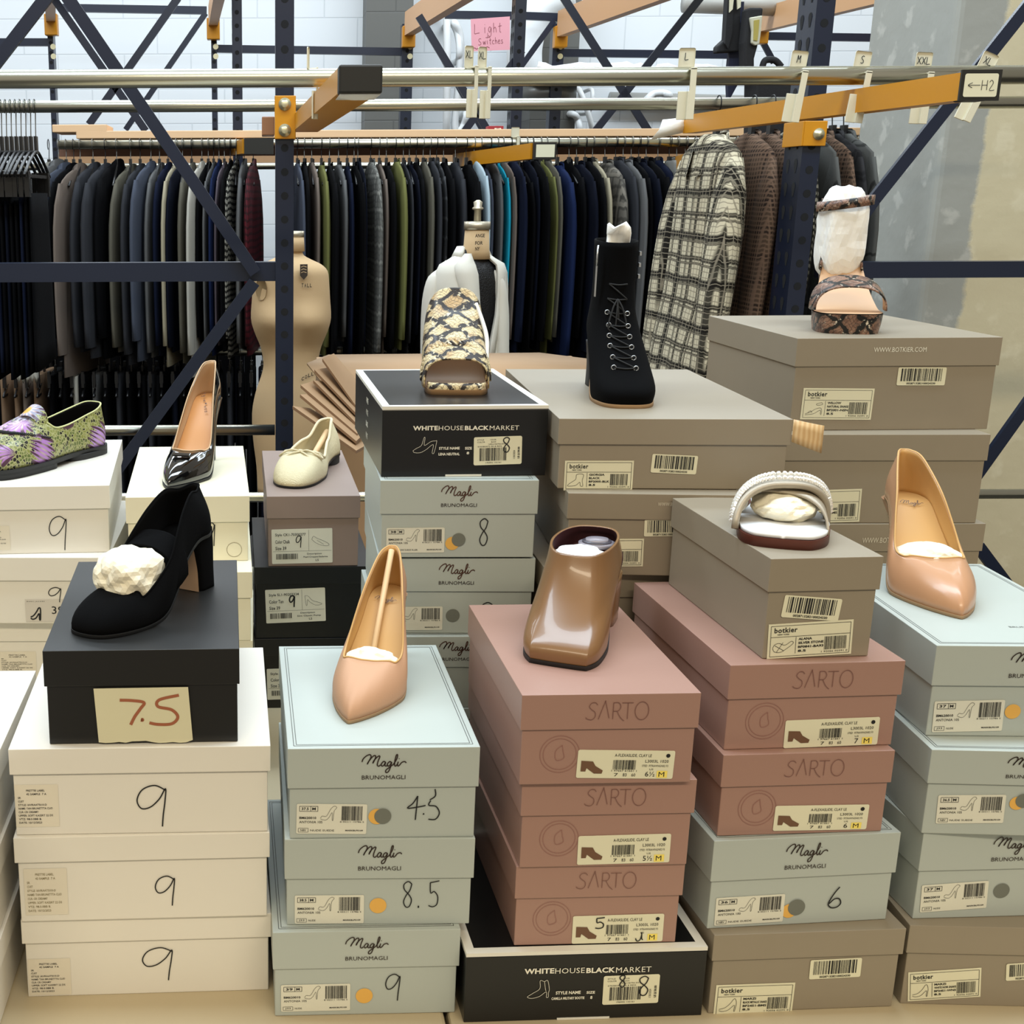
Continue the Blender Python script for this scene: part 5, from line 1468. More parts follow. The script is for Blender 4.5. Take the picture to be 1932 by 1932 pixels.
# second row of racks
Y2 = 5.30
for (xp, hole, lab) in ((441, .009, 'dark blue rack upright far behind, left of the first mustard bracket'), (975, .009, 'dark blue rack upright far behind, right of the pink paper')):
    x = at(xp + 6, 60, Y2).x
    e = empty('rack_frame', (x, Y2, FZ), 0, lab, 'rack frame')
    part(lambda m: upright(m, x, Y2, FZ, 2.6, .04 if xp < 500 else .045, .075, hole, .0508, -1), 'upright', e)
    if xp > 500:
        for p, q in (((1060, -10), (1225, 250)), ((1330, -15), (1105, 270)), ((850, 285), (985, 95)), ((790, 30), (940, 280))):
            A_, B_ = at(*p, Y2 + .02), at(*q, Y2 + .02); part(lambda m: m.bar(A_, B_, .012, .030, NAVY), 'diagonal_brace', e)
    else:
        for p, q in (((100, -5), (275, 247)), ((336, -4), (168, 235)), ((880, 282), (900, 300))):
            A_, B_ = at(*p, Y2 + .02), at(*q, Y2 + .02); part(lambda m: m.bar(A_, B_, .012, .030, NAVY), 'diagonal_brace', e)
# third row, near the wall
Y3 = 7.2
T3 = [(97, [(-20, 80, 97, 80), (110, 15, 390, 20)], [((388, 25), (237, 245))], 'dark blue rack frame before the wall, at the far left'),
      (404, [(404, 92, 770, 98)], [], 'dark blue rack frame before the wall, left of the first mustard bracket'),
      (768, [(840, 28, 975, 30)], [((800, 45), (910, 245))], 'dark blue rack frame before the wall, at the left grey pier'),
      (1052, [(985, 30, 1060, 33), (1062, 100, 1400, 104)], [((1045, 40), (980, 130))], 'dark blue rack frame before the wall, at the right grey pier'),
      (1690, [(1420, 68, 1690, 72), (1695, 108, 1740, 110)], [((1670, 78), (1640, 125)), ((1435, 72), (1460, 118))], 'dark blue rack frame before the wall, beside the column')]
for xp, hz, dg_, lab in T3:
    x = at(xp, 120, Y3).x
    e = empty('rack_frame', (x, Y3, FZ), 0, lab, 'rack frame')
    top = at(xp, 45, Y3).z
    part(lambda m: upright(m, x, Y3, FZ, top, .03 if xp < 500 else .062, .08, .010, .0508), 'upright', e)
    for q in hz:
        A_, B_ = at(q[0], q[1], Y3 + .03), at(q[2], q[3], Y3 + .03); part(lambda m: m.bar(A_, B_, .03, .04, NAVY), 'level_brace', e)
    for p, q in dg_:
        A_, B_ = at(*p, Y3 + .02), at(*q, Y3 + .02); part(lambda m: m.bar(A_, B_, .015, .030, NAVY), 'diagonal_brace', e)
    if xp == 1052:
        A_, B_ = at(1010, 140, 7.10), at(1402, 143, 7.10); part(lambda m: m.box(A_.x, B_.x, 7.10, 7.5, A_.z - .03, A_.z - .012, mat('white_deck', 'd5d8da', .5)), 'shelf_board', e)
    mb = MB(); c = at(xp + (3 if xp < 500 else 6), 88 if xp != 1690 else 108, Y3 - .004)
    for dz in (0, -.05): mb.lathe([(.014, 0), (.012, .006), (0.004, .009)], BOLT, 12, (0, 0, 0)) if False else mb.disc((c.x, c.z + dz, 0), .015, Matrix(((1, 0, 0, 0), (0, 0, -1, c.y), (0, 1, 0, 0), (0, 0, 0, 1))), BOLT, 14)
    o = mb.build('bolt_heads', None, e); o.location = -Vector(e.location)
# orange load beams that run towards us from those uprights
ORG = mat('beam_orange', 'cfa072', 0.5)
for (p, q, h, lab) in (((95, 22), (92, -60), .10, 'orange load beam above the far left, seen end on'), ((402, 30), (420, -60), .10, 'orange load beam above the left bay, wrapped in plastic'), ((772, 45), (930, -60), .12, 'orange load beam running up from the left grey pier'),
                       ((1060, 45), (1330, -60), .13, 'orange load beam running up from the right grey pier'), ((1440, 38), (1760, -48), .12, 'orange load beam crossing the right blue upright, high up'), ((1695, 58), (1765, 38), .12, 'orange load beam beside the column top')):
    A_ = at(*p, Y3 - .05); B_ = at(*q, 5.0 if p[0] < 1600 else 6.4)
    e = empty('load_beam', A_, 0, lab, 'load beam')
    mb = MB(); mb.bar((0, 0, 0), B_ - A_, .05, h, ORG); mb.build('beam', None, e)
    mb = MB(); mb.box(-.035, .035, -.01, .05, -.12, -.01, MUSTARD); bevel(mb.build('bracket', None, e), .004)

# the clothes rail at the back with the wooden board over it
YJ = 4.80
zj = at(800, 270, YJ).z
rail(at(110, 262, YJ).x, at(1715, 280, YJ).x, YJ, zj, .0165, 'long steel clothes rail at the back, full of dark jackets')
BOARD = mat('pine_board', 'e3bc92', 0.6, var=.08, vscale=4, stretch=(1, 8, 8)); BOARDD = mat('pine_edge', '8b664c', 0.7)
for (xa_, xb_, ya, lab) in ((145, 1720, 255, 'long pale pine board over the back clothes rail'), (100, 203, 243, 'short pale pine board on the left end of the back rack')):
    A_, B_ = at(xa_, ya, YJ + .06), at(xb_, ya + (12 if xb_ > 900 else 2), YJ + .06)
    mb = MB(); mb.box(A_.x, B_.x, YJ + .04, YJ + .25, A_.z - .014, A_.z + .014, BOARD); bevel(tag(mb.build('pine_board'), lab, 'board'), .003)
A_, B_ = at(110, 280, YJ + .25), at(1720, 286, YJ + .25)
mb = MB(); mb.box(A_.x, B_.x, YJ + .25, YJ + .29, A_.z - .03, A_.z + .025, mat('beam_brown', '7e5b4a', .6)); tag(mb.build('rack_beam'), 'brown load beam right behind the back clothes rail', 'load beam')
A_ = at(110, 303, 6.4); mb = MB(); mb.box(A_.x, A_.x + 4.9, 6.4, 6.46, A_.z - .025, A_.z + .03, mat('beam_tan', 'c39a72', .6)); tag(mb.build('rack_beam'), 'pale tan beam of the next rack, glimpsed through the hanger hooks', 'load beam')
rail(-1.6, 3.4, 6.2, at(800, 312, 6.2).z, .016, 'steel rail of the next rack, glimpsed behind the jacket collars')
zl_ = at(200, 664, YJ).z
rail(at(-100, 662, YJ).x, at(1300, 670, YJ).x, YJ, zl_, .016, 'low steel clothes rail under the jackets')

for (p, q, r0) in ():
    pass
# mustard arms on the back rack
for (p, q, lab, cap) in (((862, 303), (1010, 285), 'mustard arm with a blank white tag, in front of the back jackets', 1), ((445, 280), (466, 276), 'short mustard arm with black cap, left of the first upright', 0), ((1268, 312), (1318, 300), 'mustard arm behind the hooks, left of the plaid coat', 2)):
    A_, B_ = at(*p, YJ + .2), at(*q, YJ - .55 if cap else YJ - .2)
    e = empty('rail_arm', A_, 0, lab, 'rail arm'); d = B_ - A_
    mb = MB(); mb.bar((0, 0, 0), d, .035, .05, MUSTARD); mb.build('beam', None, e)
    if cap < 2:
        mb = MB(); w_ = .065; mb.box(d.x - .01, d.x + w_ + (.03 if cap == 0 else 0), d.y - .02, d.y + .03, d.z - .027, d.z + .027, BLACKP); mb.build('end_cap', None, e)
        if cap: mb = MB(); mb.box(d.x - .002, d.x + w_ - .006, d.y - .0215, d.y - .02, d.z - .02, d.z + .02, PAPER); mb.build('tag', None, e)

# ------------------------------------------------------------------ size dividers on the rails
DIV = mat('divider_plastic', 'd2ccb4', 0.5)


def divider(px, py, Y, word, lab, ht=.110, wd=.028, tilt=0.0, fold=0.5, yawd=0.0):
    c = at(px, py, Y)
    e = empty('size_divider', c, yawd, lab, 'size tag', None)
    e.rotation_euler.y = tilt
    mb = MB()
    # card above the rail, a slot arm beside it and a folded leg below
    rrect(mb, Matrix(((1, 0, 0, -wd / 2), (0, 0, -1, -.004), (0, 1, 0, .016), (0, 0, 0, 1))), 0, 0, wd, .037, .003, DIV, 0, -.002)
    mb.box(wd * .12, wd / 2, -.022, -.019, -.066, .020, DIV); mb.box(wd * .12, wd / 2, -.022, -.002, .016, .019, DIV)
    mb.box(-wd / 2, wd * .05, -.016, -.013, -.066, -.019, DIV); mb.box(wd * .02, wd * .14, -.022, -.013, -.066, -.019, DIV)
    o = mb.build('card', None, e); bevel(o, .0008)
    if word:
        mb = MB(); S = Matrix(((1, 0, 0, 0), (0, 0, -1, -.0046), (0, 1, 0, 0), (0, 0, 0, 1)))
        h = .012; n = len(word); hand(mb, word, S, -n * h * .33, .033, h, .0013, INK, .55, .12, .002); mb.build('size_letter', None, e)
    return e


DY = 2.27
divider(1291, 152, DY, 'L', 'white size tag lettered L on the near rail')
divider(1497, 157, DY, 'M', 'white size tag lettered M on the near rail', tilt=.10)
divider(1616, 158, DY, 'S', 'white size tag lettered S on the near rail', tilt=.10)
divider(1733, 160, DY, 'XXL', 'white size tag lettered XXL on the near rail', tilt=.04)
divider(1840, 158, DY, 'XL', 'white size tag lettered XL, tilted on the near rail end', tilt=.38)
divider(880, 148, DY, 'XL', 'white size tag turned edgewise, left of its twin under the pink paper', wd=.018, yawd=.5)
divider(905, 150, DY, 'XL', 'white size tag turned edgewise, right of its twin under the pink paper', wd=.018, yawd=.5)
divider(576, 150, DY, '', 'white size tag seen edge on, beside the left blue upright', wd=.012, yawd=1.3)
divider(971, 268, YJ, '', 'white size tag on the back rail, left of the blank white tag', wd=.03)
# ------------------------------------------------------------------ things on the back wall and the racks
PINK = mat('pink_paper', 'd99ba6', 0.8)
P0, P1, P2, P3 = at(888, 36, 7.212), at(962, 31, 7.212), at(962, 94, 7.212), at(890, 97, 7.212)
mb = MB(); mb.add([P3, P2, P1, P0], [(0, 1, 2, 3)], PINK); sg = mb.build('paper_sign'); solid(sg, .001); tag(sg, 'pink paper sign handwritten Light Switches', 'sign')
ux = (P1 - P0).normalized(); uz = (P0 - P3).normalized(); S = Matrix(((ux.x, uz.x, 0, P3.x), (ux.y, uz.y, -1, P3.y - .001), (ux.z, uz.z, 0, P3.z), (0, 0, 0, 1)))
W_ = (P1 - P0).length; H_ = (P0 - P3).length; PEN = mat('sign_pen', '7b3442', .7); mb = MB()
x = hand(mb, 'L', S, W_ * .08, H_ * .54, H_ * .30, .0022, PEN, .6); hand(mb, 'ight', S, W_ * .30, H_ * .54, H_ * .30, .0022, PEN, .45, .1)
hand(mb, 'S', S, W_ * .17, H_ * .18, H_ * .2, .002, PEN, .6); hand(mb, 'witches', S, W_ * .30, H_ * .19, H_ * .2, .002, PEN, .42, .06)
strokes(mb, [[(0, 1), (0, 0)], [(-.6, .0), (.6, .0)]], S, W_ * .42, H_ * .40, .02, H_ * .14, .002, PEN)
strokes(mb, [[(0, .3), (.1, .8), (.2, .2), (.35, .7), (.45, .2), (.6, .6), (.7, .2), (.85, .9), (1, .3)]], S, W_ * .04, H_ * .05, W_ * .42, H_ * .07, .0025, PEN); mb.build('handwriting', None, sg)
# conduits and pipes on the wall
WP = mat('white_pipe', 'e4e7e8', 0.4)
for i, (pts, r, lab) in enumerate((
    ([(842, -5), (842, 250)], .022, 'white vertical conduit on the left grey pier'), ([(853, 40), (868, 70), (866, 150), (858, 235), (866, 248), (876, 235), (880, 215)], .022, 'white conduit with a hooked end below the pink paper'),
    ([(835, 20), (862, 60), (866, 110)], .02, 'white bent conduit on the left grey pier'), ([(1093, 170), (1118, 250)], .016, 'white slanting conduit right of the right pier'), ([(1117, 170), (1112, 210)], .012, 'white short conduit under the near rail'),
    ([(1215, 192), (1232, 178), (1252, 176), (1262, 182)], .022, 'white curved conduit over the second rail'), ([(1078, 215), (1090, 225), (1092, 250)], .02, 'white bent conduit on the right pier'))):
    mb = MB(); P = [at(px, py, YW - .28) for px, py in pts]; P = [Vector((P[0].x, YW, P[0].z))] + P + [Vector((P[-1].x, YW, P[-1].z))]; mb.tube(cr([tuple(p) for p in P], 6), r, WP, 10); tag(mb.build('conduit'), lab, 'conduit')
# big white duct bend on the pier
mb = MB(); P = [at(px, py, YW - .5) for px, py in ((1075, -10), (1030, 8), (1003, 40), (990, 90), (990, 135))]
mb.tube(cr([tuple(p) for p in P], 6), .10, WP, 20); tag(mb.build('air_duct'), 'wide white duct curving beside the right grey pier', 'duct')
mb = MB(); c = at(1030, 175, YW - .6); mb.lathe([(.0, -.10), (.14, -.09), (.17, -.02), (.17, .03), (0, .04)], mat('lamp_grey', '6e706e', .4, .5), 20, tuple(c)); tag(mb.build('unit_heater'), 'grey rounded metal unit between the two rails', 'wall unit')
# white film rolls and a long duct lying over the far racks
for (a_, b_, y_, r, lab) in ((1012, 1400, 131, .035, 'white crumpled plastic film lying on the far rack'),):
    mb = MB(); R = random.Random(8); A_, B_ = at(a_, y_, 7.16), at(b_, y_ + 6, 7.16)
    P = [A_.lerp(B_, k / 30) + Vector((0, R.uniform(-.03, .03), R.uniform(-.012, .012))) for k in range(31)]
    mb.tube(P, [r * R.uniform(.7, 1.3) for _ in P], mat('white_film', 'eceef0', .35), 8); o = mb.build('plastic_film', smooth=False); tag(o, lab, 'plastic film')
mb = MB(); mb.tube([at(1290, 5, 6.9), at(1480, 12, 6.9)], .05, mat('duct_grey', 'b3b3ae', .4), 16); tag(mb.build('pipe'), 'pale grey pipe along the top of the wall', 'pipe')
mb = MB(); mb.tube([at(1150, 188, YW - .046), at(1480, 196, YW - .046)], .045, mat('duct_grey2', '9a9a95', .4), 16); tag(mb.build('pipe'), 'grey pipe between the two near rails', 'pipe')
# red carton on the board
A_, B_ = at(921, 254, YJ + .14), at(950, 244, YJ + .14)
e = empty('red_carton', ((A_.x + B_.x) / 2, YJ + .14, at(800, 260, YJ + .06).z + .014), 0, 'small red carton with white letters standing on the pine board', 'carton')
hw = (B_.x - A_.x) / 2; mb = MB(); mb.box(-hw, hw, 0, .06, 0, .032, mat('red_card', '8f1c26', .5)); bevel(mb.build('body', None, e), .002)
mb = MB(); put_text(mb, 'TWP', Matrix(((1, 0, 0, 0), (0, 0, -1, -.001), (0, 1, 0, 0), (0, 0, 0, 1))), -hw * .2, .008, hw * .9, .016, OFFW, .05); mb.build('lettering', None, e)
# straps, pouch and tote hanging at the top right
POUCH = mat('black_fabric', '17171a', 0.8, bump=.2, bscale=200)
YP = 3.6
e = empty('hanging_pouch', at(1418, 20, YP), 0, 'black hanging tool holder with a pale yellow window, left of the right upright', 'holder')
mb = MB(); P = lambda px, py: at(px, py, YP) - e.location
def slab(mb, pts, y0, y1, m):
    n = len(pts); f = [Vector((p.x, y0, p.z)) for p in pts]; b = [Vector((p.x, y1, p.z)) for p in pts]
    mb.add(f + b, [tuple(range(n)), tuple(range(n, 2 * n))[::-1]] + [(k, (k + 1) % n, n + (k + 1) % n, n + k)[::-1] for k in range(n)], m)
slab(mb, [P(1412, 14), P(1441, 14), P(1436, 60), P(1430, 88), P(1424, 110), P(1424, 140), P(1406, 140), P(1405, 80)][::-1], 0, .05, POUCH); bevel(mb.build('body', None, e), .006, 2)
mb = MB(); slab(mb, [P(1412, 34), P(1436, 30), P(1433, 62), P(1430, 84), P(1422, 87), P(1415, 82), P(1416, 60)][::-1], -.012, 0, mat('window_rim', 'c8c6b0', .4)); bevel(mb.build('window_frame', None, e), .003)
mb = MB(); slab(mb, [P(1419, 40), P(1429, 38), P(1427, 62), P(1425, 78), P(1418, 77)][::-1], -.015, -.011, mat('window_yellow', 'b0a255', .3)); mb.build('window', None, e)
e = empty('hanging_straps', at(1390, 20, YP + .05), 0, 'black strap bundle with pale tags hanging left of the tool holder', 'straps')
P = lambda px, py: at(px, py, YP + .05) - e.location
mb = MB(); slab(mb, [P(1374, -20), P(1384, -20), P(1382, 60), P(1374, 92), P(1368, 82)][::-1], 0, .03, POUCH); mb.build('strap', None, e)
mb = MB(); slab(mb, [P(1385, -20), P(1402, -20), P(1398, 96), P(1356, 98), P(1357, 86), P(1372, 72), P(1382, 60)][::-1], 0.01, .05, POUCH); bevel(mb.build('holster', None, e), .004)
mb = MB(); slab(mb, [P(1395, 0), P(1412, 0), P(1404, 150), P(1382, 190), P(1380, 140)][::-1], .03, .05, mat('navy_cloth', '20253c', .8)); mb.build('cloth', None, e)
for q in (((1376, -10), (1384, -10), (1381, 18), (1375, 24)), ((1389, -10), (1397, -10), (1396, 14), (1390, 18))):
    mb = MB(); slab(mb, [P(*p) for p in q][::-1], -.006, 0, PAPER); mb.build('tag', None, e)
e = empty('tote_bag', at(1465, 130, YP), 0, 'black tote bag with a handle hanging behind the near rails', 'bag')
P = lambda px, py: at(px, py, YP) - e.location
mb = MB(); slab(mb, [P(1426, 128), P(1500, 124), P(1500, 262), P(1424, 258)][::-1], 0, .09, POUCH); bevel(mb.build('body', None, e), .008)
mb = MB(); mb.tube(cr([tuple(P(1438, 128)), tuple(P(1444, 114)), tuple(P(1462, 114)), tuple(P(1474, 126))], 6), .009, POUCH, 8); mb.build('handle', None, e)
# ------------------------------------------------------------------ garments
def cloth(name, col, rough=0.9, grid=None):
    if name in _mats: return _mats[name]
    if not grid: return mat(name, col, rough, bump=.15, bscale=160, var=.10, vscale=7, stretch=(1, 1, .35), spec=.06)
    t = NT(name, rough, .2)
    sep = t.n('ShaderNodeSeparateXYZ')
    wob = t.tex('ShaderNodeTexNoise', 5.0, Detail=2)
    off = t.n('ShaderNodeVectorMath', operation='ADD'); t.l(t.obj, off.inputs[0])
    sc3 = t.n('ShaderNodeVectorMath', operation='SCALE'); t.l(wob.outputs['Color'], sc3.inputs[0]); sc3.inputs['Scale'].default_value = grid.get('wob', .03)
    t.l(sc3.outputs[0], off.inputs[1]); t.l(off.outputs[0], sep.inputs[0])
    u = t.math('ADD', sep.outputs[1], t.math('MULTIPLY', sep.outputs[0], .09)); v = sep.outputs[2]
    c = rgb(col)
    first = True; cur = None
    for (f, th, k, colr, ph) in grid['lines']:
        a = t.step(t.math('SINE', t.math('MULTIPLY_ADD', u, f, ph)), th, k)
        b = t.step(t.math('SINE', t.math('MULTIPLY_ADD', v, f, ph)), th, k)
        if cur is None:
            x = t.n('ShaderNodeRGB'); x.outputs[0].default_value = c; cur = x.outputs[0]
        cur = t.mix(t.math('MULTIPLY', a, grid.get('str', .8)), cur, colr); cur = t.mix(t.math('MULTIPLY', b, grid.get('str', .8)), cur, colr)
    fz = t.tex('ShaderNodeTexNoise', 120.0, Detail=2); t.bump(fz.outputs['Fac'], .3, .002)
    _mats[name] = t.out(cur); return _mats[name]


C = dict(black=cloth('cloth_black', '09090b'), navy=cloth('cloth_navy', '131829'), dnavy=cloth('cloth_dark_navy', '0e111c'), blue=cloth('cloth_blue', '182240'), char=cloth('cloth_charcoal', '303135'), grey=cloth('cloth_grey', '5c5c5c'),
         lgrey=cloth('cloth_light_grey', '85847f'), slate=cloth('cloth_slate', '444955'), taupe=cloth('cloth_taupe', '6d625a'), olive=cloth('cloth_olive', '65663c'), white=cloth('cloth_offwhite', 'a9a69c'), cream=cloth('cloth_cream', '9a927c'),
         lblue=cloth('cloth_pale_blue', 'a9bcc6'), turq=cloth('cloth_turquoise', '1f93ad'), mauve=cloth('cloth_mauve', '5a5158'), ogrey=cloth('cloth_olive_grey', '57544a'), tan=cloth('cloth_tan', '7a6450'), brown=cloth('cloth_brown', '4a3226'),
         red=cloth('cloth_red_lace', '4d0d18', .7, dict(lines=[(260, .4, .2, '1d0508', 0)], wob=.02)),
         glen=cloth('cloth_glen_check', '62625e', .9, dict(lines=[(110, .80, .1, '8d8c86', 0), (330, .5, .3, '4d4d4a', 1)], str=.6)),
         gplaid=cloth('cloth_grey_plaid', '5d5952', .9, dict(lines=[(170, .5, .3, '33312d', 0), (60, .9, .05, '7d776d', 1)], str=.7)),
         hound=cloth('cloth_houndstooth', '8a8576', .9, dict(lines=[(420, .0, .3, '15140f', 0)], str=.95)),
         bwplaid=cloth('cloth_bw_check', 'a8a498', .9, dict(lines=[(300, .1, .2, '141412', 0)], str=.95)),
         dplaid=cloth('cloth_dark_plaid', '27282a', .9, dict(lines=[(90, .9, .05, '47484a', 0)], str=.7)))
PLAID = cloth('coat_cream_plaid', 'cdc3a8', .95, dict(lines=[(118, .78, .12, '17140f', 0), (118, .93, .06, '1f1b15', 1.5), (59, .86, .08, '17140f', .8), (470, .88, .12, '8b8270', .5)], str=.93, wob=.018))
BPLAID = cloth('coat_brown_plaid', '4a3a2d', .95, dict(lines=[(105, .965, .03, '1d1511', 0), (105, .965, .03, '1d1511', .6), (105, .965, .03, '1d1511', 1.2), (600, .3, .4, '6b5444', 0)], str=.8, wob=.01))
WPANE = cloth('coat_windowpane', '51514e', .95, dict(lines=[(50, .985, .012, '20201f', 0)], str=.8, wob=.01))
CHARPL = cloth('coat_charcoal_plaid', '2b2a2b', .95, dict(lines=[(70, .93, .05, '171617', 0), (70, .93, .05, '171617', .9)], str=.8, wob=.02))


def ell(cx_, cy_, z, rx, ry, n=16, p=.85, ph=0):
    return [Vector((cx_ + rx * math.copysign(abs(math.cos(2 * PI * k / n)) ** p, math.cos(2 * PI * k / n)), cy_ + ry * math.copysign(abs(math.sin(2 * PI * k / n)) ** p, math.sin(2 * PI * k / n)), z)) for k in range(n)]


_gm = {}


def garment_meshes(variant):
    """meshes of a jacket on its hanger, in metres below the rail; x is scaled later"""
    if variant in _gm: return _gm[variant]
    R = random.Random(variant)
    Lg = (.70, .74, .68, .92)[variant]; sh = (.205, .215, .195, .19)[variant]; T = 1.0
    def fold(rows, amp):
        out = []
        for i, r in enumerate(rows):
            u = i / (len(rows) - 1)
            out.append([Vector((p.x * (1 + amp * u * (math.sin(k * 2.3 + 1.7 * variant) - .6)), p.y * (1 + .02 * amp * u * math.sin(k * 1.9)), p.z)) for k, p in enumerate(r)])
        return out
    secs = [(-.070, .045, .55), (-.082, .075, .75), (-.098, .130, .85), (-.118, .175, .95), (-.145, sh * .97, 1.0), (-.20, sh, 1.0), (-.32, sh * .97, .95), (-.46, sh * .95, .92), (-.60, sh * 1.0, .98), (-Lg - .05, sh * 1.06, 1.0)]
    if variant == 3: secs[-1] = (-Lg - .05, sh * 1.18, 1.45); secs[-2] = (-.6, sh * 1.08, 1.15)
    rows = fold([ell(0, 0, z, a * .44, b) for z, b, a in secs], .22)
    mb = MB(); mb.grid(rows, C['black'], True, True, True, True); body = mb.build('jacket_body')
    def slv(sg):
        P = []
        for k in range(9):
            u = k / 8; z = -.128 - .58 * u * (1.15 if variant == 3 else 1); y = sg * (sh * .97 + .022 * math.sin(u * 2.2) + .014 * u)
            rx = (.22, .36, .42, .42, .41, .39, .38, .36, .34)[k]; ry = (.018, .055, .066, .066, .063, .060, .056, .052, .050)[k]
            P.append(ell(.05 * math.sin(u * 3 + variant), y - sg * .02, z, rx, ry, 12))
        mb = MB(); mb.grid(fold(P, .12), C['black'], True, True, True, True); return mb.build('jacket_sleeve')
    s1, s2 = slv(-1), slv(1)
    # collar: a folded band round the neck, dropping to the lapels
    rows = []
    for k in range(15):
        a = -PI * .92 + 2 * PI * .92 * k / 14; c, s = math.cos(a), math.sin(a)
        y = .074 * s; x = .32 * c - .06; dz = -.03 * (1 - c) * .9
        rows.append([Vector((x * 1.0, y * .85, -.062 + dz)), Vector((x * 1.15, y * 1.02, -.055 + dz)), Vector((x * 1.35, y * 1.35, -.092 + dz * 1.6))])
    mb = MB(); mb.grid(rows, C['black']); col = mb.build('jacket_collar')
    for o in (body, s1, s2, col):
        if variant == 3: pass
    _gm[variant] = [('body', body.data), ('sleeve', s1.data), ('sleeve', s2.data), ('collar', col.data)]
    for o in (body, s1, s2, col): bpy.data.objects.remove(o)
    return _gm[variant]


def jacket(x, Y, zr, half, m, variant, label, group, yaw=0.0, dy=0.0, sc_=1.0, name='jacket', cat='jacket'):
    e = empty(name, (x, Y + dy, zr), yaw, label, cat, group)
    # the part of the garment nearest the rail sits just under the hook
    for pn, me in garment_meshes(variant):
        o = bpy.data.objects.new(pn, me); sc.collection.objects.link(o); o.parent = e
        o.scale = (half * 2, min(1, sc_), sc_)
        if len(me.materials) == 0: me.materials.append(C['black'])
        o.material_slots[0].link = 'OBJECT'; o.material_slots[0].material = m
    return e


_hm = {}


def hanger(x, Y, zr, r, kind, label, group, half=.012):
    """wire hook over the rail and a black body in the shoulders"""
    if kind not in _hm:
        a = MB(); P = [(0, 0 + (r + .003) * math.sin(t), (r + .003) * math.cos(t)) for t in [math.radians(q) for q in (-150, -110, -60, -20, 20, 60, 100, 135)]]
        P = P + [(0, .006, -.040), (0, 0, -.066)]
        a.tube(cr(P, 3), .0016, mat('hook_wire', '6f6f6c', .35, .8) if kind == 'wire' else mat('hook_dark', '1b1b1d', .4, .5), 6)
        oa = a.build('hook')
        b = MB(); b.tube(cr([(0, -.150, -.150), (0, -.09, -.122), (0, -.03, -.092), (0, 0, -.066), (0, .03, -.092), (0, .09, -.122), (0, .150, -.150)], 3), .0045, mat('hanger_black', '131314', .4), 8)
        b.box(-.005, .005, -.012, .012, -.080, -.052, mat('hanger_black', '131314', .4))
        ob = b.build('shoulders')
        _hm[kind] = [('hook', oa.data), ('shoulders', ob.data)]
        bpy.data.objects.remove(oa); bpy.data.objects.remove(ob)
    e = empty('hanger', (x, Y, zr), 0, label, 'hanger', group)
    for pn, me in _hm[kind]:
        o = bpy.data.objects.new(pn, me); sc.collection.objects.link(o); o.parent = e
    return e


RJ = random.Random(5)
COLN = dict(black='black', navy='navy', dnavy='dark navy', blue='blue', char='charcoal', grey='grey', lgrey='light grey', slate='slate blue', taupe='taupe', olive='olive green', white='off-white', cream='cream', lblue='pale blue', turq='turquoise', mauve='mauve grey', ogrey='olive grey', red='dark red lace', glen='grey glen check', gplaid='brown grey plaid', bwplaid='black and white check', dplaid='dark plaid')
MID = [(563, 'slate'), (576, 'black'), (590, 'taupe'), (608, 'olive'), (623, 'black'), (640, 'grey'), (656, 'navy'), (669, 'black'), (676, 'dnavy'), (700, 'glen'), (716, 'taupe'), (729, 'black'), (746, 'olive'), (761, 'char'), (772, 'dnavy'), (785, 'black'), (798, 'ogrey'), (811, 'char'), (823, 'dplaid'), (836, 'black'), (858, 'char'), (878, 'black'), (893, 'lblue'), (905, 'slate'), (923, 'grey'), (936, 'turq'), (946, 'taupe'), (961, 'navy'), (976, 'black'), (990, 'dnavy'), (1001, 'black'), (1016, 'olive'), (1027, 'ogrey'), (1048, 'blue'), (1070, 'black'), (1084, 'dnavy'), (1100, 'black'), (1114, 'cream'), (1137, 'gplaid'), (1157, 'char'), (1171, 'grey'), (1186, 'black'), (1200, 'dnavy'), (1214, 'black'), (1236, 'navy'), (1257, 'lgrey'), (1271, 'char'), (1287, 'grey'), (1303, 'black'), (1321, 'char'), (1340, 'black'), (1360, 'navy'), (1380, 'black')]
LEFT = [(100, 'white'), (118, 'grey'), (132, 'slate'), (146, 'black'), (158, 'taupe'), (182, 'char'), (205, 'char'), (226, 'black'), (252, 'ogrey'), (270, 'char'), (290, 'slate'), (306, 'grey'), (322, 'navy'), (337, 'cream'), (349, 'dnavy'), (366, 'ogrey'), (385, 'white'), (397, 'black'), (407, 'grey'), (417, 'blue'), (427, 'mauve'), (438, 'black'), (449, 'bwplaid'), (464, 'grey'), (481, 'red')]
RIGHT = [(1650, 'char'), (1668, 'black'), (1684, 'dnavy'), (1702, 'black'), (1722, 'char'), (1742, 'black')]
PLACE = {'MID': 'in the long row behind the two dress forms', 'LEFT': 'on the back rail left of the first blue upright', 'RIGHT': 'on the back rail beside the concrete column'}
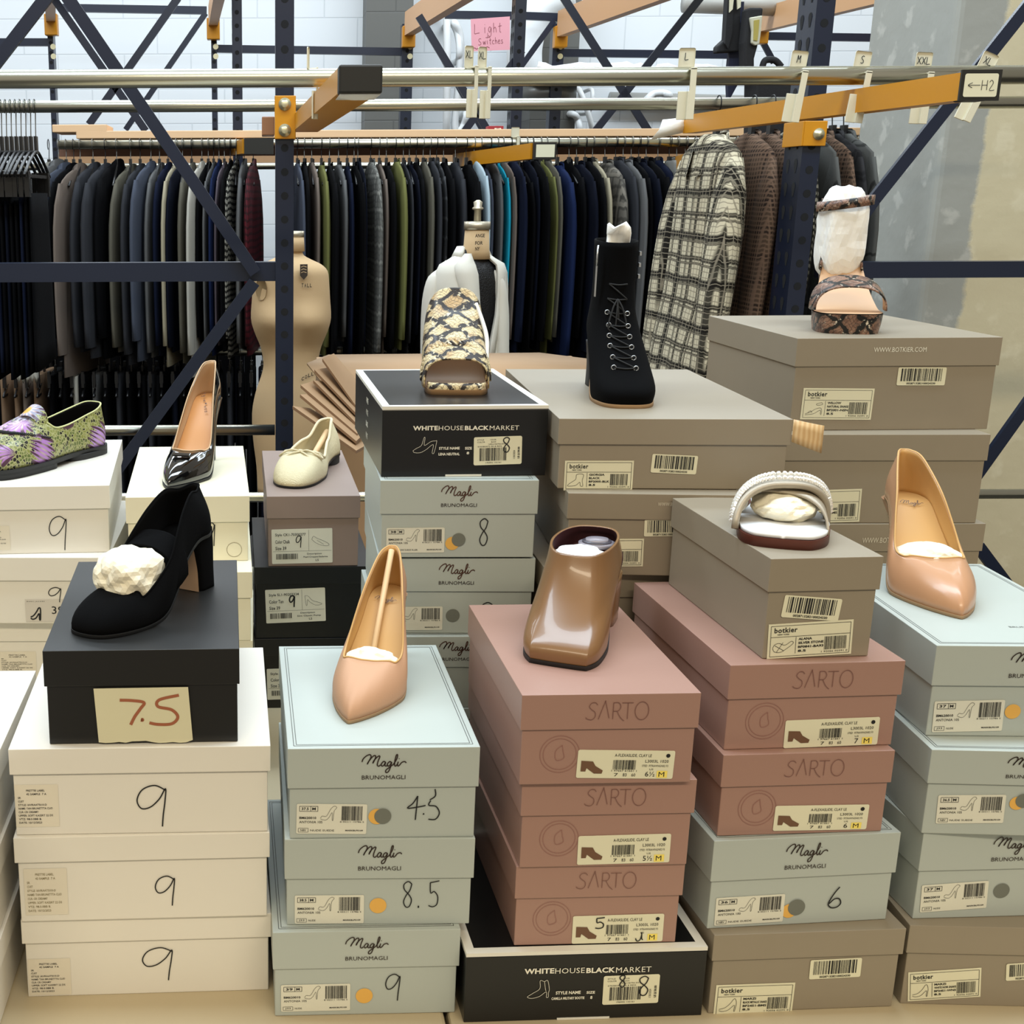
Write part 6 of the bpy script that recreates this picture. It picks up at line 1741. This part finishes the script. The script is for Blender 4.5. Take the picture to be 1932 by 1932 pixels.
for nm, row in (('MID', MID), ('LEFT', LEFT), ('RIGHT', RIGHT)):
    cnt = {}
    for _, c in row: cnt[c] = cnt.get(c, 0) + 1
    seen = {}
    for i, (px, c) in enumerate(row):
        a = row[i - 1][0] if i else px - 14; b = row[i + 1][0] if i + 1 < len(row) else px + 16
        half = min(.030, max(.009, min(px - a, b - px) * 4.6 / FOC * .5 * 1.02))
        x = (px - CX) / FOC * 4.58 * 1.02
        seen[c] = seen.get(c, 0) + 1
        lab = '%s jacket %s' % (COLN[c], PLACE[nm])
        grp = None
        if cnt[c] > 1:
            if c in ('black', 'dnavy', 'char', 'navy', 'grey', 'slate', 'taupe', 'ogrey', 'white'):
                grp = '%s jackets %s' % (COLN[c], {'MID': 'of the middle row', 'LEFT': 'of the left bay', 'RIGHT': 'by the column'}[nm])
            else: lab = '%s jacket %s, %s from the left' % (COLN[c], {'MID': 'in the middle row', 'LEFT': 'in the left bay', 'RIGHT': 'by the column'}[nm], ('first', 'second', 'third', 'fourth')[seen[c] - 1])
        v = i % 3
        yw = (-.30 + .20 * (px - 90) / 390) if nm == 'LEFT' else (.05 if nm == 'MID' else 0)
        half *= math.cos(yw)
        dy = RJ.uniform(-.045, .03)
        zj_ = zj + .0
        jacket(x, YJ, zj_ + RJ.uniform(-.012, .006), half, C[c], v, lab, grp, RJ.uniform(-.03, .03) + yw, dy, RJ.uniform(.95, 1.06))
        hanger(x, YJ, zj, .0165, 'wire' if i % 3 else 'dark', 'wire hook hanger under a jacket %s' % PLACE[nm], 'jacket hangers ' + {'MID': 'of the middle row', 'LEFT': 'of the left bay', 'RIGHT': 'by the column'}[nm])
# bare wire hooks of hangers further along the rail by the column
for k in range(7):
    hanger(at(1560 + 14 * k, 275, YJ).x, YJ, zj, .0165, 'dark', 'dark hook hanger on the bare rail end right of the right blue upright', 'hooks on the rail right of the blue upright')

# coats on the rail behind the right upright
YCo = 3.20; zco = at(800, 198, YCo).z
for i, (x, half, m, v, lab, dx) in enumerate((
    (1.135, .046, PLAID, 3, 'long cream coat in bold black plaid, hanging left of the right blue upright', 0),
    (1.222, .022, BPLAID, 3, 'brown plaid coat right next to the cream plaid coat', 0), (1.268, .021, BPLAID, 3, 'brown plaid coat half hidden by the right blue upright', 0),
    (1.318, .016, C['hound'], 3, 'houndstooth coat showing its collar left of the right blue upright', 0), (1.362, .012, WPANE, 3, 'grey coat with stand collar behind the right blue upright', 0),
    (1.397, .012, BPLAID, 3, 'brown plaid coat just right of the right blue upright', 0), (1.422, .012, CHARPL, 3, 'charcoal plaid coat right of the right blue upright', 0),
    (1.450, .013, WPANE, 3, 'grey windowpane coat, last of the coats before the black jackets', 0))):
    jacket(x, YCo, zco - .004, half, m, v, lab, None, 0, 0, 1.0, 'coat', 'coat').rotation_euler.y = .075 if i < 4 else .02
    hanger(x, YCo, zco, .0150, 'dark', ('dark hook hanger of the cream plaid coat' if i == 0 else 'dark hook hanger of a coat behind the right blue upright'), None if i == 0 else 'coat hangers')

# skirts and trousers on clip hangers at the far left
CLIPB = mat('clip_black', '0f0f11', .35)
_cm = []
mb = MB(); P = [(0, (.0175) * math.sin(t), .0175 * math.cos(t)) for t in [math.radians(q) for q in (-150, -110, -60, -20, 20, 60, 100, 135)]] + [(0, .004, -.05), (0, 0, -.075)]
mb.tube(cr(P, 3), .0014, mat('hook_wire', '6f6f6c', .35, .8), 6); o = mb.build('hook'); _cm.append(('hook', o.data)); bpy.data.objects.remove(o)
mb = MB(); mb.box(-.0035, .0035, -.012, .012, -.112, -.07, CLIPB); mb.tube(cr([(0, -.19, -.165), (0, -.10, -.13), (0, 0, -.105), (0, .10, -.13), (0, .19, -.165)], 3), .0042, CLIPB, 8)
mb.box(-.0025, .0025, -.18, .18, -.170, -.162, CLIPB); o = mb.build('bar'); _cm.append(('bar', o.data)); bpy.data.objects.remove(o)
for s in (-1, 1):
    mb = MB(); mb.box(-.005, .005, s * .15 - .014, s * .15 + .014, -.215, -.155, CLIPB); mb.box(-.0065, .0065, s * .15 - .006, s * .15 + .006, -.20, -.165, mat('clip_metal', '55565a', .3, .8)); o = mb.build('clip'); _cm.append(('clip', o.data)); bpy.data.objects.remove(o)


def drape(name, w, h, t, m, seed):
    R = random.Random(seed); ph = R.uniform(0, 6); rows = []
    for i in range(9):
        u = i / 8; z = -h * u; hw = w / 2 * (.82 + .18 * u)
        r = []
        for k in range(24):
            a = 2 * PI * k / 24; c, s = math.cos(a), math.sin(a)
            r.append(Vector((t / 2 * math.copysign(abs(c) ** .6, c) * (1 + .25 * u * math.sin(5 * s + ph)), hw * math.copysign(abs(s) ** .8, s), z)))
        rows.append(r)
    mb = MB(); mb.grid(rows, m, True, True, True, True); o = mb.build(name); d = o.data; bpy.data.objects.remove(o); return d


DR = [drape('skirt', .31, .43, .0125, C['black'], k) for k in range(3)]
for k in range(13):
    x = at(-46 + k * 9.2, 195, YCo).x; c = ('blue', 'navy', 'dnavy', 'black', 'black', 'navy', 'black', 'dnavy', 'black', 'black', 'navy', 'black', 'black')[k]
    e = empty('clip_hanger', (x, YCo, zco), RJ.uniform(-.03, .03), 'black clip hanger with metal hook in the cluster at the far left', 'hanger', 'clip hangers at the far left')
    for pn, me in _cm: o = bpy.data.objects.new(pn, me); sc.collection.objects.link(o); o.parent = e
    o = bpy.data.objects.new('skirt', DR[k % 3]); sc.collection.objects.link(o); o.location = (x, YCo, zco - .205 - RJ.uniform(0, .02)); o.material_slots[0].link = 'OBJECT'; o.material_slots[0].material = C[c]
    tag(o, {'blue': 'blue skirt at the far left edge on a clip hanger', 'navy': 'navy skirt on a clip hanger at the far left', 'dnavy': 'dark navy skirt on a clip hanger at the far left', 'black': 'black skirt on a clip hanger at the far left'}[c], 'skirt', None if c == 'blue' else COLN[c] + ' skirts at the far left')

# trousers on the low rail at the back
TR = [drape('trousers', .34, .62, .03, C['black'], 10 + k) for k in range(3)]
cols = ['tan', 'tan', 'taupe', 'tan', 'black', 'black', 'white', 'black', 'grey', 'black', 'char', 'black', 'black', 'char', 'black', 'dnavy', 'black', 'brown', 'black', 'black', 'char', 'black', 'black', 'dnavy']
px_ = [36 + 20 * k for k in range(24)] + [640 + 20 * k for k in range(25)]
for k, px in enumerate(px_):
    c = cols[k] if k < 24 else ('black', 'dnavy', 'char', 'black')[k % 4]
    x = (px - CX) / FOC * YJ * 1.03
    o = bpy.data.objects.new('trousers', TR[k % 3]); sc.collection.objects.link(o); o.location = (x, YJ, zl_ - .075); o.rotation_euler = (0, 0, RJ.uniform(-.12, .12)); o.material_slots[0].link = 'OBJECT'; o.material_slots[0].material = C[c]
    cn = {'tan': 'tan', 'taupe': 'taupe', 'black': 'black', 'white': 'off-white', 'grey': 'grey', 'char': 'charcoal', 'dnavy': 'dark navy', 'brown': 'brown'}[c]
    bay = 'the left bay' if k < 24 else 'the middle bay'
    tag(o, '%s trousers on the low rail of %s' % (cn, bay), 'trousers', '%s trousers of %s' % (cn, bay))
    e = empty('clip_hanger', (x, YJ, zl_), 0, 'clip hanger with trousers on the low rail of ' + bay, 'hanger', 'trouser hangers of ' + bay)
    for pn, me in _cm[:1]: q = bpy.data.objects.new(pn, me); sc.collection.objects.link(q); q.parent = e
    mb = MB() if False else None
    for s in (0, 1):
        q = bpy.data.objects.new('clip', _cm[2 + s][1]); sc.collection.objects.link(q); q.parent = e; q.location = (0, 0, .10)
    q = bpy.data.objects.new('bar', _cm[1][1]); sc.collection.objects.link(q); q.parent = e; q.location = (0, 0, .02)
# white lace piece over the tan trousers
mb = MB(); rows = []
A_, B_ = at(29, 668, YJ - .25), at(72, 712, YJ - .25)
for i in range(6):
    u = i / 5; rows.append([Vector((A_.x + (B_.x - A_.x) * k / 10, YJ - .25 + .012 * math.sin(k * 2.1), A_.z + (B_.z - A_.z) * u * (1 + .25 * (k % 2) * (u > .7)))) for k in range(11)])
mb.grid(rows, C['white']); o = mb.build('lace_top'); solid(o, .004); tag(o, 'white lace top hanging over tan trousers on the low left rail', 'top')

# ------------------------------------------------------------------ dress forms
LINEN = mat('form_linen', 'bfa27a', .85, bump=.1, bscale=400, var=.06, vscale=5)
CAPM = mat('form_cap', 'b9b09c', .35, .7)
FINK = mat('form_print', '3a3026', .8)
YD = 3.7


def form_rows(cx_px, prof, Y, ry, n=36):
    rows = []
    for py, hw in prof:
        c = at(cx_px, py, Y); w_ = hw * (c.y) / FOC * 1.0
        rows.append([Vector((w_ * math.cos(2 * PI * k / n), ry * w_ * math.sin(2 * PI * k / n), c.z)) for k in range(n)])
    return rows


PROF = [(474, 21), (482, 24), (490, 38), (499, 56), (512, 68), (535, 71), (565, 73), (600, 75), (625, 69), (655, 57), (684, 52), (705, 55), (740, 67), (780, 74), (830, 72), (880, 66), (930, 64)]
f1 = empty('dress_form', (at(549, 600, YD).x, YD, FZ), 0, 'bare linen dress form behind the left blue upright', 'dress form')
off = Vector((0, 0, -FZ))
rows = form_rows(549, PROF, YD, .66)
# bust: push the front out
for i, (py, hw) in enumerate(PROF):
    for p in rows[i]:
        if p.y < 0 and 560 <= py <= 640:
            s = math.sin((py - 560) / 80 * PI); p.y -= .035 * s * max(0, 1 - ((abs(p.x) - .055) / .06) ** 2)
cols_ = [cr([tuple(r[k]) for r in rows], 3) for k in range(36)]
mb = MB(); mb.grid([[Vector(cols_[k][i]) + off for k in range(36)] for i in range(len(cols_[0]))], LINEN, True, True, True, True); mb.build('torso', None, f1)
mb = MB(); rr = form_rows(562 - 4, [(474, 20), (446, 18.5)], YD, .9); mb.grid([[p + off + Vector((.008, 0, 0)) for p in r] for r in rr], LINEN, True, True, True, True); mb.build('neck', None, f1)
mb = MB(); rr = form_rows(558, [(447, 19), (436, 19)], YD, .9); mb.grid([[p + off + Vector((.008, 0, 0)) for p in r] for r in rr], CAPM, True, True, True, True); mb.build('neck_cap', None, f1)
mb = MB(); c = at(495, 545, YD - .05); mb.lathe([(0.0, 0), (.030, .002), (.033, .008)], mat('arm_plate', '8a7350', .7), 20, (0, 0, 0), .55, 1.0, False)
o = mb.build('arm_plate', None, f1); o.rotation_euler = (PI / 2, 0, -.5); o.location = c - Vector(f1.location)
mb = MB(); mb.tube([(0, 0, .05), (0, 0, at(549, 925, YD).z - FZ)], .018, mat('stand_iron', '2a2a2c', .5, .5), 12); mb.build('stand_pole', None, f1)
mb = MB(); mb.lathe([(.22, 0), (.22, .02), (.05, .05), (.02, .06)], mat('stand_iron', '2a2a2c', .5, .5), 20); mb.build('stand_base', None, f1)
mb = MB()
def on_front(px, py, lift=.0):
    """front of the form under a pixel"""
    best = None
    for i in range(len(PROF) - 1):
        if PROF[i][0] <= py <= PROF[i + 1][0]:
            u = (py - PROF[i][0]) / (PROF[i + 1][0] - PROF[i][0]); hw = PROF[i][1] * (1 - u) + PROF[i + 1][1] * u; best = hw
    dx = (px - 549) / (best or 70); dx = max(-.98, min(.98, dx))
    yy = YD - .66 * (best or 70) * YD / FOC * math.sqrt(1 - dx * dx) - .004 - lift
    return at(px, py, yy)
for k, ch in enumerate('COLLAP'):
    px, py = 569 + k * 6.2, 719 - 12 * math.sin(k / 5 * PI / 2); p = on_front(px, py); q = on_front(px + 5, py - 2.2 + k * .35)
    d = (q - p).normalized(); uz = Vector((0, 0, 1)); M = Matrix(((d.x, 0, 0, p.x), (d.y, 0, -1, p.y), (0 + d.z, 1, 0, p.z), (0, 0, 0, 1))); put_text(mb, ch, M, 0, 0, .008, .011, FINK, .03, z=.001)
for k, ch in enumerate('TALL'):
    px, py = 569 + k * 5.2, 542; p = on_front(px, py, .004); M = Matrix(((.9, 0, 0, p.x), (.4, 0, -1, p.y), (0, 1, 0, p.z), (0, 0, 0, 1))); put_text(mb, ch, M, 0, 0, .006, .011, FINK, .03, z=.002)
p = on_front(566, 520, .010); M = Matrix(((1, 0, 0, p.x), (.3, 0, -1, p.y), (0, 1, 0, p.z), (0, 0, 0, 1)))
mb.poly([M @ Vector((a, b, .002)) for a, b in ((0, 0), (0, .032), (.022, .032), (.022, 0), (.011, -.012))][::-1], FINK)
for k in range(3): mb.ribbon([(.003, .008 + .008 * k), (.01, .011 + .008 * k), (.019, .008 + .008 * k)], .002, M, LINEN, .003)
o = mb.build('lettering', None, f1); o.location = -Vector(f1.location)

# second form in a white blazer
YD2 = 3.6; CX2 = 886
f2 = empty('dress_form', (at(CX2, 600, YD2).x, YD2, FZ), 0, 'linen dress form with metal neck cap under the white blazer', 'dress form')
P2 = [(470, 24), (482, 30), (492, 44), (505, 62), (530, 70), (570, 72), (610, 72), (650, 58), (684, 54), (730, 66), (790, 74), (850, 70)]
ft = Matrix.Rotation(.50, 4, 'Z')
rows = form_rows(CX2, P2, YD2, .66); mb = MB(); mb.grid([[ft @ p + off for p in r] for r in rows], mat('black_sequin_top', '141417', .35, .3, bump=.8, bscale=260), True, True, True, True); t_ = mb.build('black_top', None, f2); t_['label'] = 'black sequined top'
mb = MB(); rr = form_rows(CX2 + 8, [(488, 27), (474, 24), (432, 22)], YD2, .9); mb.grid([[p + off + Vector((.010, -.01, 0)) for p in r] for r in rr], LINEN, True, True, True, True); mb.build('neck', None, f2)
mb = MB(); rr = form_rows(CX2 + 8, [(433, 24), (418, 24)], YD2, .9); mb.grid([[p + off + Vector((.010, -.01, 0)) for p in r] for r in rr], CAPM, True, True, True, True)
c = at(CX2 + 8, 417, YD2); mb.lathe([(.010, 0), (.010, .03), (.016, .032), (.016, .036), (.011, .04), (.013, .052), (.004, .058)], CAPM, 14, (.010, -.01, c.z - FZ)); mb.build('neck_cap', None, f2)
mb = MB(); mb.tube([(0, 0, .05), (0, 0, at(CX2, 840, YD2).z - FZ)], .018, mat('stand_iron', '2a2a2c', .5, .5), 12); mb.build('stand_pole', None, f2)
mb = MB(); mb.lathe([(.22, 0), (.22, .02), (.05, .05), (.02, .06)], mat('stand_iron', '2a2a2c', .5, .5), 20); mb.build('stand_base', None, f2)
mb = MB()
for k, (t, py) in enumerate((('ANGE', 448), ('FOR', 462), ('NY', 473))):
    p = at(896, py, YD2 - .055); M = Matrix(((.95, 0, 0, p.x), (.3, 0, -1, p.y), (0, 1, 0, p.z), (0, 0, 0, 1))); put_text(mb, t, M, 0, 0, (.030, .024, .014)[k], .010, FINK, .03, z=.004)
o = mb.build('lettering', None, f2); o.location = -Vector(f2.location)
BLZ = mat('blazer_white', 'd9d6cb', .75, bump=.05, bscale=300)
z_ = lambda py: at(CX2, py, YD2).z - FZ
s_ = YD2 / FOC
bz = empty('blazer', (at(CX2, 600, YD2).x, YD2, FZ), 0, 'white open front blazer worn by the right dress form', 'blazer')
BP = [(478, 30, 32), (488, 44, 26), (498, 62, 22), (515, 70, 18), (545, 73, 16), (590, 75, 13), (640, 70, 8), (690, 70, 4), (760, 84, 3)]
rows = []
for py, hw, gap in BP:
    g = math.radians(gap); r = []
    for k in range(41):
        a = -PI / 2 + g + (2 * PI - 2 * g) * k / 40
        r.append(ft @ Vector((hw * s_ * 1.06 * math.cos(a), hw * s_ * .74 * math.sin(a), z_(py))))
    rows.append(r)
mb = MB(); mb.grid(rows, BLZ); o = mb.build('body', None, bz); solid(o, .005, 1)
for sg in (0, -1):
    mb = MB(); rows_ = []
    for i, r in enumerate(rows[:-1]):
        e0 = r[sg]; e1 = r[(5 if sg == 0 else -6)]; out = Vector((0, -.007, 0)); w_ = .75 + .35 * math.sin(min(1, i / 5) * PI) - .06 * i
        rows_.append([e0 + Vector((0, -.002, 0)), e0.lerp(e1, .5 * w_) + out, e0.lerp(e1, w_) + out * .8])
    mb.grid(rows_, BLZ); o = mb.build('lapel', None, bz); solid(o, .004, 0)
for sg, pts in ((-1, ((828, 499), (813, 522), (806, 555), (803, 595), (801, 640), (800, 700), (800, 760))), (1, ((930, 497), (943, 520), (949, 555), (951, 595), (952, 640), (953, 700), (952, 760)))):
    rows_ = []
    for i, (px, py) in enumerate(pts):
        c = at(px + (8 if sg < 0 else -8), py, YD2 - .01) - Vector(bz.location); rr = (6, 15, 19, 20, 19, 18, 17)[i] * s_
        rows_.append([c + Vector((rr * .82 * math.cos(2 * PI * k / 14), rr * 1.5 * math.sin(2 * PI * k / 14), (.012 * -sg * math.cos(2 * PI * k / 14)) if i == 0 else 0)) for k in range(14)])
    cc_ = [cr([tuple(r[k]) for r in rows_], 3) for k in range(14)]
    mb = MB(); mb.grid([[Vector(cc_[k][i]) for k in range(14)] for i in range(len(cc_[0]))], BLZ, True, True, True, True); mb.build('sleeve', None, bz)
mb = MB(); rows_ = []
for k in range(13):
    a = PI * (-.15) + PI * 1.3 * k / 12
    rows_.append([ft @ Vector((31 * s_ * math.cos(a), 27 * s_ * math.sin(a), z_(478 - 0))) , ft @ Vector((30 * s_ * math.cos(a), 26 * s_ * math.sin(a), z_(466))), ft @ Vector((38 * s_ * math.cos(a), 33 * s_ * math.sin(a), z_(484)))])
mb.grid(rows_, BLZ); o = mb.build('collar', None, bz); solid(o, .004, 0)

# ------------------------------------------------------------------ cardboard
e = empty('cardboard_carton', (.47, 2.62, FZ), 0, 'large cardboard carton behind the black and white box, its top edge showing', 'carton')
mb = MB(); mb.box(-.33, .30, 0, .42, 0, at(860, 676, 3.0).z - FZ, CARD); bevel(mb.build('body', None, e), .004)
zt_ = at(860, 676, 3.0).z - FZ
mb = MB(); mb.grid([[Vector((-.34, -.02, zt_ + .004)), Vector((.24, -.03, zt_ + .004))], [Vector((-.36, .2, zt_ + .010)), Vector((.32, .2, zt_ + .012))], [Vector((-.30, .40, zt_ + .004)), Vector((.22, .42, zt_ + .004))]], CARD); solid(mb.build('flap', None, e), .004, 1)
for k, (t0, t1, Yk, dd, lab) in enumerate((((608, 682), (676, 778), 2.46, .16, 'flattened cardboard carton with printed corner, highest of the leaning bundle'), ((593, 703), (676, 790), 2.43, .14, 'flattened cardboard carton, second from the top of the leaning bundle'), ((591, 723), (676, 808), 2.40, .12, 'flattened cardboard carton, middle of the leaning bundle'), ((567, 732), (674, 824), 2.37, .12, 'flattened cardboard carton sticking out furthest left in the bundle'), ((566, 750), (672, 838), 2.34, .10, 'flattened cardboard carton, second from the bottom of the bundle'), ((552, 772), (672, 856), 2.31, .10, 'flattened cardboard carton, lowest of the leaning bundle'))):
    A_, B_ = at(*t0, Yk), at(*t1, Yk); d = B_ - A_
    mb = MB(); bk = Vector((.03, dd, .012 - .01 * (k % 3)))
    up_ = Vector((0, 0, .006))
    V = [A_, B_, B_ + bk, A_ + bk * .7 + d * .12]
    mb.add([v - A_ for v in V] + [v - A_ + up_ for v in V], [(3, 2, 1, 0), (4, 5, 6, 7)], CARD)
    mb.add([v - A_ for v in V] + [v - A_ + up_ for v in V], [(i, (i + 1) % 4, 4 + (i + 1) % 4, 4 + i) for i in range(4)], CARDD)
    o = mb.build('cardboard_sheet'); o.location = A_; tag(o, lab, 'cardboard', 'leaning cardboard bundle')

# the next rack: unseen dark garments, added to darken the gaps under the jackets
LG = [drape('garment', .42, 1.25, .085, C['black'], 30 + k) for k in range(3)]
zb_ = at(800, 312, 6.2).z
pxs = [x for x in range(-30, 470, 33)] + [x for x in range(566, 1500, 33)] + [x for x in range(1600, 1730, 30)]
for k, px in enumerate(pxs):
    x = (px - CX) / FOC * 6.2 * 1.03
    o = bpy.data.objects.new('backdrop_garment', LG[k % 3]); sc.collection.objects.link(o); o.location = (x, 6.2, zb_ - .10); o.rotation_euler = (0, 0, RJ.uniform(-.1, .1))
    tag(o, 'long black garment added on the next rack to darken the view behind the jackets', 'garment', 'added dark garments of the next rack')
    for pn, me in _cm[:2]:
        q = bpy.data.objects.new(pn, me); sc.collection.objects.link(q); q.parent = o; q.location = (0, 0, .10)
